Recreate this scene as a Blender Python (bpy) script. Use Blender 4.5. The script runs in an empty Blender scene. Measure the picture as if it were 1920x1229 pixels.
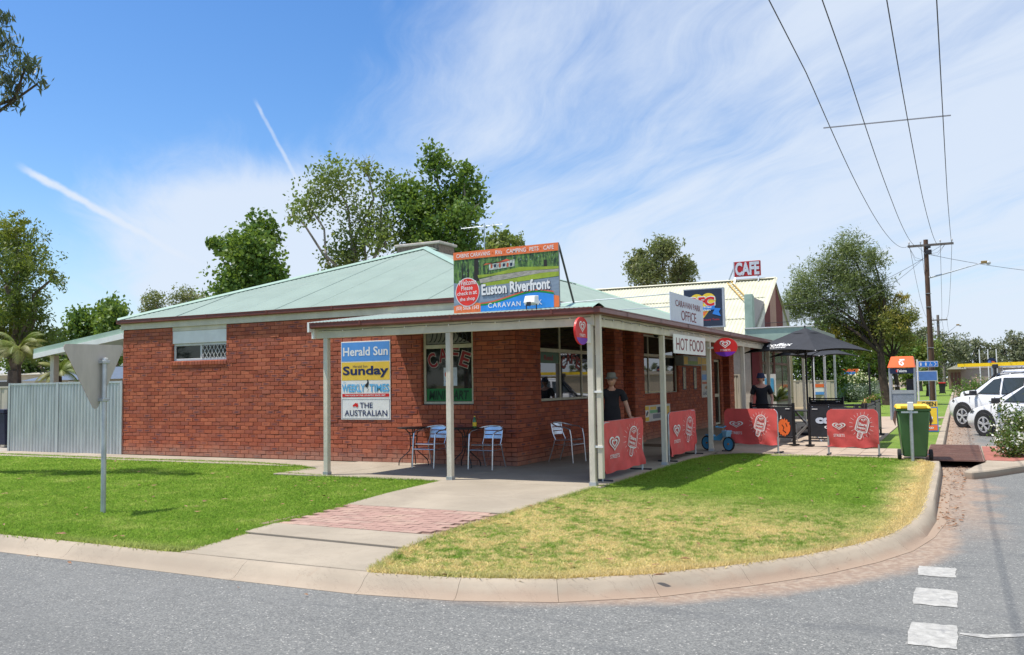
import bpy, bmesh, math, random
import numpy as np
from mathutils import Vector, Matrix
random.seed(7); RNG = np.random.default_rng(7)
scene = bpy.context.scene
COL = scene.collection
PI = math.pi

# ------------------------------------------------------------------ camera
cam_d = bpy.data.cameras.new('camera'); cam = bpy.data.objects.new('camera', cam_d); COL.objects.link(cam)
CAM = Vector((4.7672, -12.0379, 1.5028))
_r, _u, _b = (0.891554, 0.45263, -0.016014), (0.043225, -0.049838, 0.997822), (0.450846, -0.890304, -0.063998)
mw = Matrix(((_r[0], _u[0], _b[0], CAM[0]), (_r[1], _u[1], _b[1], CAM[1]), (_r[2], _u[2], _b[2], CAM[2]), (0, 0, 0, 1)))
cam.matrix_world = mw
cam_d.sensor_width = 36; cam_d.lens = 1641.8/1920*36; cam_d.clip_end = 3000; cam_d.clip_start = 0.1
scene.camera = cam
# ------------------------------------------------------------------ light
SUNDIR = Vector((-0.35, -0.19, 1.0)).normalized()
sd = bpy.data.lights.new('sun', 'SUN'); sd.energy = 4.9; sd.angle = math.radians(0.5); sd.color = (1.0, 0.945, 0.865)
sun = bpy.data.objects.new('sun', sd); COL.objects.link(sun)
sun.rotation_euler = SUNDIR.to_track_quat('Z', 'Y').to_euler()
scene.view_settings.view_transform = 'Standard'; scene.view_settings.look = 'None'
scene.view_settings.exposure = 0.30; scene.view_settings.gamma = 1
try: scene.view_settings.use_curve_mapping = False
except Exception: pass
world = bpy.data.worlds.new('World'); scene.world = world; world.use_nodes = True

class NT:
    """small helper for writing node trees"""
    def __init__(s, tree): s.t = tree; s.n = tree.nodes; s.l = tree.links
    def add(s, typ, **kw):
        n = s.n.new(typ)
        for k, v in kw.items(): setattr(n, k, v)
        return n
    def put(s, sock, v):
        if isinstance(v, bpy.types.NodeSocket): s.l.new(v, sock)
        elif v is not None: sock.default_value = v
    def math(s, op, a, b=None, c=None, clamp=False):
        n = s.add('ShaderNodeMath', operation=op, use_clamp=clamp); s.put(n.inputs[0], a)
        if b is not None: s.put(n.inputs[1], b)
        if c is not None: s.put(n.inputs[2], c)
        return n.outputs[0]
    def vec(s, op, a, b=None, scale=None):
        n = s.add('ShaderNodeVectorMath', operation=op); s.put(n.inputs[0], a)
        if b is not None: s.put(n.inputs[1], b)
        if scale is not None: s.put(n.inputs['Scale'], scale)
        return n.outputs['Value'] if op in ('DOT_PRODUCT', 'LENGTH', 'DISTANCE') else n.outputs[0]
    def noise(s, vec, scale, detail=4, rough=.55, dist=0):
        n = s.add('ShaderNodeTexNoise'); s.put(n.inputs['Vector'], vec); n.inputs['Scale'].default_value = scale
        n.inputs['Detail'].default_value = detail; n.inputs['Roughness'].default_value = rough; n.inputs['Distortion'].default_value = dist
        return n.outputs['Fac']
    def ss(s, v, a, b, x=0., y=1.):
        n = s.add('ShaderNodeMapRange', interpolation_type='SMOOTHSTEP'); s.put(n.inputs[0], v)
        n.inputs[1].default_value = a; n.inputs[2].default_value = b; n.inputs[3].default_value = x; n.inputs[4].default_value = y
        return n.outputs[0]
    def mix(s, f, a, b, mode='MIX'):
        n = s.add('ShaderNodeMix', data_type='RGBA', blend_type=mode); s.put(n.inputs[0], f)
        for i, v in ((6, a), (7, b)):
            s.put(n.inputs[i], (*v, 1) if isinstance(v, tuple) and len(v) == 3 else v)
        return n.outputs[2]
    def xyz(s, v):
        n = s.add('ShaderNodeSeparateXYZ'); s.put(n.inputs[0], v); return n.outputs
    def comb(s, x, y, z):
        n = s.add('ShaderNodeCombineXYZ')
        for i, v in enumerate((x, y, z)): s.put(n.inputs[i], v)
        return n.outputs[0]

# sky: Nishita + high cirrus + two contrails
w = NT(world.node_tree); w.n.clear()
sky = w.add('ShaderNodeTexSky', sky_type='NISHITA'); sky.sun_disc = False
sky.sun_elevation = math.asin(SUNDIR.z); sky.sun_rotation = math.atan2(SUNDIR.x, SUNDIR.y)
sky.air_density = 1.0; sky.dust_density = 0.6; sky.ozone_density = 2.2
D = w.add('ShaderNodeTexCoord').outputs['Generated']
D = w.vec('NORMALIZE', D)
dx, dy, dz = w.xyz(D)[:3]
hz = w.math('ADD', w.math('MAXIMUM', dz, 0.0), 0.10)
px = w.math('DIVIDE', dx, hz); py = w.math('DIVIDE', dy, hz)
# rotate the cloud plane so that streaks fan out from left to right
ca, sa = math.cos(math.radians(-47)), math.sin(math.radians(-47))
qx = w.math('ADD', w.math('MULTIPLY', px, ca), w.math('MULTIPLY', py, sa))
qy = w.math('SUBTRACT', w.math('MULTIPLY', py, ca), w.math('MULTIPLY', px, sa))
warp = w.noise(w.comb(qx, qy, 3.1), 0.5, 3)
qy2 = w.math('ADD', qy, w.math('MULTIPLY', warp, 1.1))
n1 = w.noise(w.comb(w.math('MULTIPLY', qx, 0.30), w.math('MULTIPLY', qy2, 1.15), 0.), 1.0, 9, .60, .35)
n2 = w.noise(w.comb(w.math('MULTIPLY', qx, 0.9), w.math('MULTIPLY', qy2, 4.2), 5.), 1.0, 7, .68, .5)
n3 = w.noise(w.comb(w.math('MULTIPLY', qx, 0.22), w.math('MULTIPLY', qy, 0.3), 9.), 1.0, 3, .5)
side = w.vec('DOT_PRODUCT', D, (0.8916, 0.4526, -0.016))       # -0.5 (left) .. 0.5 (right)
cov = w.math('ADD', w.math('MULTIPLY', n1, 0.75), w.math('MULTIPLY', n2, 0.30))
cov = w.math('ADD', cov, w.math('MULTIPLY', w.math('SUBTRACT', n3, .5), .55))
cov = w.math('ADD', cov, w.ss(side, -0.50, 0.02, -0.15, 0.15))
cov = w.math('SUBTRACT', cov, w.math('MULTIPLY', w.ss(dz, 0.10, 0.46), w.ss(side, 0.20, -0.52, 0, .46)) , None)
# a soft wisp low on the left
wisp = w.math('MULTIPLY', w.ss(side, -0.47, -0.30), w.math('MULTIPLY', w.ss(side, -0.08, -0.22), w.math('MULTIPLY', w.ss(dz, 0.27, 0.17), w.ss(dz, .00, .07))))
cov = w.math('ADD', cov, w.math('MULTIPLY', wisp, 0.40))
cloud = w.ss(cov, 0.34, 0.72)
cloud = w.math('MULTIPLY', cloud, 0.90)
haze = w.ss(dz, 0.22, -0.02, 0.0, 0.55)
def contrail(a, b, wid, strength, seed):
    a = Vector(a); b = Vector(b); n = a.cross(b).normalized(); t = (b-a).normalized()
    jig = w.math('MULTIPLY', w.math('SUBTRACT', w.noise(D, 60, 4), .5), wid*1.1)
    d = w.math('ABSOLUTE', w.math('ADD', w.vec('DOT_PRODUCT', D, tuple(n)), jig))
    m = w.ss(d, wid, wid*.15)
    p = w.vec('DOT_PRODUCT', D, tuple(t)); pa, pb = a.dot(t), b.dot(t); L = pb-pa
    m = w.math('MULTIPLY', m, w.ss(p, pa-.004, pa+L*.12)); m = w.math('MULTIPLY', m, w.ss(p, pb+.02, pb-L*.12))
    m = w.math('MULTIPLY', m, w.ss(w.noise(D, 34+seed, 4), .25, .6, .55, 1))
    return w.math('MULTIPLY', m, strength)
c1 = contrail((-0.814, 0.5364, 0.2227), (-0.7229, 0.6777, 0.1347), .0055, .95, 0)
c2 = contrail((-0.653, 0.6931, 0.3053), (-0.6318, 0.7447, 0.2151), .0030, .55, 5)
hs = w.add('ShaderNodeHueSaturation'); hs.inputs['Saturation'].default_value = 1.30; hs.inputs['Hue'].default_value = .505; hs.inputs['Value'].default_value = 1.62
w.put(hs.inputs['Color'], sky.outputs[0])
CL = (6.8, 7.6, 8.8)
c = w.mix(haze, hs.outputs[0], (5.5, 6.7, 8.2))
c = w.mix(cloud, c, CL); c = w.mix(c1, c, CL); c = w.mix(c2, c, CL)
bg = w.add('ShaderNodeBackground'); w.put(bg.inputs[0], c); bg.inputs[1].default_value = 0.090
wo = w.add('ShaderNodeOutputWorld'); w.l.new(bg.outputs[0], wo.inputs[0])

# ------------------------------------------------------------------ materials
MATS = {}
def mat(name, col=(.5, .5, .5), rough=.7, metal=0., spec=.4, var=.12, scale=6., bump=0., bscale=80., stretch=(1, 1, 1), col2=None, amt=.5, ior=None, coat=0., trans=0.):
    """procedural material: base colour, worn by two scales of noise, plus optional second colour and fine relief"""
    if name in MATS: return MATS[name]
    m = bpy.data.materials.new(name); m.use_nodes = True; t = NT(m.node_tree)
    b = t.n['Principled BSDF']
    P = t.add('ShaderNodeNewGeometry').outputs['Position']
    V = t.vec('MULTIPLY', P, stretch)
    n = t.noise(V, scale, 6, .6); f = t.noise(V, scale*9, 4, .6)
    lo = tuple(max(0, c*(1-var)) for c in col); hi = tuple(min(1, c*(1+var)) for c in col)
    c = t.mix(t.ss(n, .3, .7), lo, hi)
    c = t.mix(t.math('MULTIPLY', t.ss(f, .35, .75), .35*min(1, var*5)), c, lo)
    if col2: c = t.mix(t.math('MULTIPLY', t.ss(t.noise(V, scale*.45, 7, .65, .6), .5, .68), amt), c, col2)
    t.put(b.inputs['Base Color'], c)
    b.inputs['Roughness'].default_value = rough; b.inputs['Metallic'].default_value = metal
    b.inputs['Specular IOR Level'].default_value = spec
    if ior: b.inputs['IOR'].default_value = ior
    if coat: b.inputs['Coat Weight'].default_value = coat; b.inputs['Coat Roughness'].default_value = .05
    if bump:
        bn = t.add('ShaderNodeBump'); bn.inputs['Strength'].default_value = bump; bn.inputs['Distance'].default_value = .01
        t.put(bn.inputs['Height'], t.noise(V, bscale, 5, .65)); t.l.new(bn.outputs[0], b.inputs['Normal'])
    MATS[name] = m; return m

def mat_brick():
    m = bpy.data.materials.new('fired_brick'); m.use_nodes = True; t = NT(m.node_tree); b = t.n['Principled BSDF']
    g = t.add('ShaderNodeNewGeometry'); P = g.outputs['Position']
    oi = t.add('ShaderNodeObjectInfo').outputs['Random']
    R = t.math('FRACT', t.math('ADD', g.outputs['Random Per Island'], oi))
    R2 = t.math('FRACT', t.math('MULTIPLY', R, 37.13)); R3 = t.math('FRACT', t.math('MULTIPLY', R, 91.7))
    uv = t.add('ShaderNodeTexCoord').outputs['UV']; ux, uy, _ = t.xyz(uv)[:3]
    c = t.mix(R2, (.335, .082, .043), (.50, .148, .075))
    c = t.mix(t.math('MULTIPLY', t.ss(R3, .62, .9), .5), c, (.30, .10, .075))
    # dark flashed centre on some bricks
    ex = t.math('MULTIPLY', t.math('SUBTRACT', ux, .5), 2.1); ey = t.math('MULTIPLY', t.math('SUBTRACT', uy, .5), 2.6)
    d = t.math('SQRT', t.math('ADD', t.math('MULTIPLY', ex, ex), t.math('MULTIPLY', ey, ey)))
    d = t.math('ADD', d, t.math('MULTIPLY', t.math('SUBTRACT', t.noise(P, 32, 4), .5), 1.1))
    flash = t.math('MULTIPLY', t.ss(d, 1.05, .35), t.ss(R, .66, .92))
    c = t.mix(t.math('MULTIPLY', flash, .9), c, (.12, .055, .065))
    c = t.mix(t.math('MULTIPLY', t.ss(t.noise(P, 55, 5, .7), .5, .75), .35), c, (.20, .055, .035))
    c = t.mix(t.math('MULTIPLY', t.ss(t.noise(P, 1.3, 4), .45, .75), .22), c, (.42, .17, .11))
    z = t.xyz(P)[2]
    c = t.mix(t.math('MULTIPLY', t.ss(t.math('ADD', z, t.math('MULTIPLY', t.noise(P, 3.5, 6, .7), -.5)), .12, -.28), .5), c, (.40, .27, .20))
    c = t.mix(t.math('MULTIPLY', t.ss(t.noise(t.vec('MULTIPLY', P, (1.6, 1.6, .35)), 1.0, 5, .6), .52, .72), .35), c, (.16, .06, .045))
    t.put(b.inputs['Base Color'], c); b.inputs['Roughness'].default_value = .82; b.inputs['Specular IOR Level'].default_value = .25
    bn = t.add('ShaderNodeBump'); bn.inputs['Strength'].default_value = .55; bn.inputs['Distance'].default_value = .006
    t.put(bn.inputs['Height'], t.noise(P, 130, 6, .7)); t.l.new(bn.outputs[0], b.inputs['Normal'])
    return m

def mat_grass(name, dry, blade=False):
    m = bpy.data.materials.new(name); m.use_nodes = True; t = NT(m.node_tree); b = t.n['Principled BSDF']
    g = t.add('ShaderNodeNewGeometry'); P = g.outputs['Position']; x, y, z = t.xyz(P)[:3]
    n = t.noise(P, 1.3, 6, .62); n2 = t.noise(P, 9, 5, .65); n3 = t.noise(P, 60, 2)
    c = t.mix(t.ss(n, .35, .7), (.150, .262, .030), (.215, .328, .046))
    c = t.mix(t.math('MULTIPLY', t.ss(n2, .45, .7), .55), c, (.30, .38, .075))
    if dry:
        # the verge dries out next to the hot kerb
        cx = t.math('SUBTRACT', x, .30); cy = t.math('MINIMUM', t.math('ADD', y, 1.9), 0)
        r = t.math('SQRT', t.math('ADD', t.math('MULTIPLY', cx, cx), t.math('MULTIPLY', cy, cy)))
        e = t.ss(t.math('ADD', r, t.math('MULTIPLY', t.math('SUBTRACT', n, .5), 1.0)), 3.30, 3.95)
        e = t.math('MULTIPLY', e, t.ss(x, .9, 2.4, .55, 1))
        far = t.ss(t.math('ADD', t.math('MULTIPLY', y, -1), t.math('MULTIPLY', x, -.25)), -.9, 2.3)
        pt = t.math('MULTIPLY', t.ss(t.math('ADD', t.math('MULTIPLY', n, .38), t.math('MULTIPLY', n2, .67)), .40, .59), far)
        k = t.math('MAXIMUM', t.math('MULTIPLY', e, .95), t.math('MULTIPLY', pt, .88))
    else:
        left = t.ss(x, -9, -6, 1, .0)
        k = t.math('MULTIPLY', t.ss(t.math('ADD', t.math('MULTIPLY', n, .6), t.math('MULTIPLY', n2, .4)), .50, .72), .30)
        e = t.math('MULTIPLY', t.ss(t.math('ADD', y, t.math('MULTIPLY', t.math('SUBTRACT', n2, .5), .5)), -5.6, -5.98), t.ss(x, -4.5, -2.4))
        k = t.math('MAXIMUM', k, t.math('MULTIPLY', e, .3))
    straw = t.mix(t.ss(n3, .4, .6), (.52, .42, .19), (.68, .56, .30))
    c = t.mix(k, c, straw)
    isl = g.outputs['Random Per Island']
    hsn = t.add('ShaderNodeHueSaturation'); t.put(hsn.inputs['Color'], c); t.put(hsn.inputs['Value'], t.math('ADD', t.math('MULTIPLY', isl, .6), 1.15) if blade else .80)
    t.put(b.inputs['Base Color'], hsn.outputs[0]); b.inputs['Roughness'].default_value = .75; b.inputs['Specular IOR Level'].default_value = .2
    bn = t.add('ShaderNodeBump'); bn.inputs['Strength'].default_value = .8; bn.inputs['Distance'].default_value = .03
    t.put(bn.inputs['Height'], t.noise(P, 70, 5, .7)); t.l.new(bn.outputs[0], b.inputs['Normal'])
    if blade:
        tr = t.add('ShaderNodeBsdfTranslucent'); t.put(tr.inputs['Color'], hsn.outputs[0]); mx = t.add('ShaderNodeMixShader'); mx.inputs[0].default_value = .5
        t.l.new(b.outputs[0], mx.inputs[1]); t.l.new(tr.outputs[0], mx.inputs[2]); t.l.new(mx.outputs[0], t.n['Material Output'].inputs[0])
    return m

def mat_leaf(name, a, bb, c3, trans=.28):
    if name in MATS: return MATS[name]
    m = bpy.data.materials.new(name); m.use_nodes = True; t = NT(m.node_tree); b = t.n['Principled BSDF']
    g = t.add('ShaderNodeNewGeometry'); P = g.outputs['Position']; R = g.outputs['Random Per Island']
    c = t.mix(R, a, bb); c = t.mix(t.math('MULTIPLY', t.ss(t.noise(P, .55, 3), .48, .68), .65), c, c3)
    c = t.mix(t.math('MULTIPLY', t.ss(t.math('FRACT', t.math('MULTIPLY', R, 17.3)), .8, 1), .5), c, c3)
    t.put(b.inputs['Base Color'], c); b.inputs['Roughness'].default_value = .5; b.inputs['Specular IOR Level'].default_value = .35
    tr = t.add('ShaderNodeBsdfTranslucent'); t.put(tr.inputs['Color'], t.mix(.5, c, (.22, .30, .03)))
    mx = t.add('ShaderNodeMixShader'); mx.inputs[0].default_value = trans
    t.l.new(b.outputs[0], mx.inputs[1]); t.l.new(tr.outputs[0], mx.inputs[2]); t.l.new(mx.outputs[0], t.n['Material Output'].inputs[0])
    MATS[name] = m; return m

def mat_asphalt():
    m = bpy.data.materials.new('aged_asphalt'); m.use_nodes = True; t = NT(m.node_tree); b = t.n['Principled BSDF']
    P = t.add('ShaderNodeNewGeometry').outputs['Position']; x, y, z = t.xyz(P)[:3]
    vo = t.add('ShaderNodeTexVoronoi'); t.put(vo.inputs['Vector'], P); vo.inputs['Scale'].default_value = 95
    vr, vg, vb = t.xyz(vo.outputs['Color'])[:3]
    agg = t.mix(t.ss(vr, .1, 1), (.112, .115, .112), (.205, .208, .196))
    agg = t.mix(t.ss(vg, .95, .99), agg, (.40, .39, .36))
    big = t.noise(P, .5, 6, .6, .4)
    c = t.mix(t.math('MULTIPLY', t.ss(big, .38, .72), .35), agg, (.19, .192, .184))
    st = t.noise(t.vec('MULTIPLY', P, (.5, 3.2, 1)), 1.0, 6, .65, .8)
    c = t.mix(t.math('MULTIPLY', t.ss(st, .54, .72), .5), c, (.085, .09, .095))
    c = t.mix(t.math('MULTIPLY', t.ss(t.noise(P, 25, 5, .7), .5, .7), .2), c, (.10, .105, .11))
    pol = t.ss(t.math('ABSOLUTE', t.math('ADD', t.math('SUBTRACT', t.math('SQRT', t.math('ADD', t.math('MULTIPLY', t.math('SUBTRACT', x, .3), t.math('SUBTRACT', x, .3)), t.math('MULTIPLY', t.math('ADD', y, 1.9), t.math('ADD', y, 1.9)))), 6.4), t.math('MULTIPLY', t.math('SUBTRACT', big, .5), 1.2))), .55, .1)
    c = t.mix(t.math('MULTIPLY', pol, .22), c, (.10, .102, .10))
    oil = t.ss(t.noise(P, 1.7, 3, .5, 1.5), .70, .76)
    c = t.mix(t.math('MULTIPLY', oil, .45), c, (.07, .07, .07))
    # fine cracks
    nc = t.noise(P, .8, 8, .75, 1.2); cr = t.ss(t.math('ABSOLUTE', t.math('SUBTRACT', nc, .5)), .0045, .0)
    c = t.mix(t.math('MULTIPLY', cr, t.ss(big, .38, .55, 0, .8)), c, (.05, .05, .052))
    # red soil washed out along the corner kerb and down the gutter
    cx = t.math('SUBTRACT', x, .30); cy = t.math('MINIMUM', t.math('ADD', y, 1.9), 0)
    r = t.math('SQRT', t.math('ADD', t.math('MULTIPLY', cx, cx), t.math('MULTIPLY', cy, cy)))
    nn = t.noise(P, 2.2, 6, .65)
    e = t.math('ADD', r, t.math('MULTIPLY', t.math('SUBTRACT', nn, .5), -.30))
    soil = t.math('MULTIPLY', t.ss(e, 4.56, 4.30), t.ss(x, .2, 2.6))
    far = t.math('MULTIPLY', t.ss(t.math('ADD', x, t.math('MULTIPLY', nn, -1.2)), 4.7, 4.2), t.ss(y, -3, 1))
    soil = t.math('MAXIMUM', soil, t.math('MULTIPLY', far, t.ss(y, 14, 9, .9, 1)))
    sc = t.mix(t.ss(t.noise(P, 18, 5), .4, .65), (.26, .185, .135), (.34, .265, .20))
    c = t.mix(t.math('MULTIPLY', soil, t.ss(t.noise(P, 7, 5), .2, .5, .55, .9)), c, sc)
    t.put(b.inputs['Base Color'], c); b.inputs['Roughness'].default_value = .86; b.inputs['Specular IOR Level'].default_value = .3
    bn = t.add('ShaderNodeBump'); bn.inputs['Strength'].default_value = .3; bn.inputs['Distance'].default_value = .006
    t.put(bn.inputs['Height'], t.math('ADD', vo.outputs['Distance'], t.noise(P, 160, 3))); t.l.new(bn.outputs[0], b.inputs['Normal'])
    return m

def mat_concrete(name, col, stain, soil=0.):
    m = bpy.data.materials.new(name); m.use_nodes = True; t = NT(m.node_tree); b = t.n['Principled BSDF']
    P = t.add('ShaderNodeNewGeometry').outputs['Position']; x, y, z = t.xyz(P)[:3]
    n = t.noise(P, .9, 7, .62, .4); f = t.noise(P, 45, 5, .7)
    c = t.mix(t.ss(n, .35, .68), tuple(k*.86 for k in col), tuple(k*1.08 for k in col))
    c = t.mix(t.math('MULTIPLY', t.ss(f, .5, .75), .3), c, tuple(k*.72 for k in col))
    c = t.mix(t.math('MULTIPLY', t.ss(t.noise(P, 2.6, 8, .7, 1.), .56, .7), .35), c, stain)
    if soil:
        lowz = t.math('MULTIPLY', t.ss(t.math('ADD', z, t.math('MULTIPLY', t.noise(P, 2.5, 6), .16)), .02, -.06), t.ss(x, -1., 2.8, .15, 1))
        c = t.mix(t.math('MULTIPLY', lowz, soil), c, (.31, .225, .165))
    nc = t.noise(P, .7, 9, .72, 1.5); cr = t.ss(t.math('ABSOLUTE', t.math('SUBTRACT', nc, .52)), .0022, .0)
    c = t.mix(t.math('MULTIPLY', cr, .75), c, (.13, .10, .08))
    t.put(b.inputs['Base Color'], c); b.inputs['Roughness'].default_value = .88; b.inputs['Specular IOR Level'].default_value = .25
    bn = t.add('ShaderNodeBump'); bn.inputs['Strength'].default_value = .35; bn.inputs['Distance'].default_value = .006
    t.put(bn.inputs['Height'], t.noise(P, 90, 6, .7)); t.l.new(bn.outputs[0], b.inputs['Normal'])
    return m

BRICK = mat_brick()
MORTAR = mat('mortar', (.11, .048, .034), .95, var=.25, scale=12, bump=.3)
CONC = mat_concrete('slab_concrete', (.345, .298, .232), (.31, .25, .19))
KERBM = mat_concrete('kerb_concrete', (.36, .305, .235), (.30, .21, .15), soil=.85)
ASPH = mat_asphalt()
GRASSL = mat_grass('green_grass', False); GRASSR = mat_grass('dry_grass', True)
BLADEL = mat_grass('green_blade', False, True); BLADER = mat_grass('dry_blade', True, True)
CREAM = mat('cream_paint', (.64, .585, .46), .6, var=.10, scale=3, bump=.12, bscale=30, col2=(.40, .36, .28), amt=.35)
POSTM = mat('post_paint', (.66, .61, .50), .65, var=.12, scale=5, bump=.5, bscale=45, stretch=(1, 1, .35), col2=(.38, .35, .29), amt=.4)
GUT = mat('gutter_red', (.165, .045, .032), .38, var=.15, scale=4, spec=.5, col2=(.22, .10, .075), amt=.3)
GREENR = mat('pale_green_roof', (.27, .345, .295), .42, var=.06, scale=1.2, spec=.4, col2=(.31, .37, .32), amt=.35, stretch=(1, 1, 1))
CREAMR = mat('cream_roof', (.53, .525, .40), .5, var=.08, scale=1.5, col2=(.50, .46, .31), amt=.4)
GREENP = mat('green_fascia', (.36, .48, .39), .55, var=.10, scale=2, col2=(.20, .29, .24), amt=.4)
def glassy(name, col, rough=.03, ior=1.5):
    return mat(name, col, rough, spec=.5, var=.02, ior=ior)
GLASS = glassy('dark_window_glass', (.012, .014, .015))
GLASSR = glassy('street_window_glass', (.012, .014, .015), .02, 1.95)
GLASS2 = glassy('green_tint_glass', (.02, .03, .026))
GALV = mat('galvanised_steel', (.50, .54, .56), .42, metal=.65, var=.16, scale=5, bump=.05, col2=(.34, .38, .42), amt=.5)
GALVF = mat('galvanised_sheet', (.52, .55, .57), .45, metal=.45, var=.13, scale=2.2, stretch=(3, 3, .5), col2=(.62, .62, .58), amt=.45)
STEELG = mat('grey_sign_back', (.47, .44, .40), .6, metal=.1, var=.08, scale=3, stretch=(3, 3, .8), col2=(.38, .36, .335), amt=.4)
ALU = mat('brushed_aluminium', (.66, .69, .74), .28, metal=.9, var=.06, scale=10)
BLACKP = mat('black_powdercoat', (.018, .018, .02), .45, var=.2, scale=8)
BLACKF = mat('black_canvas', (.022, .024, .03), .85, var=.22, scale=5, bump=.3, bscale=150)
WHITE = mat('white_print', (.80, .80, .78), .5, var=.04, scale=5)
WHITEP = mat('white_paint', (.78, .78, .75), .5, var=.05, scale=3)
ROADW = mat('worn_road_paint', (.37, .365, .34), .9, var=.2, scale=14, col2=(.20, .20, .20), amt=.75, bump=.4)
REDF = mat('red_banner_fabric', (.68, .095, .088), .75, var=.12, scale=3, bump=.35, bscale=60, col2=(.62, .18, .16), amt=.5)
REDP = mat('red_print', (.62, .02, .018), .45, var=.04)
ORANGE = mat('orange_print', (.80, .16, .04), .5, var=.04)
BLUEP = mat('blue_print', (.03, .20, .62), .45, var=.04)
NAVY = mat('navy_print', (.012, .022, .06), .5, var=.08)
PURPLE = mat('violet_print', (.16, .02, .38), .45, var=.04)
YELLOW = mat('yellow_print', (.82, .55, .035), .5, var=.04)
GREYW = mat('pale_grey_panel', (.56, .60, .68), .4, metal=.1, var=.07, scale=2, stretch=(1, 1, .3))
RUBBER = mat('tyre_rubber', (.022, .022, .023), .85, var=.2)
WOODP = mat('weathered_pole_timber', (.115, .068, .045), .9, var=.35, scale=5, stretch=(2, 2, .12), bump=.5, bscale=40)
BARK = mat('grey_bark', (.16, .125, .10), .95, var=.35, scale=5, bump=.6, bscale=30)
BARKD = mat('dark_bark', (.075, .052, .04), .95, var=.35, scale=5, bump=.6, bscale=30)
CARW = mat('white_car_paint', (.80, .81, .82), .25, var=.015, spec=.5, coat=.5)
CARG = glassy('car_window_glass', (.045, .055, .055), .05, 1.45)
SKIN = mat('skin', (.50, .27, .19), .55, var=.08, scale=20)
PLAST = mat('dark_plastic', (.035, .035, .04), .5, var=.1)

# ------------------------------------------------------------------ object helpers
WM = {}
def tag(o, label=None, cat=None, group=None, kind=None):
    if label: o['label'] = label
    if cat: o['category'] = cat
    if group: o['group'] = group
    if kind: o['kind'] = kind
    return o
def thing(name, label, cat, loc=(0, 0, 0), rz=0, group=None):
    o = bpy.data.objects.new(name, None); COL.objects.link(o); o.empty_display_size = .2
    o.location = loc; o.rotation_euler = (0, 0, rz)
    WM[o] = Matrix.Translation(Vector(loc)) @ Matrix.Rotation(rz, 4, 'Z')
    return tag(o, label, cat, group)
def link(name, me, m=None, parent=None, world=False):
    """link a mesh as one object; world=True: its coordinates are world ones, taken into the parent's space"""
    if m is not None and len(me.materials) == 0: me.materials.append(m)
    o = bpy.data.objects.new(name, me); COL.objects.link(o)
    M = WM.get(parent, Matrix.Identity(4)) if parent else Matrix.Identity(4)
    if parent:
        o.parent = parent
        if world: me.transform(M.inverted())
    WM[o] = M
    return o
def copy_tree(o, parent=None):
    c = o.copy(); COL.objects.link(c)
    if parent: c.parent = parent
    for ch in list(o.children): copy_tree(ch, c)
    return c
class F:
    """a flat frame: origin, right, up, outward normal"""
    def __init__(s, o, r, u=(0, 0, 1)):
        s.o = Vector(o); s.r = Vector(r).normalized(); s.u = Vector(u).normalized(); s.n = s.r.cross(s.u)
    def p(s, x, y, d=0.): return s.o + s.r*x + s.u*y + s.n*d
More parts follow.
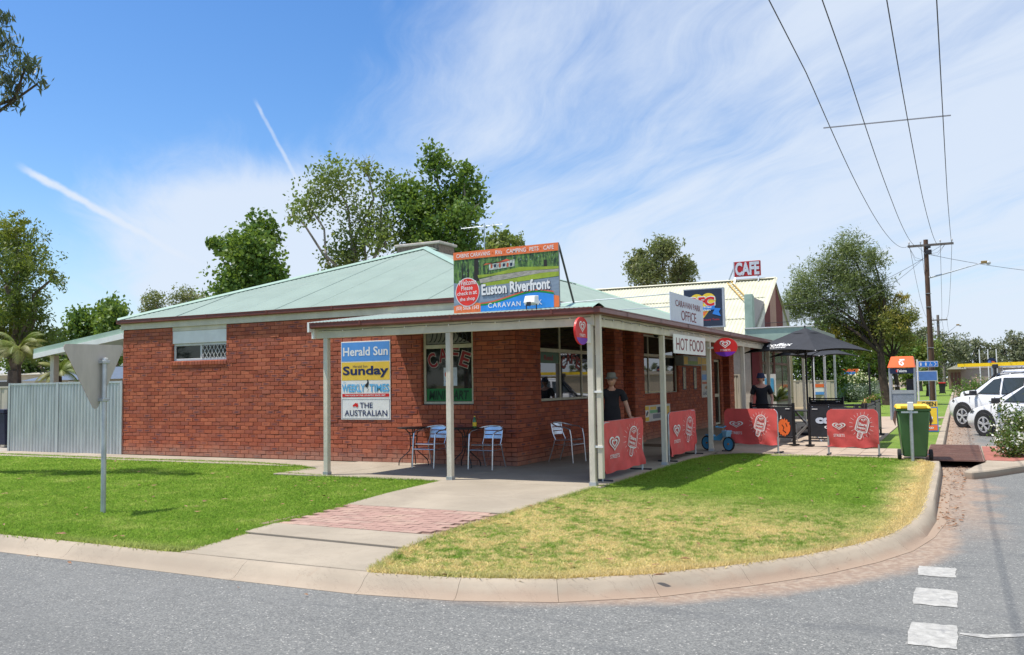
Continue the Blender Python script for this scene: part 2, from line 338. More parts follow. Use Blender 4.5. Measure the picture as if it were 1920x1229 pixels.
class MB:
    def __init__(s): s.v = []; s.f = []; s.mi = []; s.uv = None; s.smooth = False
    def add(s, vs, fs, mi=0):
        k = len(s.v); s.v += [tuple(v) for v in vs]; s.f += [tuple(i+k for i in f) for f in fs]; s.mi += [mi]*len(fs); return s
    def box(s, x0, x1, y0, y1, z0, z1, mi=0):
        return s.add([(x0, y0, z0), (x1, y0, z0), (x1, y1, z0), (x0, y1, z0), (x0, y0, z1), (x1, y0, z1), (x1, y1, z1), (x0, y1, z1)],
                     [(0, 3, 2, 1), (4, 5, 6, 7), (0, 1, 5, 4), (1, 2, 6, 5), (2, 3, 7, 6), (3, 0, 4, 7)], mi)
    def fbox(s, fr, x0, x1, y0, y1, d0, d1, mi=0):
        return s.add([fr.p(x0, y0, d0), fr.p(x1, y0, d0), fr.p(x1, y1, d0), fr.p(x0, y1, d0), fr.p(x0, y0, d1), fr.p(x1, y0, d1), fr.p(x1, y1, d1), fr.p(x0, y1, d1)],
                     [(0, 3, 2, 1), (4, 5, 6, 7), (0, 1, 5, 4), (1, 2, 6, 5), (2, 3, 7, 6), (3, 0, 4, 7)], mi)
    def bar(s, a, b, w, h=None, mi=0):
        a = Vector(a); b = Vector(b); h = h or w; d = (b-a).normalized()
        x = d.cross(Vector((0, 0, 1)));  x = Vector((1, 0, 0)) if x.length < 1e-3 else x.normalized(); y = x.cross(d)
        vs = [p + x*sx*w/2 + y*sy*h/2 for p in (a, b) for sx, sy in ((-1, -1), (1, -1), (1, 1), (-1, 1))]
        return s.add(vs, [(0, 1, 2, 3), (7, 6, 5, 4), (0, 4, 5, 1), (1, 5, 6, 2), (2, 6, 7, 3), (3, 7, 4, 0)], mi)
    def tube(s, pts, r, n=8, mi=0, cap=True):
        pts = [Vector(p) for p in pts]; rs = r if isinstance(r, (list, tuple)) else [r]*len(pts)
        vs = []; prev = None
        for i, p in enumerate(pts):
            d = (pts[min(i+1, len(pts)-1)] - pts[max(i-1, 0)]).normalized()
            if prev is None:
                x = d.cross(Vector((0, 0, 1))); x = Vector((1, 0, 0)) if x.length < 1e-3 else x.normalized()
            else:
                x = prev - d*prev.dot(d); x = x.normalized() if x.length > 1e-6 else prev
            prev = x; y = d.cross(x)
            vs += [p + (x*math.cos(2*PI*k/n) + y*math.sin(2*PI*k/n))*rs[i] for k in range(n)]
        fs = [(i*n+k, i*n+(k+1) % n, (i+1)*n+(k+1) % n, (i+1)*n+k) for i in range(len(pts)-1) for k in range(n)]
        if cap: fs += [tuple(range(n))[::-1], tuple((len(pts)-1)*n+k for k in range(n))]
        return s.add(vs, fs, mi)
    def lathe(s, prof, c=(0, 0, 0), n=20, mi=0, axis='Z'):
        vs = []
        for r, z in prof:
            for k in range(n):
                a = 2*PI*k/n; q = (r*math.cos(a), r*math.sin(a), z)
                if axis == 'Y': q = (q[0], q[2], q[1])
                if axis == 'X': q = (q[2], q[0], q[1])
                vs.append((c[0]+q[0], c[1]+q[1], c[2]+q[2]))
        m = len(prof)
        fs = [(i*n+k, i*n+(k+1) % n, (i+1)*n+(k+1) % n, (i+1)*n+k) for i in range(m-1) for k in range(n)]
        if prof[0] != prof[-1]: fs += [tuple(range(n))[::-1], tuple((m-1)*n+k for k in range(n))]
        return s.add(vs, fs, mi)
    def prism(s, pts, vec, mi=0):
        """polygon of 3D points pushed along vec"""
        n = len(pts); v = Vector(vec); a = [Vector(p) for p in pts]
        return s.add(a + [p+v for p in a], [tuple(range(n))[::-1], tuple(range(n, 2*n))] + [(i, (i+1) % n, n+(i+1) % n, n+i) for i in range(n)], mi)
    def grid(s, fn, nu, nv, mi=0):
        vs = [fn(i/nu, j/nv) for j in range(nv+1) for i in range(nu+1)]
        return s.add(vs, [(j*(nu+1)+i, j*(nu+1)+i+1, (j+1)*(nu+1)+i+1, (j+1)*(nu+1)+i) for j in range(nv) for i in range(nu)], mi)
    def mesh(s, name='mesh'):
        me = bpy.data.meshes.new(name); me.from_pydata(s.v, [], s.f)
        if max(s.mi, default=0): me.polygons.foreach_set('material_index', s.mi)
        if s.smooth: me.shade_smooth()
        me.update(); return me
    def build(s, name, m, parent=None, world=True, bevel=0., smooth=False):
        me = s.mesh(name)
        if isinstance(m, (list, tuple)):
            for k in m: me.materials.append(k)
            m = None
        bm = bmesh.new(); bm.from_mesh(me); bmesh.ops.recalc_face_normals(bm, faces=bm.faces)
        if bevel: bmesh.ops.bevel(bm, geom=bm.edges[:], offset=bevel, segments=1, affect='EDGES')
        bm.to_mesh(me); bm.free()
        o = link(name, me, m, parent, world)
        if smooth:
            me.shade_smooth()
            try: me.set_sharp_from_angle(angle=math.radians(38))
            except Exception: pass
        return o

# flat print: 2D shapes on a frame
def poly(mb, fr, pts, d): mb.add([fr.p(x, y, d) for x, y in pts], [tuple(range(len(pts)))]); return mb
def ell(cx, cy, rx, ry, n=28, a0=0, a1=2*PI, rot=0):
    out = []
    for k in range(n + (0 if abs(a1-a0-2*PI) < 1e-6 else 1)):
        a = a0+(a1-a0)*k/n; x, y = rx*math.cos(a), ry*math.sin(a)
        out.append((cx+x*math.cos(rot)-y*math.sin(rot), cy+x*math.sin(rot)+y*math.cos(rot)))
    return out
def ring(mb, fr, outer, inner, d):
    n = len(outer); vs = [fr.p(x, y, d) for x, y in outer+inner]
    mb.add(vs, [(i, (i+1) % n, n+(i+1) % n, n+i) for i in range(n)])
def stroke(mb, fr, pts, wd, d, closed=False):
    P = [Vector(p) for p in pts]; n = len(P); L = []; R = []
    for i in range(n):
        a = P[(i-1) % n] if (closed or i > 0) else P[i]; b = P[(i+1) % n] if (closed or i < n-1) else P[i]
        t = (b-a).normalized(); q = Vector((-t.y, t.x))*wd/2; L.append(P[i]+q); R.append(P[i]-q)
    vs = [fr.p(v.x, v.y, d) for v in L+R]; m = n if closed else n-1
    mb.add(vs, [(i, (i+1) % n, n+(i+1) % n, n+i) for i in range(m)])
FONTC = {}
def glyphs(txt, bold=0., spacing=1.):
    k = (txt, bold, spacing)
    if k in FONTC: return FONTC[k]
    cu = bpy.data.curves.new('letters', 'FONT'); cu.body = txt; cu.size = 1; cu.offset = bold; cu.space_character = spacing; cu.resolution_u = 3
    ob = bpy.data.objects.new('letters', cu); COL.objects.link(ob)
    dg = bpy.context.evaluated_depsgraph_get(); me = bpy.data.meshes.new_from_object(ob.evaluated_get(dg))
    v = [(a.co.x, a.co.y) for a in me.vertices]; f = [tuple(p.vertices) for p in me.polygons]
    bpy.data.objects.remove(ob); bpy.data.curves.remove(cu); bpy.data.meshes.remove(me)
    FONTC[k] = (v, f); return v, f
def text(mb, fr, txt, x, y, wd, ht, d, bold=.0, slant=0., arch=0., spacing=1., rot=0., box=None, serif=False):
    """letters fitted into the box with lower left (x, y)"""
    v, f = glyphs(txt, bold, spacing)
    bx = box or glyphs(txt, 0, spacing)[0]
    x0 = min(a for a, b in bx); x1 = max(a for a, b in bx); y0 = min(b for a, b in bx); y1 = max(b for a, b in bx)
    out = []
    for a, b in v:
        s = (a-x0)/(x1-x0); h = (b-y0)/(y1-y0)
        X = s*wd + slant*h*ht; Y = h*ht
        if arch: Y += arch*(1-(2*s-1)**2)
        Xr = X*math.cos(rot)-Y*math.sin(rot); Yr = X*math.sin(rot)+Y*math.cos(rot)
        out.append(fr.p(x+Xr, y+Yr, d))
    mb.add(out, f); return mb
def letters(name, fr, txt, x, y, wd, ht, m, parent, d=.004, **kw):
    mb = MB(); text(mb, fr, txt, x, y, wd, ht, d, **kw); return flat_build(mb, name, m, parent)
def flat_build(mb, name, m, parent):
    me = mb.mesh(name); return link(name, me, m, parent, True)
def sheet(name, fr, pts, m, parent, d=.002):
    mb = MB(); poly(mb, fr, pts, d); return flat_build(mb, name, m, parent)
def rect(x0, y0, x1, y1): return [(x0, y0), (x1, y0), (x1, y1), (x0, y1)]
def heart_pts(cx, cy, w, h, n=36):
    out = []
    for k in range(n):
        t = 2*PI*k/n; X = 16*math.sin(t)**3/17; Y = (13*math.cos(t)-5*math.cos(2*t)-2*math.cos(3*t)-math.cos(4*t)+2.5)/15
        out.append((cx+X*w/2, cy+Y*h/2))
    return out
def heart_logo(fr, cx, cy, w, h, parent, d=.004):
    """two nested hearts drawn as one swirl of white bands"""
    mb = MB()
    ring(mb, fr, heart_pts(cx, cy, w, h), heart_pts(cx, cy+h*.01, w*.80, h*.78), d)
    ring(mb, fr, heart_pts(cx, cy+h*.02, w*.56, h*.56), heart_pts(cx, cy+h*.03, w*.34, h*.34), d)
    return flat_build(mb, 'heart_logo', WHITE, parent)

def in_poly(x, y, P):
    c = np.zeros(len(x), bool); n = len(P); j = n-1
    for i in range(n):
        xi, yi = P[i]; xj, yj = P[j]
        m = ((yi > y) != (yj > y)) & (x < (xj-xi)*(y-yi)/((yj-yi) or 1e-9)+xi); c ^= m; j = i
    return c
def fast_mesh(name, verts, nper, m, parent=None, world=True):
    """verts: (N*nper,3) array of separate nper-gons"""
    me = bpy.data.meshes.new(name); nv = len(verts); nf = nv//nper
    me.vertices.add(nv); me.vertices.foreach_set('co', verts.astype(np.float32).ravel())
    me.loops.add(nv); me.loops.foreach_set('vertex_index', np.arange(nv, dtype=np.int32))
    me.polygons.add(nf); me.polygons.foreach_set('loop_start', np.arange(0, nv, nper, dtype=np.int32))
    me.polygons.foreach_set('loop_total', np.full(nf, nper, dtype=np.int32))
    me.update(calc_edges=True); me.validate()
    return link(name, me, m, parent, world)

# ================================================================== GROUND
def flat_ground(name, pts, z, m, thick=0., holes=None, kind='structure', parent=None):
    mb = MB()
    if thick: mb.prism([(x, y, z-thick) for x, y in pts], (0, 0, thick))
    else: mb.add([(x, y, z) for x, y in pts], [tuple(range(len(pts)))])
    o = mb.build(name, m, parent)
    if kind and not parent: tag(o, kind=kind)
    return o
FIELD = mat('dry_field', (.30, .27, .12), .95, var=.25, scale=.4, col2=(.16, .22, .06), amt=.7)
flat_ground('ground', [(-1500, -1500), (1500, -1500), (1500, 1500), (-1500, 1500)], -.30, FIELD)
flat_ground('road', [(-80, -60), (80, -60), (80, -7+1.0), (60, 8), (22, 8), (22, 300), (4.3, 300), (4.3, -2), (0, -5.9), (-80, -5.9)], -.15, ASPH)

# kerb: rolled at the corner, upright along the street
inner = [(-60, -6.0), (-20, -6.0), (-8, -6.0), (-5.6, -6.0), (-3.2, -6.02), (-.9, -6.06), (.40, -6.05), (1.2, -5.93), (1.9, -5.68), (2.5, -5.25), (3.05, -4.62), (3.48, -4.04), (3.84, -3.35), (4.08, -2.72), (4.23, -1.91), (4.31, -.86), (4.31, .4), (4.31, 2.1), (4.31, 4.4), (4.28, 5.75)]
kerb = tag(bpy.data.objects.new('kerb', None), kind='structure'); COL.objects.link(kerb); WM[kerb] = Matrix.Identity(4)
def kerb_run(pts, kinds):
    def nrm(i):
        a = Vector(pts[max(0, i-1)]); b = Vector(pts[min(len(pts)-1, i+1)]); t = (b-a).normalized(); return Vector((t.y, -t.x))
    for i in range(len(pts)-1):
        a = Vector(pts[i]); b = Vector(pts[i+1]); na, nb = nrm(i), nrm(i+1); L = (b-a).length
        g = (.003/L if i % 2 == 0 else 0); mb = MB(); N = 3; rings = []
        for k in range(N+1):
            s = g+(1-2*g)*k/N; p = a.lerp(b, s); n = na.lerp(nb, s).normalized()
            w_ = kinds[i]*(1-s)+kinds[i+1]*s   # 0 rolled .. 1 upright
            def mixp(r0, r1): return [(x0*(1-w_)+x1*w_, z0*(1-w_)+z1*w_) for (x0, z0), (x1, z1) in zip(r0, r1)]
            prof = mixp([(-.02, -.30), (-.02, -.028), (.04, -.022), (.10, -.055), (.155, -.108), (.20, -.138), (.25, -.146), (.25, -.30)],
                        [(-.02, -.30), (-.02, -.028), (.06, -.022), (.125, -.024), (.145, -.045), (.155, -.135), (.30, -.146), (.30, -.30)])
            rings.append([(p.x+n.x*x, p.y+n.y*x, z) for x, z in prof])
        m = len(rings[0]); vs = [v for r_ in rings for v in r_]
        mb.add(vs, [(k*m+j, k*m+j+1, (k+1)*m+j+1, (k+1)*m+j) for k in range(N) for j in range(m-1)] + [tuple(range(m)), tuple(N*m+j for j in range(m))[::-1]])
        mb.build('kerb_segment', KERBM, kerb, smooth=True)
kerb_run(inner, [0]*14+[.2, .5, .9, 1, 1, 1])
far = [(4.28, 10.0)] + [(4.28, 10.0+2.4*k) for k in range(1, 26)] + [(4.28, 130), (4.28, 300)]
kerb_run(far, [1]*len(far))

# lawns
LL = [(-60, -5.98), (-3.2, -6.0), (-2.0, -6.03), (-1.80, -5.95), (-2.03, -4.79), (-2.12, -4.2), (-2.25, -3.03), (-2.44, -2.1), (-2.58, -.22), (-3.2, -.14), (-4.7, -.16), (-6.0, .05), (-5.8, .75), (-6.6, 1.25), (-8.2, 1.55), (-11.5, 1.42), (-16.3, 1.55), (-60, 1.5)]
RL = [(.40, -6.03), (1.2, -5.91), (1.9, -5.66), (2.5, -5.23), (3.05, -4.60), (3.48, -4.02), (3.82, -3.35), (4.06, -2.72), (4.21, -1.91), (4.29, -.86), (4.29, 2), (4.29, 5.2), (4.1, 5.62), (3.3, 5.98), (2.4, 6.02), (1.4, 6.15), (.84, 6.25), (.32, 5.7), (.16, 4.6), (.15, 2.5), (.15, .2), (.02, -.18), (.02, -2.9), (.02, -4.4), (.12, -5.1)]
flat_ground('lawn', LL, -.035, GRASSL, .2)
flat_ground('lawn', RL, -.035, GRASSR, .2)
VERGE = [(2.75, 8.9), (4.26, 8.9), (4.26, 300), (-30, 300), (-30, 44), (2.75, 44)]
flat_ground('verge', [(3.05, 8.6), (4.26, 8.6), (4.26, 17.6), (3.05, 17.6)], -.035, GRASSL, .2)
flat_ground('verge', [(2.2, 18.6), (4.26, 18.6), (4.26, 24), (1.6, 24)], -.035, GRASSL, .2)
flat_ground('verge', [(-2.2, 25.2), (4.26, 25.2), (4.26, 300), (-2.2, 300)], -.035, GRASSL, .2)
def blades(name, P, m, dens, x0, x1, y0, y1, hmin, hmax, zb=-.035):
    N = int(dens*(x1-x0)*(y1-y0)); x = RNG.uniform(x0, x1, N); y = RNG.uniform(y0, y1, N)
    k = in_poly(x, y, P); x, y = x[k], y[k]
    d = np.hypot(x-CAM[0], y-CAM[1]); keep = RNG.random(len(x)) < np.clip((11/d)**1.6, .12, 1); x, y, d = x[keep], y[keep], d[keep]
    n = len(x); a = RNG.uniform(0, 2*PI, n); h = RNG.uniform(hmin, hmax, n); wd = RNG.uniform(.005, .011, n)*np.clip(d/9, 1, 2.2)
    lx, ly = RNG.normal(0, .028, n), RNG.normal(0, .028, n)
    V = np.zeros((n, 3, 3)); V[:, 0, 0] = x-np.cos(a)*wd; V[:, 0, 1] = y-np.sin(a)*wd; V[:, 1, 0] = x+np.cos(a)*wd; V[:, 1, 1] = y+np.sin(a)*wd
    V[:, :2, 2] = zb; V[:, 2, 0] = x+lx; V[:, 2, 1] = y+ly; V[:, 2, 2] = zb+h
    o = fast_mesh(name, V.reshape(-1, 3), 3, m); return o
tag(blades('grass_blades', LL, BLADEL, 4200, -17, -1.7, -6.05, 1.7, .014, .036), 'short bright green turf left of the driveway', 'grass', kind='stuff')
tag(blades('grass_blades', RL, BLADER, 5200, 0, 4.4, -6.1, 6.3, .012, .032), 'short half dry straw coloured turf on the corner verge', 'grass', kind='stuff')
# ragged longer grass overhanging the lawn edges
def fringe(name, pts, m, per_m, amp=.05):
    V = []
    for (ax, ay), (bx, by) in zip(pts[:-1], pts[1:]):
        L = math.hypot(bx-ax, by-ay); n = int(L*per_m)
        if n < 1: continue
        s = RNG.random(n); ox = RNG.normal(0, amp*.45, n); oy = RNG.normal(0, amp*.45, n)
        x = ax+(bx-ax)*s+ox; y = ay+(by-ay)*s+oy; a = RNG.uniform(0, 2*PI, n); h = RNG.uniform(.02, .06, n)
        T = np.zeros((n, 3, 3)); T[:, 0, 0] = x-np.cos(a)*.008; T[:, 0, 1] = y-np.sin(a)*.008; T[:, 1, 0] = x+np.cos(a)*.008; T[:, 1, 1] = y+np.sin(a)*.008
        T[:, :2, 2] = -.04; T[:, 2, 0] = x+RNG.normal(0, .03, n); T[:, 2, 1] = y+RNG.normal(0, .03, n); T[:, 2, 2] = -.035+h; V.append(T)
    return fast_mesh(name, np.concatenate(V).reshape(-1, 3), 3, m)
tag(fringe('grass_fringe', [(-14, -6.0)]+LL[1:17], BLADEL, 900), 'ragged green grass edge along the kerb and driveway', 'grass', kind='stuff')
tag(fringe('grass_fringe', RL+[RL[0]], BLADER, 1100), 'ragged straw grass edge along the corner kerb', 'grass', kind='stuff')

# slabs of the driveway path, veranda floor and footpaths
path = tag(bpy.data.objects.new('driveway', None), kind='structure'); COL.objects.link(path); WM[path] = Matrix.Identity(4)
def slab(pts, z=0.0, th=.14, name='slab', m=CONC, parent=path):
    mb = MB(); mb.prism([(x, y, z-th) for x, y in pts], (0, 0, th)); return mb.build(name, m, parent, bevel=.006)
def lx(y): return np.interp(y, [-6.05, -4.79, -3.03, -2.1, -.2], [-1.80, -2.03, -2.25, -2.44, -2.56])
slab([(-1.80, -6.03), (.42, -6.03), (.13, -5.13), (lx(-5.02), -5.02)], z=-.019)
slab([(lx(-5.0), -5.0), (.12, -5.11), (.03, -4.46), (lx(-4.44), -4.44)])
slab([(lx(-2.88), -2.88), (.02, -2.88), (.02, -1.6), (lx(-1.6), -1.6)])
slab([(lx(-1.59), -1.59), (.02, -1.59), (.02, -.16), (lx(-.16), -.16)])
PAVE = mat('pink_clay_paver', (.345, .215, .175), .88, var=.08, scale=4, bump=.4, bscale=90, col2=(.50, .38, .28), amt=.5)
PAVE2 = mat('worn_clay_paver', (.37, .25, .20), .88, var=.14, scale=4, bump=.4, bscale=90)
flat_ground('paver_bed', [(-2.3, -4.45), (.03, -4.45), (.03, -2.87), (-2.3, -2.87)], -.018, mat('paver_sand', (.27, .19, .145), .95, var=.3, scale=20), .12, parent=path)
pm = MB().box(0, .222, 0, .108, -.06, 0).mesh('paver'); pm.materials.append(PAVE)
pm2 = pm.copy(); pm2.materials.clear(); pm2.materials.append(PAVE2)
def paver(x, y, rz=0, parent=path, z=0, mm=None):
    o = bpy.data.objects.new('paver', mm or (pm2 if random.random() < .18 else pm)); COL.objects.link(o); o.parent = parent
    o.location = (x, y, z+random.uniform(-.003, .001)); o.rotation_euler = (0, 0, rz+random.uniform(-.012, .012)); return o
yy = -4.43; row = 0
while yy < -2.98:
    xx = lx(yy)+.02 + (row % 2)*.115
    if row % 2: 
        pass
    while xx < -.21:
        paver(xx, yy); xx += .231
    yy += .117; row += 1
VER = tag(bpy.data.objects.new('veranda_floor', None), kind='structure'); COL.objects.link(VER); WM[VER] = Matrix.Identity(4)
FLOORC = CONC
for a, b in ((-6.0, -4.86), (-4.85, -2.46), (-2.45, .13)):
    slab([(a, -.14), (b, -.14), (b, 1.1), (a, 1.1)], parent=VER)
    slab([(a, 1.11), (b, 1.11), (b, 2.33), (a, 2.33)], parent=VER)
for a in np.arange(2.34, 20, 2.2): slab([(-2.44, a), (.13, a), (.13, a+2.19), (-2.44, a+2.19)], parent=VER)
for a, b in ((-9, -6.01), (-12, -9.01), (-14.5, -12.01), (-17.2, -14.51)):
    slab([(a, 1.25), (b, 1.25), (b, 2.33), (a, 2.33)], parent=VER, z=-.012)
FOOT = tag(bpy.data.objects.new('footpath', None), kind='structure'); COL.objects.link(FOOT); WM[FOOT] = Matrix.Identity(4)
TILE = mat('beige_footpath_tile', (.39, .31, .24), .88, var=.10, scale=3, bump=.3)
tm = MB().box(.004, .396, .004, .396, -.06, 0).mesh('tile'); tm.materials.append(TILE)
flat_ground('footpath_bed', [(.14, 6.05), (4.25, 5.75), (4.25, 8.55), (.14, 8.55)], -.05, mat('joint_sand', (.30, .23, .17), .95), .1, parent=FOOT)
for i in range(10):
    for j in range(6):
        x, y = .16+.4*i, 6.1+.4*j
        if x > 3.85: continue
        if y < 6.35 and x < 1.2: continue
        o = bpy.data.objects.new('tile', tm); COL.objects.link(o); o.parent = FOOT; o.location = (x, y-.03*x, -.008+random.uniform(-.003, .002))
for nm, pts in (('footpath', [(.14, 8.56), (3.04, 8.56), (3.04, 24), (.14, 24)]), ('footpath', [(3.05, 17.62), (4.26, 17.62), (4.26, 18.58), (3.05, 18.58)]), ('footpath', [(-2.2, 24.02), (4.26, 24.02), (4.26, 25.18), (-2.2, 25.18)])):
    flat_ground(nm, pts, -.01, TILE, .12)
flat_ground('yard', [(-60, 1.6), (-17.21, 1.6), (-17.21, 2.33), (-12.9, 2.34), (-12.9, 60), (-60, 60)], -.03, mat('yard_concrete', (.34, .31, .27), .9, var=.15, scale=1), .1)
flat_ground('yard', [(-12.85, 19.2), (-2.3, 19.2), (.13, 21), (.13, 24), (-2.21, 24), (-2.21, 300), (-12.85, 300)], -.05, mat('yard_soil', (.28, .22, .14), .9, var=.2, scale=1), .1)

# drain crossing: ribbed steel plate over the gutter, island nose with red paving
gr = thing('drain_grate', 'rusty ribbed steel plate bridging the gutter beside the green bin', 'grate', (4.66, 8, -.02))
RUST = mat('rusty_steel', (.23, .125, .095), .6, metal=.3, var=.2, scale=5, col2=(.32, .21, .16), amt=.5)
mb = MB(); mb.box(4.16, 5.14, 5.92, 9.95, -.035, -.018); mb.build('plate', RUST, gr)
MB().box(5.08, 5.155, 6.1, 9.9, -.3, -.036).build('channel_wall', mat('shaded_concrete', (.08, .07, .06), .9), gr)  # walls coloured dark to stand for the shadowed gap under the plate
MB().box(4.2, 5.08, 8.2, 8.3, -.3, -.036).build('channel_wall', MATS['shaded_concrete'], gr)
mb = MB()
for k in range(50): mb.box(4.18, 5.12, 5.95+k*.08, 5.975+k*.08, -.018, -.008)
tag(mb.build('rib', RUST, gr), kind='stuff')
island = thing('traffic_island', 'concrete edged planting island with red paving at the street corner', 'island', (5.6, 6.5, -.1))
I0 = [(4.80, 4.05), (4.92, 3.93), (5.2, 4.35), (5.9, 5.75), (7.0, 7.6), (9.5, 10.5), (9.2, 10.9), (6.6, 10.2), (5.16, 10.0), (5.16, 5.9), (4.95, 5.0)]
mb = MB(); mb.prism([(x, y, -.3) for x, y in I0], (0, 0, .27)); mb.build('concrete_edge', KERBM, island, bevel=.02)
mb = MB(); mb.prism([(x, y, -.1) for x, y in [(5.16, 6.2), (5.6, 6.1), (6.8, 7.9), (8.9, 10.4), (6.6, 9.9), (5.18, 9.7)]], (0, 0, .078)); mb.build('red_paving', mat('red_paving', (.33, .12, .09), .9, var=.2, scale=5, bump=.3), island)

# road paint
mk = MB()
def mark(name, pts):
    m2 = MB(); m2.add([(x, y, -.146) for x, y in pts], [tuple(range(len(pts)))]); o = link(name, m2.mesh(name), ROADW); tag(o, kind='structure'); return o
def wob(x0, y0, x1, y1):
    out = []
    for (ax, ay), (bx, by) in zip([(x0, y0), (x1, y0), (x1, y1), (x0, y1)], [(x1, y0), (x1, y1), (x0, y1), (x0, y0)]):
        for k in range(6): out.append((ax+(bx-ax)*k/6+random.uniform(-.008, .008), ay+(by-ay)*k/6+random.uniform(-.012, .012)))
    return out
mark('road_marking', wob(4.40, -3.88, 4.685, -3.48)); mark('road_marking', wob(4.405, -4.92, 4.695, -4.37)); mark('road_marking', wob(4.415, -6.00, 4.70, -5.44))
mark('road_marking', [(4.71, -5.64), (4.86, -5.67), (5.4, -5.33), (7.4, -4.3), (7.4, -4.23), (5.4, -5.26), (4.88, -5.58), (4.71, -5.60)])
for y0 in (12.4, 15.8, 19.2, 22.6, 26, 29.4): mark('bay_line', [(4.95, y0), (4.97, y0-.1), (7.9, y0-3.3), (7.95, y0-3.2)])

# fallen leaves and bits of litter
def litter(name, P, n, m, z, s0, s1, box, label):
    x = RNG.uniform(box[0], box[1], n*4); y = RNG.uniform(box[2], box[3], n*4); k = in_poly(x, y, P); x, y = x[k][:n], y[k][:n]; n = len(x)
    a = RNG.uniform(0, 2*PI, n); s = RNG.uniform(s0, s1, n); wv = s*RNG.uniform(.2, .45, n); V = np.zeros((n, 4, 3))
    for i, (u, v) in enumerate(((-1, 0), (0, -1), (1, 0), (0, 1))):
        V[:, i, 0] = x+np.cos(a)*u*s-np.sin(a)*v*wv; V[:, i, 1] = y+np.sin(a)*u*s+np.cos(a)*v*wv; V[:, i, 2] = z+RNG.uniform(.0, .02, n)
    tag(fast_mesh(name, V.reshape(-1, 3), 4, m), label, 'leaf litter', kind='stuff')
DEADL = mat('dead_leaf', (.24, .12, .06), .8, var=.4, scale=9, col2=(.45, .32, .2), amt=.6)
litter('fallen_leaves', LL, 130, DEADL, .0, .02, .055, (-12, -2, -5.9, 1.4), 'scattered dry leaves on the green lawn')
litter('fallen_leaves', RL, 150, DEADL, .0, .015, .06, (0, 4.3, -6, 6), 'scattered brown leaves on the dry corner lawn')
litter('gutter_leaves', [(4.46, 4), (5.1, 4), (5.05, 40), (4.46, 40)], 1200, DEADL, -.14, .012, .035, (4.4, 5.2, 1, 40), 'drift of leaves in the street gutter')
litter('gutter_leaves', [(4.5, -1.5), (4.75, -1.5), (4.85, 5.9), (4.46, 5.9)], 260, DEADL, -.143, .01, .045, (4.4, 4.9, -1.5, 5.9), 'leaf and bark debris in front of the drain')
litter('gutter_leaves', [(-6, -6.6), (.5, -6.6), (3.5, -4.6), (4.5, -2.6), (4.9, -1.5), (4.5, -1.5), (3.3, -4.2), (1, -6.1), (-6, -6.3)], 45, DEADL, -.138, .01, .035, (-6, 5, -6.7, -1.4), 'few bark scraps along the corner kerb')
for x, y, a, s in ((2.62, -5.30, .6, .055), (1.05, -5.95, .2, .035), (2.55, -3.9, 2.2, .05)):
    mb = MB(); n = 7
    mb.grid(lambda u, v: (x+math.cos(a)*(u-.5)*s*2-math.sin(a)*(v-.5)*s*.45*math.sin(PI*u), y+math.sin(a)*(u-.5)*s*2+math.cos(a)*(v-.5)*s*.45*math.sin(PI*u), -.012+.02*abs(v-.5)*math.sin(PI*u)), 8, 4)
    tag(mb.build('bark_strip', DEADL, smooth=True), {2.62: 'curled dark bark strip at the right edge of the dry lawn', 1.05: 'small brown bark scrap where lawn meets kerb', 2.55: 'long reddish dry leaf lying on the corner lawn'}[x], 'bark')

# ================================================================== SHOP BUILDING
shop = thing('shop_building', 'red brick corner shop with pale green hipped metal roof and long veranda', 'shop', (-7.6, 8, 0))
BL, BR, BY, BYE, WH = -12.87, -2.45, 2.34, 19.0, 2.92
def wall_open(name, fr, L, H, ops, parent, m, depth=.2, d0=0.):
    """wall slab behind a frame with rectangular openings cut out (as a grid of boxes)"""
    xs = sorted({0, L, *[o[0] for o in ops], *[o[1] for o in ops]}); zs = sorted({0, H, *[o[2] for o in ops], *[o[3] for o in ops]})
    mb = MB()
    for i in range(len(xs)-1):
        z_start = None
        for j in range(len(zs)-1):
            cx, cz = (xs[i]+xs[i+1])/2, (zs[j]+zs[j+1])/2
            if any(o[0] < cx < o[1] and o[2] < cz < o[3] for o in ops): continue
            mb.fbox(fr, xs[i], xs[i+1], zs[j], zs[j+1], d0-depth, d0)
    return mb.build(name, m, parent)
BRICKS = []      # (distance, frame, u0, u1, z0, z1)
def brick_face(fr, L, H, ops, off=0.):
    C = .0857; n = int(H/C+.5)
    for r in range(n):
        z0 = r*C; z1 = z0+.0757; zc = (z0+z1)/2
        if z1 > H: break
        x = -off-(.12 if r % 2 else 0)
        while x < L:
            a, b = max(x, 0), min(x+.23, L); x += .24
            if b-a < .02: continue
            segs = [(a, b)]
            for o in ops:
                if o[2] < zc < o[3]:
                    ns = []
                    for s, e in segs:
                        if e <= o[0] or s >= o[1]: ns.append((s, e)); continue
                        if s < o[0]: ns.append((s, o[0]))
                        if e > o[1]: ns.append((o[1], e))
                    segs = ns
            for s, e in segs:
                if e-s > .02:
                    c = fr.p((s+e)/2, zc); v = c-CAM; BRICKS.append((v.length/max(.15, abs(v.normalized().dot(fr.n)))**.5, fr, s, e, z0, z1))
def brick_verts(fr, s, e, z0, z1, rnd=True):
    j = (lambda: random.uniform(-.0016, .0016)) if rnd else (lambda: 0.)
    d = .011+random.uniform(-.003, .004)
    o = [(s+j(), z0+j()), (e+j(), z0+j()), (e+j(), z1+j()), (s+j(), z1+j())]
    c = .004
    fr_ = [(o[0][0]+c, o[0][1]+c), (o[1][0]-c, o[1][1]+c), (o[2][0]-c, o[2][1]-c), (o[3][0]+c, o[3][1]-c)]
    return [fr.p(x, z, -.003) for x, z in o] + [fr.p(x, z, d-.003+j()) for x, z in o] + [fr.p(x, z, d+j()) for x, z in fr_]
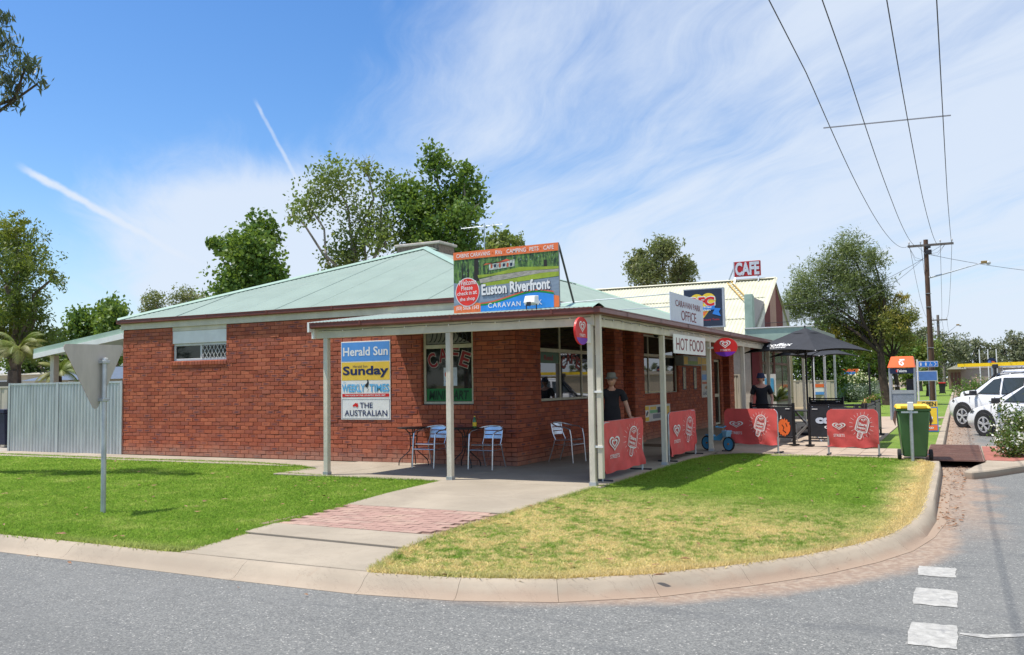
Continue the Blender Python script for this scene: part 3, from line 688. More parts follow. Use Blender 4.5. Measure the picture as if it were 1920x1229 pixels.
BF = [(0, 1, 5, 4), (1, 2, 6, 5), (2, 3, 7, 6), (3, 0, 4, 7), (4, 5, 9, 8), (5, 6, 10, 9), (6, 7, 11, 10), (7, 4, 8, 11), (8, 9, 10, 11)]
BUV = [(0, 0), (1, 0), (1, 1), (0, 1)]
def set_uv(me, nb):
    uv = me.uv_layers.new(name='UVMap'); arr = []
    corner = [BUV[k % 4] for k in range(12)]
    for _ in range(nb):
        for f in BF:
            for i in f: arr += list(corner[i])
    uv.data.foreach_set('uv', arr)
def flush_bricks(parent, nsingle=300):
    global BRICKS
    BRICKS.sort(key=lambda t: t[0]); one = BRICKS[:nsingle]; rest = BRICKS[nsingle:]
    MI = WM[parent].inverted(); protos = {}
    for _, fr, s, e, z0, z1 in one:
        key = (round(e-s, 3), tuple(round(k, 2) for k in fr.n), random.randrange(6))
        if key not in protos:
            f0 = F((0, 0, 0), fr.r, fr.u); me = bpy.data.meshes.new('brick')
            me.from_pydata([tuple(v) for v in brick_verts(f0, 0, e-s, 0, z1-z0)], [], BF); set_uv(me, 1); me.materials.append(BRICK); protos[key] = me
        o = bpy.data.objects.new('brick', protos[key]); COL.objects.link(o); o.parent = parent
        o.location = MI @ fr.p(s, z0)
    vs = []; fs = []
    for k, (_, fr, s, e, z0, z1) in enumerate(rest):
        vs += [tuple(v) for v in brick_verts(fr, s, e, z0, z1)]; fs += [tuple(i+12*k for i in f) for f in BF]
    me = bpy.data.meshes.new('brickwork'); me.from_pydata(vs, [], fs); set_uv(me, len(rest))
    tag(link('brickwork', me, BRICK, parent, True), kind='stuff'); BRICKS = []
FL = F((BL, BY, 0), (1, 0, 0)); LLn = BR-BL
W1 = (-11.27-BL, -9.58-BL, 2.14, 2.92); W2 = (-4.50-BL, -3.34-BL, 1.13, 2.84)
opsL = [W1, W2]
wall_open('wall', FL, LLn, WH, opsL, shop, MORTAR, .22)
brick_face(FL, LLn, WH, opsL)
FR = F((BR, BY, 0), (0, 1, 0)); LR = BYE-BY
opsR = [(3.40-BY, 6.93-BY, 1.15, 2.74), (7.55-BY, 8.30-BY, 0, 2.74), (9.10-BY, 12.85-BY, 1.16, 2.74), (17.05-BY, 17.95-BY, 0, 2.2)]
wall_open('wall', FR, LR, WH, opsR, shop, MORTAR, .22)
brick_face(FR, LR, WH, opsR, .11)
# brick reveals of the openings on the long side and piers that stand proud of the street wall
for (x0, x1, z0, z1), fr in [(o, FL) for o in opsL] + [(o, FR) for o in opsR]:
    for xx, sg in ((x0, 1), (x1, -1)):
        f2 = F(fr.p(xx, z0, -.10), fr.n*sg if False else (fr.n if sg == -1 else -fr.n), fr.u)
        # frame whose normal points into the opening
        f2 = F(fr.p(xx, z0, 0 if sg == 1 else -.11), -fr.n if sg == 1 else fr.n, fr.u)
        brick_face(f2, .11, z1-z0, [], .05)
for y0, y1 in ((6.93, 7.55), (8.30, 9.10), (18.25, 19.0)):
    mb = MB(); mb.box(BR+.0, BR+.22, y0+.03, y1-.03, 0, WH-.02); mb.build('pier', MORTAR, shop)
    brick_face(F((BR+.22, y0+.03, 0), (0, 1, 0)), y1-y0-.06, WH-.02, [], .05)
    brick_face(F((BR, y0+.03, 0), (1, 0, 0)), .22, WH-.02, [], .1)
wall_open('wall', F((BL, BYE, 0), (0, -1, 0)), LR, WH, [], shop, MORTAR, .22)
wall_open('wall', F((BR, BYE, 0), (-1, 0, 0)), LLn, WH, [], shop, MORTAR, .22)
brick_face(F((BL, BYE, 0), (0, -1, 0)), LR, WH, [], 0)
# soldier sills
def sill(fr, x0, x1, z, out=.035):
    n = int((x1-x0)/.086); s = (x1-x0)/n
    me = None
    for k in range(n):
        mb = MB(); a = x0+k*s+.004; b = x0+(k+1)*s-.004
        vs = [fr.p(a, z-.085, -.1), fr.p(b, z-.085, -.1), fr.p(b, z-.10, out), fr.p(a, z-.10, out), fr.p(a, z+.012, -.1), fr.p(b, z+.012, -.1), fr.p(b, z-.018, out), fr.p(a, z-.018, out)]
        mb.add(vs, [(0, 3, 2, 1), (4, 5, 6, 7), (0, 1, 5, 4), (1, 2, 6, 5), (2, 3, 7, 6), (3, 0, 4, 7)])
        mb.build('sill_brick', BRICK, shop, bevel=.003)
sill(FL, W1[0]-.02, W1[1]+.02, W1[2]); sill(FL, W2[0], W2[1], W2[2], .028)
sill(FR, opsR[0][0], opsR[0][1], 1.15, .03); sill(FR, opsR[2][0], opsR[2][1], 1.16, .03)
flush_bricks(shop)

# windows (frame, transom and mullions > panes)
FRAME = mat('cream_window_frame', (.56, .53, .40), .5, var=.08)
FRAMEW = mat('white_window_frame', (.62, .63, .63), .5, var=.06)
def window(fr, x0, x1, z0, z1, vs, hs, m=FRAME, glass=GLASS, back=.07, t=.05, parent=shop, name='window'):
    """frame with vertical bars at vs and horizontal at hs; one pane per cell"""
    mb = MB(); d0, d1 = -back-.03, -back+.02
    mb.fbox(fr, x0, x1, z0, z0+t, d0, d1); mb.fbox(fr, x0, x1, z1-t, z1, d0, d1)
    mb.fbox(fr, x0, x0+t, z0+t, z1-t, d0, d1-.001); mb.fbox(fr, x1-t, x1, z0+t, z1-t, d0, d1-.001)
    for h in hs: mb.fbox(fr, x0+t, x1-t, h-t*.75, h+t*.75, d0, d1-.002)
    for v in vs: mb.fbox(fr, v-t/2, v+t/2, z0+t, z1-t, d0, d1-.005)
    w_ = mb.build(name, m, parent, bevel=.004)
    xs = [x0+t]+list(vs)+[x1-t]; zs = [z0+t]+list(hs)+[z1-t]; panes = []
    for i in range(len(xs)-1):
        for j in range(len(zs)-1):
            q = MB(); q.fbox(fr, xs[i], xs[i+1], zs[j], zs[j+1], -back-.012, -back-.006)
            panes.append(q.build('pane', glass, w_))
    return w_, panes
# small high window with roller-box panel and security grille
w1, _ = window(FL, W1[0]+.02, W1[1], 2.14, 2.53, [W1[0]+.86], [], FRAMEW)
mb = MB(); mb.fbox(FL, W1[0]+.01, W1[1], 2.535, 2.82, -.06, -.012); mb.build('shutter_panel', WHITEP, w1, bevel=.004)
mb = MB(); mb.fbox(FL, W1[0]+.01, W1[1], 2.823, 2.918, -.06, -.002); mb.build('shutter_panel', CREAM, w1, bevel=.004)
mb = MB(); gx0, gx1, gz0, gz1 = W1[0]+.90, W1[1]-.05, 2.19, 2.485
for k in range(-3, 10):
    for s in (1, -1):
        # diagonals clipped to the rectangle
        pts = []
        for tt in np.linspace(0, 1, 13):
            z = gz0+(gz1-gz0)*tt; x = gx0+k*.11+s*(z-gz0)*.62 + (0 if s == 1 else .18)
            if gx0 <= x <= gx1: pts.append((x, z))
        if len(pts) > 1: mb.bar(FL.p(*pts[0], -.042), FL.p(*pts[-1], -.042), .008)
tag(mb.build('security_grille', FRAMEW, w1), kind='stuff')
# cafe window
w2, pn = window(FL, W2[0]+.02, W2[1]-.02, 1.13, 2.84, [], [2.24])
mb = MB(); cxs = (W2[0]+W2[1])/2
fw2 = F(FL.p(0, 0, -.074), (1, 0, 0))
sheet('green_banner', fw2, rect(W2[0]+.075, 1.19, W2[1]-.075, 1.43), mat('green_banner', (.006, .15, .03), .4), w2, .000)
letters('lettering', fw2, 'MINI MART', W2[0]+.13, 1.225, .86, .16, mat('dark_green_print', (.001, .03, .006), .5), w2, .003, bold=.03, slant=.12)
def glyph_arc(fr, txt, x0, x1, zb, ht, m, mo, parent):
    n = len(txt); b = MB(); o = MB()
    for i, ch in enumerate(txt):
        s = (i+.5)/n; X = x0+(x1-x0)*s; Z = zb+.20*(1-(2*s-1)**2); rot = -(2*s-1)*.42; wd = (x1-x0)/n*.92
        bx = glyphs(ch)[0]
        for bb, bold, d in ((o, .055, .001), (b, .022, .004)):
            text(bb, fr, ch, X-wd/2*math.cos(rot), Z-wd/2*math.sin(rot), wd*.9, ht, d, bold=bold, rot=rot, box=bx)
    flat_build(o, 'letter_outline', mo, parent); flat_build(b, 'lettering', m, parent)
DKRED = mat('dark_red_print', (.24, .008, .008), .5)
glyph_arc(fw2, 'CAFE', W2[0]+.15, W2[1]-.15, 1.76, .27, DKRED, mat('cream_print', (.42, .37, .33), .5), w2)
sheet('poster', fw2, rect(W2[0]+.46, 1.48, W2[0]+.76, 1.83), mat('poster_white', (.60, .66, .74), .5), w2, .002)
sheet('poster_print', fw2, ell(W2[0]+.53, 1.70, .045, .055), REDP, w2, .004); sheet('poster_print', fw2, [(W2[0]+.49, 1.56), (W2[0]+.57, 1.55), (W2[0]+.60, 1.66), (W2[0]+.54, 1.62)], BLUEP, w2, .004)
mb = MB()
GREYPAT = mat('grey_film', (.20, .20, .18), .6, var=.2, scale=12)
sheet('etched_film', fw2, [(W2[0]+.075, 2.29), (W2[1]-.10, 2.29), (W2[0]+.80, 2.42), (W2[0]+.5, 2.79), (W2[0]+.075, 2.79)], GREYPAT, w2, .0)
for k in range(9):
    x = W2[0]+.14+k*.095; stroke(mb, fw2, [(x+.09*math.sin(a), 2.56-.02*k+(.23-.018*k)*math.cos(a)) for a in np.linspace(.15, PI-.1, 12)], .024, .004)
flat_build(mb, 'etched_pattern', BLACKP, w2)
# street side windows and doors
def shelf_things(par, fr, x0, x1): pass
wa, _ = window(FR, opsR[0][0]+.02, opsR[0][1]-.02, 1.15, 2.74, [4.5-BY, 5.66-BY], [2.16], glass=GLASSR)
fwa = F(FR.p(0, 0, -.074), (0, 1, 0))
sheet('green_banner', fwa, rect(3.50-BY, 1.90, 4.46-BY, 2.12), mat('deep_green_film', (.008, .10, .04), .4), wa, .0)
letters('lettering', fwa, 'Real', 3.74-BY, 1.96, .42, .10, DKRED, wa, .003, bold=.02)
glyph_arc(fwa, 'CAFE', 4.62-BY, 5.58-BY, 1.72, .23, DKRED, mat('dim_outline', (.10, .03, .03), .5), wa)  # faint letters drawn on the pane stand for a mirrored reflection
wb, _ = window(FR, opsR[2][0]+.02, opsR[2][1]-.02, 1.16, 2.74, [10.3-BY, 11.55-BY], [2.2], glass=GLASSR)
# glass door with posters
d1, _ = window(FR, 7.57-BY, 8.28-BY, .02, 2.74, [], [.95, 2.35], t=.06, name='door')
fd = F(FR.p(0, 0, -.072), (0, 1, 0))
letters('lettering', fd, 'Coke', 7.66-BY, 2.48, .50, .15, mat('white_scribble', (.35, .36, .35), .5), d1, .002, slant=.2)
sheet('poster', fd, rect(7.66-BY, 1.0, 8.20-BY, 1.42), REDP, d1, .002); sheet('poster', fd, rect(7.66-BY, 1.42, 8.20-BY, 1.52), mat('dusky_print', (.38, .2, .15), .5), d1, .002)
sheet('poster', fd, rect(7.74-BY, 1.85, 8.14-BY, 2.12), mat('bright_orange_print', (.95, .13, .03), .45), d1, .002)
sheet('poster', fd, rect(7.78-BY, 1.68, 8.05-BY, 1.82), mat('poster_blue_white', (.45, .50, .60), .5), d1, .002)
mb = MB(); ring(mb, fd, ell(7.97-BY, 1.24, .12, .12), ell(7.97-BY, 1.24, .07, .08), .004); poly(mb, fd, ell(7.97-BY, 1.16, .05, .06), .004); flat_build(mb, 'poster_print', WHITE, d1)
mb = MB(); mb.fbox(FR, 8.16-BY, 8.20-BY, .95, 1.25, -.03, .0); mb.build('handle', BLACKP, d1)
d2, _ = window(FR, 17.07-BY, 17.93-BY, .02, 2.2, [], [1.0], t=.07, glass=GLASS2, name='door')
# solid dark box added inside the shop so panes never look through to daylight
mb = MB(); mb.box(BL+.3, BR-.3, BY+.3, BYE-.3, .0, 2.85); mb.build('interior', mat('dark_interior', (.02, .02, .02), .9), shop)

# eaves: cream fascia, red gutter
mb = MB()
mb.box(BL-.06, BR+.0, BY-.035, BY+.02, WH, 3.055); mb.box(BR-.02, BR+.035, BY-.035, BYE+.03, WH, 3.055); mb.box(BL-.06, BL+.02, BY+.02, BYE, WH, 3.055)
mb.build('fascia', CREAM, shop)
def gutter(name, pts, z0, z1, parent, m=GUT, w_=.115):
    """quad-profile gutter swept along a level path (outer face away from the path's left side)"""
    prof = [(0, z0), (w_*.8, z0), (w_, z0+.02), (w_, z1-.02), (w_+.008, z1-.015), (w_+.008, z1), (w_-.008, z1), (w_-.008, z0+.035), (0, z0+.035)]
    P = [Vector(p) for p in pts]; rings = []
    for i, p in enumerate(P):
        a = (P[i]-P[i-1]).normalized() if i > 0 else None; b = (P[i+1]-P[i]).normalized() if i < len(P)-1 else None
        na = Vector((a.y, -a.x)) if a else None; nb = Vector((b.y, -b.x)) if b else None
        if a is None: n = nb
        elif b is None: n = na
        else: n = (na+nb)/(1+na.dot(nb))
        rings.append([(p.x+n.x*x, p.y+n.y*x, z) for x, z in prof])
    m_ = len(prof); mb = MB(); vs = [v for r in rings for v in r]
    mb.add(vs, [(i*m_+j, i*m_+(j+1) % m_, (i+1)*m_+(j+1) % m_, (i+1)*m_+j) for i in range(len(P)-1) for j in range(m_)] + [tuple(range(m_)), tuple((len(P)-1)*m_+j for j in range(m_))[::-1]])
    o = mb.build(name, m, parent); 
    # joint straps
    st = MB()
    for i in range(len(P)-1):
        L = (P[i+1]-P[i]).length; d = (P[i+1]-P[i]).normalized(); n = Vector((d.y, -d.x)); k = 1.1
        while k < L-.3:
            c = P[i]+d*k; st.add([(c.x-d.x*.018+n.x*x, c.y-d.y*.018+n.y*x, z) for x, z in ((w_+.003, z0+.005), (w_+.011, z0+.02), (w_+.012, z1+.002))] + [(c.x+d.x*.018+n.x*x, c.y+d.y*.018+n.y*x, z) for x, z in ((w_+.003, z0+.005), (w_+.011, z0+.02), (w_+.012, z1+.002))], [(0, 3, 4, 1), (1, 4, 5, 2)]); k += 1.75
    tag(st.build('gutter_strap', GUT, o), kind='stuff'); return o
gutter('gutter', [(BL-.07, BYE), (BL-.07, BY-.035), (BR+.035, BY-.035), (BR+.035, BYE)], 3.055, 3.155, shop, w_=.07)

def corrugated(name, e0, e1, top, m, parent, pitch=.076, amp=.009, base=0., step=6, sheets=None, thick=True):
    """corrugated roof plane. e0->e1: eave line; top(s) -> 3D point on the upper edge for eave parameter s (0..1)"""
    e0, e1 = Vector(e0), Vector(e1); L = (e1-e0).length; n = int(L/pitch*step); vs = []; mid = top(.5)
    nrm = (e1-e0).cross(Vector(mid)-e0).normalized()
    if nrm.z < 0: nrm = -nrm
    for i in range(n+1):
        s = i/n; a = e0.lerp(e1, s); b = Vector(top(s)); h = amp*math.sin(2*PI*s*L/pitch)
        vs += [a+nrm*h, b+nrm*h]
    mb = MB(); mb.smooth = True; mb.add(vs, [(2*i, 2*i+2, 2*i+3, 2*i+1) for i in range(n)])
    me = mb.mesh(name); o = link(name, me, m, parent, True); return o
zr, ze = 5.12, 3.15; PKX = -7.66; EL, ER, EF, EB = BL-.12, BR+.08, BY-.08, BYE+.05
PKF = 7.55; PKB = 17.6
def hip_front(s): 
    x = EL+(ER-EL)*s; k = 1-abs(2*s-1); return (x, EF+(PKF-EF)*k, ze+(zr-ze)*k)
GREENT = GREENR
corrugated('roof', (EL, EF, ze), (ER, EF, ze), hip_front, GREENR, shop, step=6)
def hip_right(s):
    y = EF+(EB-EF)*s; a = (PKF-EF)/(EB-EF); b = (PKB-EF)/(EB-EF)
    k = s/a if s < a else (1 if s < b else (1-s)/(1-b)); return (ER+(PKX-ER)*k, y, ze+(zr-ze)*k)
corrugated('roof', (ER, EF, ze), (ER, EB, ze), hip_right, GREENR, shop)
corrugated('roof', (EL, EF, ze), (EL, EB, ze), lambda s: (EL+(PKX-EL)*((PKX-hip_right(s)[0]-(PKX-ER))/(ER-PKX)*-1 if False else (hip_right(s)[0]-ER)/(PKX-ER)), hip_right(s)[1], hip_right(s)[2]), GREENR, shop)
def hip_back(s): 
    x = ER+(EL-ER)*s; k = 1-abs(2*s-1); return (x, EB+(PKB-EB)*k, ze+(zr-ze)*k)
corrugated('roof', (ER, EB, ze), (EL, EB, ze), hip_back, GREENR, shop, step=3)
RC = mat('roof_capping', (.30, .42, .34), .4, var=.06)
def capping(a, b, parent=shop, m=None, w_=.11):
    a, b = Vector(a), Vector(b); mb = MB(); d = (b-a).normalized(); x = d.cross(Vector((0, 0, 1))).normalized(); up = x.cross(d)
    pr = [(-w_, -.035), (-w_, -.022), (-.03, .02), (0, .034), (.03, .02), (w_, -.022), (w_, -.035)]
    n = len(pr); vs = [a+x*p+up*q for p, q in pr]+[b+x*p+up*q for p, q in pr]
    mb.add(vs, [(i, i+1, n+i+1, n+i) for i in range(n-1)]); return mb.build('ridge_cap', m or RC, parent)
capping((EL, EF, ze+.02), (PKX, PKF, zr+.03)); capping((ER, EF, ze+.02), (PKX, PKF, zr+.03)); capping((PKX, PKF, zr+.03), (PKX, PKB, zr+.03)); capping((PKX, PKB, zr+.03), (ER, EB, ze+.02))
# roof screws rows and sheet laps read as fine lines
mb = MB()
for k in range(1, 11):
    s = k/11.; a = Vector((EL+(ER-EL)*s, EF, ze)); b = Vector(hip_front(s)); n = Vector((0, -(zr-ze), PKF-EF)).normalized()
    mb.bar(a+n*.0095, b+n*.0095-(b-a).normalized()*.1, .012, .0015)
tag(mb.build('sheet_lap', GREENR, shop), kind='stuff')
# brick vent on the ridge
vent = thing('roof_vent', 'low brick chimney with pale cap on the ridge of the green roof', 'chimney', (-8.1, 8.3, 5.0))
VB = mat('grey_brick', (.24, .19, .15), .9, var=.3, scale=14)
cx_, cy_, ang = -8.15, 8.35, 0.0
mb = MB(); mb.box(-8.86, -7.52, 7.95, 8.75, 4.8, 5.30); mb.build('core', VB, vent)
k = 0
for r in range(5):
    for x in np.arange(-8.87, -7.6, .24):
        mb = MB(); xa = max(-8.87, x+(.12 if r % 2 else 0)); xb = min(xa+.23, -7.51)
        if xb-xa > .04: mb.box(xa, xb, 7.935, 7.95, 4.90+r*.086, 4.975+r*.086); mb.build('brick', VB, vent)
mb = MB(); mb.box(-8.93, -7.45, 7.88, 8.82, 5.30, 5.37); mb.build('cap', mat('cement_cap', (.50, .46, .40), .9, var=.15, scale=5), vent, bevel=.015)

# ------------------------------------------------------------------ veranda
VE = BYE+.9
ver = thing('veranda', 'cream timber veranda with red brown gutter wrapping the shop corner', 'veranda', (-1.2, 5, 0))
ZV, ZW = 2.60, 2.915
corrugated('roof', (-5.17, -.18, ZV), (.18, -.18, ZV), lambda s: (-5.17+5.35*s if -5.17+5.35*s < -2.37 else .18-(.18+2.37)*min(1, (1-s)*5.35/2.55), BY-.05-(0 if -5.17+5.35*s < -2.37 else (BY+.13)*(1-min(1, (1-s)*5.35/2.55))), ZV+(ZW-ZV)*(1 if -5.17+5.35*s < -2.37 else min(1, (1-s)*5.35/2.55))), GREENR, ver)
Ls = VE+.18
corrugated('roof', (.18, -.18, ZV), (.18, VE, ZV), lambda s: (.18-2.55*min(1, s*Ls/2.47), -.18+Ls*s, ZV+(ZW-ZV)*min(1, s*Ls/2.47)), GREENR, ver)
capping((.18, -.18, ZV+.02), (-2.37, BY-.05, ZW+.02), ver, w_=.09)
gutter('gutter', [(-5.17, -.085), (.085, -.085), (.085, VE)], 2.50, 2.60, ver)
mb = MB()
mb.box(-5.12, .045, -.05, .0, 2.335, 2.50); mb.box(-.0, .05, .0, VE, 2.335, 2.50)
mb.build('beam', CREAM, ver, bevel=.004)
mb = MB(); mb.prism([(-5.175, -.21, 2.44), (-5.175, -.21, 2.61), (-5.175, BY-.04, 2.93), (-5.175, BY-.04, 2.76)], (.04, 0, 0)); mb.build('barge_board', WHITEP, ver)
mb = MB(); mb.box(-5.175, -5.12, -.10, -.045, 2.33, 2.60); mb.build('end_block', WHITEP, ver, bevel=.004)
SOF = mat('veranda_rafter', (.30, .23, .12), .8, var=.2)
for x in np.arange(-4.8, -2.4, .9): MB().bar((x, -.04, 2.53), (x, BY-.02, 2.83), .045, .09).build('rafter', SOF, ver)
for y in np.arange(.1, VE-.2, .9): MB().bar((.03, y, 2.53), (.03-(.03-BR-.02)*min(1, (y+.1)/2.4), y, 2.53+.30*min(1, (y+.1)/2.4)), .045, .09).build('rafter', SOF, ver)
# soffit lining
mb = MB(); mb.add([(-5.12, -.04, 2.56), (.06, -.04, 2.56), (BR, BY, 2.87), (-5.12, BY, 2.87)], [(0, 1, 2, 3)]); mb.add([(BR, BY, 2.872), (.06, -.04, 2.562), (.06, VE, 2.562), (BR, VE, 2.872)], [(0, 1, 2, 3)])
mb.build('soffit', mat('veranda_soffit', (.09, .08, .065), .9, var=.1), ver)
SH = .09
postm = None
def post(x, y, label, h=2.335, m=POSTM, grp='square posts holding up the shop veranda', s=SH, cat='post'):
    t = thing('veranda_post', label, cat, (x, y, 0), 0, grp)
    MB().box(-s/2, s/2, -s/2, s/2, .02, h).build('shaft', m, t, world=False, bevel=.006)
    MB().box(-s/2-.008, s/2+.008, -s/2-.008, s/2+.008, 0, .05).build('stirrup', GALV, t, world=False)
    return t
post(-4.92, -.0, 'leftmost veranda post standing at the lawn edge'); post(-2.46, 0, 'weathered veranda post in front of the cafe window')
post(0-.03, 0, 'corner veranda post beside the downpipe'); 
for y, l in ((3.40, 'veranda post between the first and second red banners'), (6.75, 'veranda post in front of the small blue bicycle'), (10.1, 'veranda post just left of the woman in a dark hat'), (13.4, 'veranda post just right of the woman in a dark hat'), (16.8, 'slim veranda post beside the potted palm'), (19.8, 'veranda post left of the first umbrella pole')): post(.0, y, l)
dp = thing('downpipe', 'square cream downpipe strapped to the corner veranda post', 'downpipe', (.085, .02, .0))
MB().box(.045, .125, -.02, .06, .10, 2.50).build('pipe', CREAM, dp, bevel=.006)
for z in (.55, 1.35): MB().box(-.02, .135, -.035, .0, z, z+.03).build('bracket', WHITEP, dp)
MB().box(.05, .06, -.045, -.02, .0, .1)
# string lights along the beam
mb = MB(); xs = np.linspace(-5.05, 0, 60)
mb.tube([(x, -.058, 2.47-.014*abs(math.sin(x*3.2))) for x in xs], .0035, 5)
ys = np.linspace(.1, 14, 120); mb.tube([(.058, y, 2.47-.018*abs(math.sin(y*3.2))) for y in ys], .0035, 5)
sl = tag(mb.build('light_string', PLAST), 'thin string of small bulbs clipped along the veranda beam', 'string lights')
mb = MB()
for x in np.arange(-4.95, -.1, .42): mb.lathe([(.001, 0), (.012, .006), (.012, .02), (.004, .03)], (x, -.062, 2.44), 6)
for y in np.arange(.3, 13.5, .42): mb.lathe([(.001, 0), (.012, .006), (.012, .02), (.004, .03)], (.066, y, 2.43), 6)
tag(mb.build('bulb', WHITEP, sl), kind='stuff')
dome = thing('security_camera', 'small dark dome camera under the veranda beam', 'camera', (-.95, 6.1, 2.5))
MB().lathe([(.09, .0), (.09, .10), (.07, .14), (.01, .15)], (-.95, 6.1, 2.52), 16).build('housing', mat('grey_plastic', (.30, .30, .29), .5), dome)
MB().lathe([(.01, -.08), (.05, -.06), (.075, 0)], (-.95, 6.1, 2.52), 16).build('dome', PLAST, dome)

# ================================================================== SIGNS
# newspaper board
hs_ = thing('newspaper_sign', 'tall white framed board of four newspaper mastheads on the brick wall', 'sign', (-5.8, 2.30, 1.6))
fh = F((-6.42, 2.315, .83), (1, 0, 0)); W_, H_ = 1.21, 1.575
MB().fbox(fh, 0, W_, 0, H_, -.02, .0).build('panel', WHITEP, hs_, bevel=.003)
LB = mat('light_blue_print', (.10, .30, .68), .5, var=.04); MY = mat('mustard_print', (.78, .52, .06), .5, var=.05); SKY_ = mat('sky_blue_print', (.10, .42, .72), .5); NV = mat('dark_navy_print', (.015, .025, .10), .5)
sheet('print', fh, rect(.015, 1.175, W_-.015, H_-.02), LB, hs_, .002)
letters('lettering', fh, 'Herald Sun', .06, 1.285, W_-.12, .17, WHITE, hs_, .005, bold=.02)
sheet('print', fh, rect(.015, .79, W_-.015, 1.155), MY, hs_, .002)
letters('lettering', fh, 'Herald Sun', .30, 1.045, .36, .05, NV, hs_, .005); letters('lettering', fh, 'Sunday', .06, .85, W_-.12, .22, NV, hs_, .005, bold=.03)
letters('lettering', fh, 'The', .045, .735, .08, .03, SKY_, hs_, .005, slant=.2)
letters('lettering', fh, 'WEEKLY', .03, .56, .56, .145, SKY_, hs_, .005, bold=.03); letters('lettering', fh, 'TIMES', .71, .56, .47, .145, SKY_, hs_, .005, bold=.03)
mb = MB(); poly(mb, fh, [(.60, .66), (.655, .64), (.685, .70), (.69, .765), (.66, .78), (.645, .73), (.60, .70)], .005); poly(mb, fh, ell(.665, .785, .017, .02), .006); stroke(mb, fh, [(.655, .64), (.685, .60), (.64, .55)], .006, .005)
flat_build(mb, 'figure_print', BLACKP, hs_)
sheet('print', fh, rect(.03, .455, W_-.03, .52), REDP, hs_, .003); letters('lettering', fh, 'THE VOICE OF THE COUNTRY SINCE 1869', .10, .475, W_-.22, .026, WHITE, hs_, .006, bold=.02)
mb = MB(); ring(mb, fh, rect(.02, .02, W_-.02, .41), rect(.027, .027, W_-.027, .403), .003); flat_build(mb, 'border', NV, hs_)
letters('lettering', fh, 'THE', .47, .235, .31, .105, NV, hs_, .005, bold=.015)
letters('lettering', fh, 'AUSTRALIAN', .09, .075, 1.04, .115, NV, hs_, .005, bold=.012)
AU = [(0, .35), (.08, .55), (.3, .68), (.42, .85), (.55, .95), (.62, .82), (.74, .78), (.80, 1.0), (.88, .78), (1.0, .45), (.96, .2), (.8, 0), (.66, .08), (.55, .22), (.35, .24), (.15, .12), (.05, .18)]
sheet('map_print', fh, [(.29+a*.14, .245+b*.10) for a, b in AU], REDP, hs_, .005)

# billboard on the veranda roof
bb = thing('billboard', 'large colour billboard for the riverfront caravan park on the veranda roof', 'billboard', (-1.6, .3, 2.7))
fb = F((-2.52, .27, 2.66), (1, 0, .006)); W_, H_ = 1.88, 1.0
MB().fbox(fb, 0, W_, 0, H_, -.035, .0).build('panel', mat('board_edge', (.25, .25, .25), .5), bb)
def mat_photo():
    m = bpy.data.materials.new('printed_trees'); m.use_nodes = True; t = NT(m.node_tree); b = t.n['Principled BSDF']
    P = t.add('ShaderNodeNewGeometry').outputs['Position']; n = t.noise(P, 9, 6, .7); n2 = t.noise(t.vec('MULTIPLY', P, (1, 1, .25)), 22, 5, .7)
    c = t.mix(t.ss(n, .38, .62), (.015, .04, .02), (.09, .20, .04)); c = t.mix(t.math('MULTIPLY', t.ss(n2, .45, .62), .8), c, (.22, .38, .08))
    c = t.mix(t.ss(t.noise(P, 30, 3), .62, .72), c, (.30, .38, .42)); t.put(b.inputs['Base Color'], c); b.inputs['Roughness'].default_value = .45; return m
PT = mat_photo(); ORB = mat('orange_board', (.86, .20, .06), .45, var=.04)
sheet('picture', fb, rect(0, .44, W_, .88), PT, bb, .002)
for x0, x1, z0, z1 in ((.38, .46, .5, .88), (.15, .17, .52, .82), (.26, .28, .52, .86), (1.62, 1.68, .52, .75)): sheet('picture_trunk', fb, [(x0, z0), (x1+.01, z0), (x1, z1), (x0+.01, z1)], mat('printed_trunk', (.03, .025, .02), .5), bb, .003)
sheet('picture_water', fb, [(0, 0), (W_, 0), (W_, .47), (1.1, .43), (.5, .41), (0, .5)], mat('printed_water', (.24, .30, .37), .45, var=.15, scale=3, stretch=(1, 1, 5)), bb, .0035)
sheet('picture_lawn', fb, [(.52, .41), (.9, .42), (1.5, .46), (W_, .48), (W_, .56), (1.6, .55), (1.1, .50), (.55, .46)], mat('printed_lawn', (.32, .42, .04), .5, var=.2, scale=6), bb, .004)
sheet('picture_path', fb, [(.5, .46), (1.0, .50), (1.6, .55), (W_, .55), (W_, .59), (1.3, .60), (.8, .57), (.48, .53)], mat('printed_path', (.38, .36, .30), .5, var=.35, scale=14, stretch=(1, 1, 6)), bb, .0045)
sheet('picture_lawn', fb, [(.46, .55), (.8, .575), (1.3, .605), (W_, .595), (W_, .63), (1.2, .67), (.7, .60), (.45, .60)], MATS['printed_lawn'], bb, .005)
sheet('picture_cabin', fb, [(.66, .66), (1.12, .69), (1.12, .80), (.66, .76)], mat('printed_cabin', (.46, .52, .46), .5, var=.5, scale=22), bb, .006)
for x in (.69, .84, .98): sheet('picture_door', fb, rect(x, .69, x+.035, .755), mat('printed_brick_red', (.45, .10, .04), .5), bb, .0066)
for x in (.75, .91, 1.04): sheet('picture_window', fb, rect(x, .70, x+.04, .75), NAVY, bb, .0066)
sheet('picture_roof', fb, [(.56, .75), (.80, .78), (.86, .785), (.98, .82), (1.05, .79), (1.14, .80), (.86, .765), (.60, .775)], mat('printed_roof_red', (.70, .12, .05), .5), bb, .007)
mb = MB(); tt = np.linspace(0, 1, 30)
sheet('print', fb, [(0, 0), (.50, 0), (.50, .14), (.35, .17), (.0, .12)], ORB, bb, .008); sheet('print', fb, [(1.79, 0), (W_, 0), (W_, .17), (1.79, .19)], ORB, bb, .008)
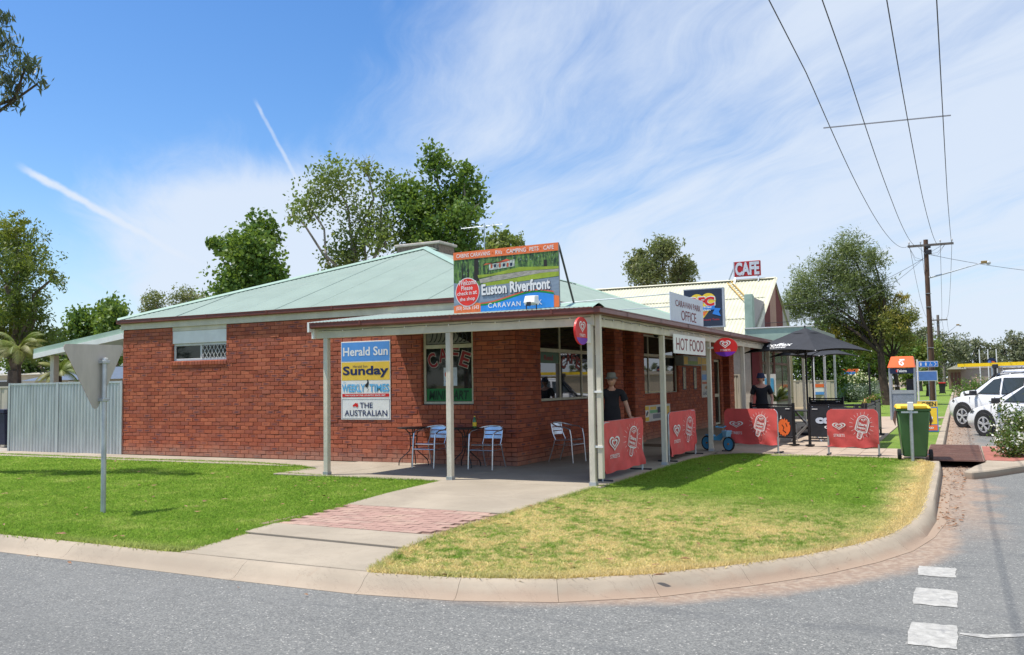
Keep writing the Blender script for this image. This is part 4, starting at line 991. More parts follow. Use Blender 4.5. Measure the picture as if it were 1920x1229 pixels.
def wave(x): return .13+.155*(1-math.cos(PI*min(1, max(0, (x-.5)/1.0))))/2 - .055*max(0, (x-1.4)/.4)**2
def wband(name, lo, hi, m, d): return sheet(name, fb, [(x, max(0, lo(x))) for x in np.linspace(.5, 1.79, 24)] + [(x, hi(x)) for x in np.linspace(1.79, .5, 24)], m, bb, d)
wband('print', lambda x: 0, lambda x: wave(x)-.035, BLUEP if False else mat('mid_blue_print', (.04, .28, .75), .45), .010)
wband('print', lambda x: wave(x)-.03, lambda x: wave(x)-.005-.0*x, mat('green_print', (.01, .28, .05), .45), .011)
wband('print', lambda x: wave(x)-.004, lambda x: wave(x)+.018, mat('coral_print', (.65, .13, .06), .45), .0112)
sheet('print', fb, rect(0, .875, W_, H_), ORB, bb, .008)
sx = [(.06, .235, 'CABINS'), (.325, .36, 'CARAVANS'), (.785, .115, 'RVs'), (.985, .34, 'CAMPING'), (1.39, .155, 'PETS'), (1.63, .175, 'CAFE')]
for x, wd, s in sx: letters('lettering', fb, s, x, .905, wd, .064, WHITE, bb, .011, bold=.010)
mb = MB()
for x in (.305, .735, .945, 1.355, 1.585): poly(mb, fb, ell(x-.005, .935, .012, .012, 10), .0105)
tag(flat_build(mb, 'bullet_dots', mat('deep_orange', (.62, .10, .02), .5), bb), kind='stuff')
sheet('badge_rim', fb, ell(.26, .335, .225, .235, 40), WHITE, bb, .012); sheet('badge', fb, ell(.26, .335, .212, .222, 40), mat('badge_red', (.80, .045, .03), .45), bb, .014)
for s, x, z, wd, h, sl_ in (('Welcome', .09, .445, .33, .085, .25), ('Please', .15, .365, .21, .07, 0), ('check', .075, .285, .20, .062, 0), ('in', .295, .292, .045, .062, 0), ('at', .365, .295, .075, .055, 0), ('the shop', .12, .175, .28, .075, 0)):
    letters('lettering', fb, s, x, z, wd, h, WHITE, bb, .017, bold=.008, slant=sl_, rot=.035)
letters('lettering', fb, '(03) 5026 1543', .05, .035, .42, .075, WHITE, bb, .017, bold=.008)
letters('letter_shadow', fb, 'Euston Riverfront', .535, .262, 1.20, .165, NAVY, bb, .0125, bold=.05, rot=.02); letters('lettering', fb, 'Euston Riverfront', .53, .27, 1.20, .165, WHITE, bb, .015, bold=.035, rot=.02)
letters('lettering', fb, 'CARAVAN PARK', .64, .055, .95, .075, WHITE, bb, .015, bold=.012, spacing=1.25)
MB().bar((-.66, .33, 3.64), (-.97, 1.62, 2.86), .028).build('strut', BLACKP, bb); MB().bar((-2.48, .33, 3.62), (-2.75, 1.62, 2.86), .028).build('strut', BLACKP, bb)
MB().box(-2.52, -.64, .29, .33, 2.70, 2.74).build('rail', GALV, bb)
fl = thing('floodlight', 'small pale floodlight on a bracket in front of the billboard', 'floodlight', (-1.0, .05, 2.62))
mb = MB(); mb.add([(-1.10, .10, 2.70), (-.91, .10, 2.70), (-.92, .12, 2.85), (-1.09, .12, 2.85), (-1.10, -.06, 2.73), (-.91, -.06, 2.73), (-.92, -.02, 2.84), (-1.09, -.02, 2.84)], [(0, 1, 2, 3), (4, 7, 6, 5), (0, 4, 5, 1), (3, 2, 6, 7), (0, 3, 7, 4), (1, 5, 6, 2)])
mb.build('housing', WHITEP, fl, bevel=.008); MB().box(-1.04, -.97, -.075, -.055, 2.68, 2.745).build('sensor', PLAST, fl, bevel=.005)
MB().bar((-1.09, .03, 2.58), (-1.09, .03, 2.72), .012).build('bracket', PLAST, fl); MB().bar((-.92, .03, 2.58), (-.92, .03, 2.72), .012).build('bracket', PLAST, fl)

# caravan park office sign and hot food sign
MAROON = mat('maroon_print', (.20, .012, .018), .5)
def serif_words(fr, txt, x, y, wd, ht, m, parent, d=.004):
    """tall letters with slab serifs added at the feet and heads of the stems"""
    mb = MB(); text(mb, fr, txt, x, y, wd, ht, d, bold=.004)
    return flat_build(mb, 'lettering', m, parent)
of = thing('office_sign', 'pale grey caravan park office sign propped on the veranda roof edge', 'sign', (.15, 4.65, 2.6))
fo = F((.15, 3.50, 2.585), (0, 1, 0), (0, 0, 1)); MB().fbox(fo, 0, 2.32, 0, .555, -.015, 0).build('panel', GREYW, of)
serif_words(fo, 'CARAVAN PARK', .33, .315, 1.78, .12, MAROON, of); serif_words(fo, 'OFFICE', .70, .07, 1.05, .19, MAROON, of)
MB().tube([(.14, 3.52, 3.10), (-2.2, 2.7, 2.95)], .012, 6).build('stay', GALV, of); MB().tube([(.14, 5.6, 3.05), (-2.2, 4.5, 2.93)], .012, 6).build('stay', GALV, of)
hf = thing('hot_food_sign', 'white hot food sign hanging from the veranda beam', 'sign', (.12, 4.9, 2.2))
fo = F((.12, 3.74, 2.02), (0, 1, 0), (0, 0, 1)); MB().fbox(fo, 0, 2.30, 0, .36, -.012, 0).build('panel', WHITEP, hf)
serif_words(fo, 'HOT FOOD', .17, .065, 1.97, .23, MAROON, hf)

# oval ice cream discs
def disc(fr, label, par_name='ice_cream_disc', sx=.255, sz=.20, brk=None):
    t = thing(par_name, label, 'sign', tuple(fr.p(0, 0)), 0, 'oval ice cream signs on the veranda')
    mb = MB(); pts = ell(0, 0, sx, sz, 40); mb.add([fr.p(x, y, 0) for x, y in pts]+[fr.p(x, y, -.03) for x, y in pts], [tuple(range(40)), tuple(range(40, 80))[::-1]]+[(i, (i+1) % 40, 40+(i+1) % 40, 40+i) for i in range(40)])
    mb.build('disc', REDP, t)
    sheet('violet_base', fr, [(x, y) for x, y in ell(0, 0, sx*.99, sz*.99, 60) if y <= -sz*.48], PURPLE, t, .002)
    heart_logo(fr, 0, sz*.28, sx*.98, sz*.86, t, .004)
    letters('lettering', fr, 'STREETS', -sx*.42, -sz*.42, sx*.84, sz*.20, WHITE, t, .004, bold=.008)
    if brk: MB().box(*brk).build('bracket', WHITEP, t)
    return t
disc(F((-.02, -.345, 2.245), (0, 1, 0)), 'narrow looking oval ice cream sign beside the corner post', brk=(-.05, -.01, -.16, -.04, 2.08, 2.36))
disc(F((.40, 6.6, 2.205), (1, 0, 0)), 'oval ice cream sign facing the street near the bicycle', brk=(.02, .16, 6.60, 6.63, 2.18, 2.22))

# things on the street wall
def fbx(name, fr, x0, x1, z0, z1, m, parent, d0=0., d1=.012): return MB().fbox(fr, x0, x1, z0, z1, d0, d1).build(name, m, parent)
fs = F((BR+.012, 0, 0), (0, 1, 0))
atm = thing('wall_poster', 'yellow and white money machine poster on the bricks below the window', 'poster', (BR, 10.8, .7))
fbx('panel', fs, 9.62, 11.87, .46, .88, mat('poster_paper', (.62, .60, .56), .5, var=.06), atm)
sheet('print', fs, rect(9.64, .48, 9.98, .86), YELLOW, atm, .014); sheet('print', fs, rect(9.68, .58, 9.94, .76), WHITE, atm, .016); sheet('print', fs, [(9.72, .62), (9.80, .60), (9.92, .70), (9.85, .74), (9.74, .68)], BLACKP, atm, .018)
for r_, m_ in (((10.05, .67, 10.75, .75), mat('mint_print', (.18, .48, .22), .5)), ((10.7, .66, 11.1, .82), NAVY), ((10.3, .52, 11.2, .64), mat('grey_print', (.20, .21, .24), .5)), ((10.08, .76, 10.6, .84), MATS['mustard_print']), ((11.3, .60, 11.8, .82), MATS['mustard_print'])): sheet('print', fs, rect(*r_), m_, atm, .015)
lb = thing('light_box', 'dull green and orange light box sign above the menu boards', 'sign', (BR+.15, 13.4, 2.1))
fbl = F((BR+.25, 0, 0), (0, 1, 0)); fbx('case', fbl, 12.55, 14.55, 1.95, 2.24, mat('box_grey', (.28, .30, .26), .5), lb, -.24, 0)
for r_, m_ in (((12.6, 1.98, 13.0, 2.2), MATS['mustard_print']), ((13.0, 1.98, 14.1, 2.08), mat('lime_print', (.20, .34, .06), .5)), ((14.1, 2.0, 14.5, 2.21), MATS['mustard_print']), ((13.25, 2.09, 13.9, 2.2), mat('grey_print2', (.35, .36, .36), .5))): sheet('print', fbl, rect(*r_), m_, lb, .003)
MENU = mat('menu_photo', (.42, .36, .22), .5, var=.6, scale=14, col2=(.5, .12, .04), amt=.6)
for y0, l in ((13.24, 'left of the two narrow menu strips on the wall'), (14.43, 'right of the two narrow menu strips on the wall')):
    mn = thing('menu_board', l, 'menu board', (BR, y0+.15, 1.6), 0, 'narrow menu boards'); fbx('frame', fs, y0, y0+.34, 1.24, 1.92, NAVY, mn); sheet('print', fs, rect(y0+.04, 1.27, y0+.30, 1.89), MENU, mn, .015)
np_ = thing('poster_stack', 'column of weathered newspaper posters beside the last shop door', 'poster', (BR, 15.8, 1.6))
fbx('panel', fs, 15.35, 16.22, .97, 2.27, mat('faded_paper', (.52, .50, .46), .5, var=.1), np_)
for z0, z1, m_ in ((2.02, 2.22, MATS['mustard_print']), (1.82, 1.99, mat('faded_amber', (.55, .30, .06), .6)), (1.52, 1.70, MATS['light_blue_print']), (1.40, 1.46, mat('faded_red', (.55, .14, .06), .6))): sheet('print', fs, rect(15.4, z0, 16.17, z1), m_, np_, .014)
letters('lettering', fs, 'LAST', 15.5, 1.05, .6, .10, NV, np_, .015, bold=.02)
sheet('map_print', fs, [(15.7+a*.3, 1.22+b*.13) for a, b in AU], mat('faded_brown', (.4, .2, .08), .6), np_, .015)

# RFC style chicken sign on its brick stub
rf = thing('chicken_sign', 'navy fried chicken sign with yellow heart and blue ribbon above the veranda', 'sign', (-2.2, 15, 3.1))
fr_ = F((-2.83, 15.0, 3.15), (1, 0, 0)); MB().fbox(fr_, 0, 1.26, 0, 1.23, -.16, 0).build('cabinet', mat('cabinet_grey', (.42, .42, .46), .4, metal=.3), rf)
DN = mat('slate_navy', (.022, .030, .058), .5, var=.05); sheet('face', fr_, rect(.015, .04, 1.21, 1.20), DN, rf, .003)
mb = MB(); poly(mb, fr_, ell(.42, .86, .22, .20), .005); poly(mb, fr_, ell(.78, .86, .235, .215), .0052); poly(mb, fr_, [(.25, .76), (.98, .76), (.62, .30)], .0054); flat_build(mb, 'heart', YELLOW, rf)
mb = MB(); text(mb, fr_, 'RFC', .22, .68, .74, .27, .009, bold=.09); flat_build(mb, 'letter_outline', WHITE, rf); letters('lettering', fr_, 'RFC', .23, .69, .72, .25, REDP, rf, .012, bold=.055)
mb = MB(); poly(mb, fr_, [(.18, .50), (.98, .56), (.98, .68), (.18, .62)], .013); poly(mb, fr_, [(.90, .42), (1.16, .34), (1.10, .48), (1.16, .58), (.99, .60)], .0125); flat_build(mb, 'ribbon', BLUEP, rf)
letters('lettering', fr_, 'Red Fried', .42, .605, .45, .06, WHITE, rf, .015, bold=.02); letters('lettering', fr_, 'Chicken', .42, .52, .42, .06, WHITE, rf, .015, bold=.02)
sheet('tip', fr_, [(.50, .49), (.76, .51), (.64, .36)], ORANGE, rf, .007); letters('lettering', fr_, 'That Aussie Taste', .36, .22, .75, .055, REDP, rf, .006)
MB().box(-2.0, -1.62, 15.0, 15.14, 2.9, 3.15).build('stub', VB, rf)

# ice cream banners on tube frames
def banner(a, b, label, hz=.86, z0=.10, hs=1.0, wavy=.012, hl=(.27, .62, .31), seed=0):
    a = Vector((*a, 0)); b = Vector((*b, 0)); L = (b-a).length; fr = F(a, (b-a)); t = thing('ice_cream_banner', label, 'banner barrier', tuple((a+b)/2), 0, 'red ice cream banners')
    R = .10; pts = [(0, 0), (0, hz-R)] + [(R-R*math.cos(k), hz-R+R*math.sin(k)) for k in np.linspace(.3, PI/2, 5)] + [(L-R+R*math.sin(k), hz-R+R*math.cos(k)) for k in np.linspace(0, PI/2, 6)] + [(L, 0)]
    mb = MB(); mb.tube([fr.p(x, y) for x, y in pts], .019, 8); mb.build('frame', GALV, t, smooth=True)
    for x in (0, L): MB().tube([fr.p(x, .012, -.22), fr.p(x, .012, .16)], .016, 6).build('foot', PLAST, t)
    rnd = random.Random(seed); ph = [rnd.uniform(0, 6) for _ in range(6)]
    def relief(x, y):
        ex = min(x, L-x)/.25; ey = (y-z0)/.18
        g = math.exp(-ex)*math.exp(-ey)*.045*math.sin(16*x+11*y+ph[0])+.008*math.exp(-abs((y-z0)-.25-.12*math.sin(2*x+ph[5]))*14)*math.sin(9*x+ph[3])
        return .024+g+.005*math.sin(3.1*x+ph[1])+.004*math.sin(7*y+2*x+ph[2])+.003*math.sin(17*(y+.3*x)+ph[3])*math.exp(-ey*.4)
    def fab(u, v):
        y = z0+(hz+.018-z0)*v; ins = .0
        if y > hz-R: q = min(1, (y-(hz-R))/(R+.02)); ins = (R)*(1-math.sqrt(max(0, 1-q*q)))
        sag = .009*math.sin(PI*u*5+ph[4])*max(0, 1-v*6)
        x = -.012+ins+(L+.024-2*ins)*u; return fr.p(x, y+sag, relief(x, y))
    mb = MB(); mb.grid(fab, 40, 26); mb.smooth = True; me = mb.mesh('fabric'); link('fabric', me, REDF, t, True)
    def back(u, v): p = fab(u, v); return p-fr.n*.045
    mb = MB(); mb.grid(back, 10, 8); me = mb.mesh('fabric_back'); link('fabric', me, REDF, t, True)
    H = hz-z0; f2 = F(fr.p(0, z0, .036), fr.r)
    heart_logo(f2, L*.23, H*.56, L*hl[0], H*hl[2], t, .004)
    letters('lettering', f2, 'STREETS', L*.12, H*.28, L*.22, H*.075, WHITE, t, .004, bold=.008)
    # ice cream on a stick, tilted, with rays
    cx, cz, k = L*.68, H*.52, H*.58; tl = -.28; sxx = hl[1]
    def rp(pts): return [(cx+(x*math.cos(tl)-y*math.sin(tl)*-1*-1)*1.0*sxx if False else cx+(x*math.cos(tl)-y*math.sin(tl))*sxx, cz+x*math.sin(tl)+y*math.cos(tl)) for x, y in pts]
    def cap(w_, h_, y0, n=10): return [(w_*math.cos(q), y0+h_-w_+w_*math.sin(q)) for q in np.linspace(0, PI, n)] + [(-w_, y0), (-w_*.55, y0-w_*.18), (w_*.55, y0-w_*.18), (w_, y0)]
    mb = MB(); stroke(mb, f2, rp(cap(k*.27, k*.72, -k*.14)), k*.045, .004, True); stroke(mb, f2, rp(cap(k*.205, k*.60, -k*.10)), k*.02, .004, True)
    stroke(mb, f2, rp([(-k*.10, -k*.2), (-k*.10, -k*.42), (-k*.06, -k*.49), (k*.06, -k*.49), (k*.10, -k*.42), (k*.10, -k*.2)]), k*.04, .0041); stroke(mb, f2, rp([(-k*.04, -k*.22), (-k*.04, -k*.40), (k*.04, -k*.40), (k*.04, -k*.22)]), k*.022, .0042)
    for q in np.linspace(-.55*PI, 1.35*PI, 19):
        r0, r1 = k*.47, k*(.60 if int(q*7) % 2 else .66); ctr = (cx, cz+k*.12); stroke(mb, f2, [(ctr[0]+math.cos(q)*r0*.86*sxx, ctr[1]+math.sin(q)*r0), (ctr[0]+math.cos(q)*r1*.86*sxx, ctr[1]+math.sin(q)*r1)], k*.012, .004)
    flat_build(mb, 'ice_cream_print', WHITE, t)
    mb = MB(); ring(mb, f2, [(cx+(x-cx), y) for x, y in heart_pts(cx+k*.10*sxx, cz+k*.36, k*.22*sxx, k*.13)], heart_pts(cx+k*.10*sxx, cz+k*.36, k*.13*sxx, k*.07), .0045)
    text(mb, f2, 'Share', cx-k*.13*sxx, cz+k*.13, k*.36*sxx, k*.13, .0045, bold=.03, rot=tl*.6); text(mb, f2, 'happy', cx-k*.20*sxx, cz-k*.03, k*.36*sxx, k*.13, .0045, bold=.03, rot=tl*.6)
    flat_build(mb, 'lettering', WHITE, t)
    return t
banner((-.10, .56), (-.10, 2.44), 'red ice cream banner beside the corner post, nearest the man', .88, .10, seed=1, hl=(.26, 1.7, .31))
banner((-.10, 4.0), (-.10, 5.85), 'red ice cream banner between the second and third veranda posts', .90, .10, seed=2, hl=(.26, 1.7, .31))
banner((.30, 6.84), (1.44, 6.50), 'red ice cream banner half in shade beside the blue bicycle', .88, .16, seed=3, hl=(.29, 1.0, .20))
banner((2.43, 6.42), (3.36, 6.36), 'fully sunlit red ice cream banner on the footpath right of the cafe screens', .88, .15, seed=4, hl=(.29, .95, .20))

# ================================================================== FURNITURE
def make_chair(label, loc, rz):
    t = thing('cafe_chair', label, 'chair', loc, rz, 'aluminium cafe chairs on the veranda')
    k = dict(world=False)
    for sx in (-1, 1):
        x = sx*.245
        MB().tube([(x, -.25, 0), (x, -.235, .22), (x*.99, -.215, .50), (x, -.19, .62)], .0125, 8).build('leg', ALU, t, smooth=True, **k)
        MB().tube([(sx*.21, .31, 0), (sx*.20, .22, .25), (sx*.195, .17, .42)], .011, 8).build('leg', ALU, t, smooth=True, **k)
        MB().tube([(sx*.185, .15, .40), (sx*.185, .22, .55), (sx*.185, .255, .73)], .009, 6).build('back_upright', ALU, t, smooth=True, **k)
        MB().tube([(x, -.235, .335), (sx*.20, .20, .335)], .009, 6).build('stretcher', ALU, t, **k)
    arc = [(-.245, -.19, .62), (-.26, -.10, .665), (-.27, .05, .68)] + [(-.27*math.cos(a), .05+.235*math.sin(a), .68+.065*math.sin(a)) for a in np.linspace(.2, PI-.2, 11)] + [(.27, .05, .68), (.26, -.10, .665), (.245, -.19, .62)]
    MB().tube(arc, .0125, 8).build('arm_rail', ALU, t, smooth=True, **k)
    MB().tube([(-.24, -.225, .335), (.24, -.225, .335)], .009, 6).build('stretcher', ALU, t, **k)
    MB().tube([(-.20, -.20, .425), (-.205, .18, .41), (.205, .18, .41), (.20, -.20, .425), (-.20, -.20, .425)], .009, 6).build('seat_frame', ALU, t, **k)
    for i in range(6):
        y = -.17+i*.065; MB().box(-.20, .20, y-.027, y+.027, .428-.002*i, .436-.002*i).build('seat_slat', ALU, t, bevel=.002, **k)
    for i in range(3):
        z = .52+i*.075; y = .215+(z-.52)*.21
        MB().grid(lambda u, v: (-.185+.37*u, y+.022*math.sin(PI*u)+v*.012, z+.058*v), 8, 1).build('back_slat', ALU, t, smooth=True, **k)
    return t
make_chair('aluminium chair left of the weathered post, next to the sunlit table', (-3.93, 1.76, 0), -.08)
make_chair('aluminium chair in front of the brick corner, right of the bottle', (-2.78, 1.80, 0), -.02)
make_chair('aluminium chair beyond the brick corner facing the third table', (-1.92, 3.45, 0), 1.45)
make_chair('aluminium chair mostly hidden behind the corner post', (-1.30, 4.55, 0), 1.35)
def make_table(label, loc, rz):
    t = thing('bistro_table', label, 'table', loc, rz, 'round dark bistro tables on the veranda'); k = dict(world=False)
    MB().lathe([(.02, .692), (.295, .692), (.305, .70), (.305, .712), (.295, .716), (.0, .716)], n=32).build('tabletop', BLACKP, t, smooth=True, **k)
    for i in range(4):
        a = i*PI/2+.35; c, s = math.cos(a), math.sin(a)
        pts = [(r*c, r*s, z) for r, z in ((.16, .69), (.13, .66), (.07, .60), (.058, .5), (.058, .34), (.08, .27), (.17, .19), (.25, .12), (.275, .06), (.278, 0))]
        MB().tube(pts, .0105, 6).build('leg', BLACKP, t, smooth=True, **k)
    for z in (.55, .36): MB().lathe([(.062, z), (.07, z), (.07, z+.012), (.062, z+.012)], n=16).build('collar', BLACKP, t, **k)
    return t
make_table('dark round table in the sunlit strip left of the first chair', (-4.42, 1.92, 0), .1)
make_table('dark round table holding the green bottle', (-3.28, 1.92, 0), .5)
make_table('dark round table beyond the brick corner, half hidden by the corner post', (-1.22, 3.75, 0), .2)
bt = thing('drink_bottle', 'green bottle with yellow label standing on the shaded table', 'bottle', (-3.06, 1.86, .716))
MB().lathe([(.0, .0), (.034, .002), (.036, .02), (.036, .12), (.03, .15), (.014, .185), (.013, .20), (0, .20)], n=16).build('body', mat('green_bottle', (.02, .14, .03), .15, spec=.8), bt, world=False, smooth=True)
MB().lathe([(.0365, .03), (.0375, .03), (.0375, .10), (.0365, .10)], n=16).build('label', YELLOW, bt, world=False); MB().lathe([(.0, .198), (.015, .198), (.015, .215), (0, .217)], n=12).build('cap', YELLOW, bt, world=False)
mt = thing('door_mat', 'brown mat on the veranda floor by the shop door', 'mat', (-1.6, 8.2, .0)); MB().box(-2.2, -1.2, 7.6, 8.3, .0, .012).build('pad', mat('coir', (.12, .08, .045), .95, var=.3, scale=30), mt)

# balance bike
LBL = mat('light_blue_paint', (.07, .34, .58), .4, var=.06)
bk = thing('balance_bike', 'small light blue child bicycle on the veranda floor', 'bicycle', (.14, 6.76, 0), math.atan2(-.30, .57))
kb = dict(world=False)
for x in (-.30, .30):
    wh = MB().lathe([(.128, -.018), (.150, -.018), (.158, 0), (.150, .018), (.128, .018), (.128, -.018)], (x, 0, .158), 28, axis='Y').build('wheel', RUBBER, bk, smooth=True, **kb)
    MB().lathe([(.0, -.008), (.128, -.010), (.128, .010), (0, .008)], (x, 0, .158), 28, axis='Y').build('disc', LBL, wh, **kb)
    MB().lathe([(.0, -.03), (.02, -.03), (.02, .03), (0, .03)], (x, 0, .158), 12, axis='Y').build('hub', mat('orange_hub', (.5, .2, .03), .5), wh, **kb)
MB().prism([(-.32, -.022, .15), (-.16, -.022, .22), (.08, -.022, .22), (.19, -.022, .36), (.14, -.022, .40), (-.02, -.022, .31), (-.20, -.022, .30), (-.36, -.022, .17)], (0, .044, 0)).build('frame', LBL, bk, bevel=.006, **kb)
MB().prism([(-.34, -.05, .325), (-.30, -.05, .345), (-.10, -.05, .335), (-.08, -.05, .315), (-.24, -.05, .305)], (0, .10, 0)).build('saddle', LBL, bk, bevel=.012, **kb)
MB().tube([(.30, .035, .158), (.20, .03, .36), (.165, 0, .44), (.15, 0, .50)], .011, 6).build('fork', mat('tan_fork', (.42, .28, .14), .5), bk, **kb)
MB().tube([(.12, -.15, .52), (.15, 0, .50), (.12, .15, .52)], .011, 6).build('handlebar', LBL, bk, **kb)
for y in (-.15, .15): MB().tube([(.12, y*.75, .517), (.118, y*1.25, .523)], .017, 8).build('grip', LBL, bk, **kb)
MB().add([(.20, -.07, .30), (.30, -.07, .30), (.30, .07, .30), (.20, .07, .30), (.18, -.09, .44), (.33, -.09, .44), (.33, .09, .44), (.18, .09, .44)], [(0, 3, 2, 1), (4, 5, 6, 7), (0, 1, 5, 4), (1, 2, 6, 5), (2, 3, 7, 6), (3, 0, 4, 7)]).build('basket', mat('pale_blue_basket', (.22, .45, .62), .6, var=.15, scale=20), bk, bevel=.01, **kb)

# wheelie bin and the galvanised post in front of it
bn_ = thing('wheelie_bin', 'green wheelie bin with yellow lid standing behind a short steel post', 'bin', (3.99, 6.02, -.02), .12)
BG = mat('green_bin_plastic', (.065, .155, .05), .45, var=.08, scale=3, col2=(.09, .18, .08), amt=.3)
mb = MB(); mb.add([(-.20, -.24, .06), (.20, -.24, .06), (.20, .22, .06), (-.20, .22, .06), (-.275, -.31, .90), (.275, -.31, .90), (.275, .31, .90), (-.275, .31, .90)], [(0, 3, 2, 1), (4, 5, 6, 7), (0, 1, 5, 4), (1, 2, 6, 5), (2, 3, 7, 6), (3, 0, 4, 7)])
mb.build('body', BG, bn_, world=False, bevel=.02, smooth=True)
MB().box(-.29, .29, -.325, .325, .90, .945).build('rim', BG, bn_, world=False, bevel=.01)
MB().add([(-.30, -.34, .945), (.30, -.34, .945), (.30, .34, .955), (-.30, .34, .955), (-.27, -.30, .985), (.27, -.30, .985), (.27, .30, 1.02), (-.27, .30, 1.02)], [(0, 3, 2, 1), (4, 5, 6, 7), (0, 1, 5, 4), (1, 2, 6, 5), (2, 3, 7, 6), (3, 0, 4, 7)]).build('lid', mat('yellow_bin_lid', (.80, .52, .03), .45, var=.05), bn_, world=False, bevel=.012)
MB().box(-.22, .22, -.345, -.318, .955, 1.0).build('lid_lip', MATS['yellow_bin_lid'], bn_, world=False, bevel=.006)
for sx in (-1, 1): 
    MB().lathe([(.0, -.03), (.095, -.03), (.10, -.02), (.10, .02), (.095, .03), (0, .03)], (sx*.265, -.20, .10), 20, axis='X').build('wheel', RUBBER, bn_, world=False)
    MB().prism([(sx*.28, -.10, .90), (sx*.30, .0, .90), (sx*.335, .0, .72), (sx*.30, -.08, .62)], (0, .16, 0)).build('side_flap', mat('brown_flap', (.10, .055, .04), .7), bn_, world=False)
MB().tube([(-.28, -.20, .10), (.28, -.20, .10)], .012, 6).build('axle', GALV, bn_, world=False)
bp = thing('bollard_post', 'short galvanised post with white capped top in front of the green bin', 'post', (3.98, 5.62, -.03))
MB().tube([(0, 0, 0), (0, 0, .96)], .03, 12).build('pole', GALV, bp, world=False, smooth=True); MB().box(-.05, .05, -.045, .045, .93, 1.08).build('cap', WHITEP, bp, world=False, bevel=.006)
MB().box(-.16, .12, -.035, .0, .88, .91).build('bracket', GALV, bp, world=False)

# give way sign seen from behind
gw = thing('give_way_sign', 'grey back of a triangular give way sign on a steel pole in the left lawn', 'road sign', (-4.85, -4.47, -.04))
MB().tube([(0, 0, 0), (0, -.01, 1.93)], .031, 14).build('pole', GALV, gw, world=False, smooth=True)
mb = MB(); fg = F((-4.90, -5.065, 1.22), (0, 1, 0))
tri = [(0.02, .855), (.93, .865), (.505, .0)]; rp_ = []
def roundp(P, r, n=6):
    out = []
    for i, p in enumerate(P):
        p = Vector(p); a = (Vector(P[i-1])-p).normalized(); b = (Vector(P[(i+1) % len(P)])-p).normalized(); h = math.acos(max(-1, min(1, a.dot(b))))/2; t_ = r/math.tan(h); c = p+(a+b).normalized()*(r/math.sin(h))
        s, e = p+a*t_-c, p+b*t_-c; a0 = math.atan2(s.y, s.x); a1 = math.atan2(e.y, e.x)
        while a1-a0 > PI: a1 -= 2*PI
        while a1-a0 < -PI: a1 += 2*PI
        out += [(c.x+r*math.cos(a0+(a1-a0)*k/n), c.y+r*math.sin(a0+(a1-a0)*k/n)) for k in range(n+1)]
    return out
tp = roundp(tri, .045); mb.prism([fg.p(x, y, .0) for x, y in tp], (-.004, 0, 0)); mb.build('plate', STEELG, gw)
MB().prism([fg.p(x, y, -.006) for x, y in tp], (-.001, 0, 0)).build('face', REDP, gw)
for z in (1.86, 1.38): MB().box(-4.905, -4.81, -4.53, -4.43, z-.02, z+.02).build('clamp', GALV, gw, bevel=.004)
MB().lathe([(.033, 1.93), (.033, 1.95), (.0, 1.955)], n=14).build('cap', WHITEP, gw, world=False)

# umbrellas
UMB = mat('black_umbrella_canvas', (.024, .026, .032), .8, var=.15, scale=4, bump=.15, bscale=200)
def umbrella(label, c, rz, s, zt, zs, logo=True):
    t = thing('market_umbrella', label, 'umbrella', (c[0], c[1], 0), rz, 'black market umbrellas'); k = dict(world=False)
    MB().tube([(0, 0, 0), (0, 0, zt)], .024, 10).build('pole', BLACKP, t, smooth=True, **k)
    MB().box(-.28, .28, -.28, .28, 0, .06).build('base', PLAST, t, bevel=.01, **k)
    mb = MB(); N = 16
    cor = [(-s, -s), (s, -s), (s, s), (-s, s)]; vent_z = .14
    for q in range(4):
        a = Vector(cor[q]); b = Vector(cor[(q+1) % 4])
        def fn(u, v, a=a, b=b):
            w_ = .14+.86*v; e = a.lerp(b, u); edge = 1-(2*u-1)**2; x, y = e.x*w_*(1-.045*edge*v), e.y*w_*(1-.045*edge*v)
            return (x, y, zt-.06-(zt-zs-.06)*v**1.0 - (.0 if v < 1 else 0)+ .075*edge*v*v - .05*math.sin(PI*v)*edge*.6)
        mb.grid(fn, N, 12)
    mb.smooth = True; me = mb.mesh('canopy'); can = link('canopy', me, UMB, t); me.polygons.foreach_set('use_smooth', [True]*len(me.polygons))
    mb = MB()
    for q in range(4):
        a = Vector(cor[q]); b = Vector(cor[(q+1) % 4]); mb.grid(lambda u, v, a=a, b=b: (a.lerp(b, u).x*.25*v, a.lerp(b, u).y*.25*v, zt+.02-.17*v+.02*(1-(2*u-1)**2)*v), 6, 4)
    link('vent_cap', mb.mesh('vent_cap'), UMB, t)
    MB().lathe([(.0, zt+.09), (.025, zt+.07), (.018, zt+.03), (.03, zt)], n=10).build('finial', PLAST, t, **k)
    for cx, cy in cor:
        MB().tube([(cx*.06, cy*.06, zt-.10), (cx*.99, cy*.99, zs-.015)], .010, 5).build('rib', BLACKP, t, **k)
        MB().tube([(cx*.03, cy*.03, zs-.12), (cx*.5, cy*.5, (zt+zs)/2-.06)], .009, 5).build('strut', BLACKP, t, **k)
        MB().lathe([(.0, zs-.01), (.018, zs), (.0, zs+.015)], (cx, cy, 0), 8).build('tip', WHITEP, t, **k)
    return t
u1 = umbrella('front black umbrella with white lettering over the footpath tables', (1.11, 12.9), -.50, 1.20, 2.88, 2.22)
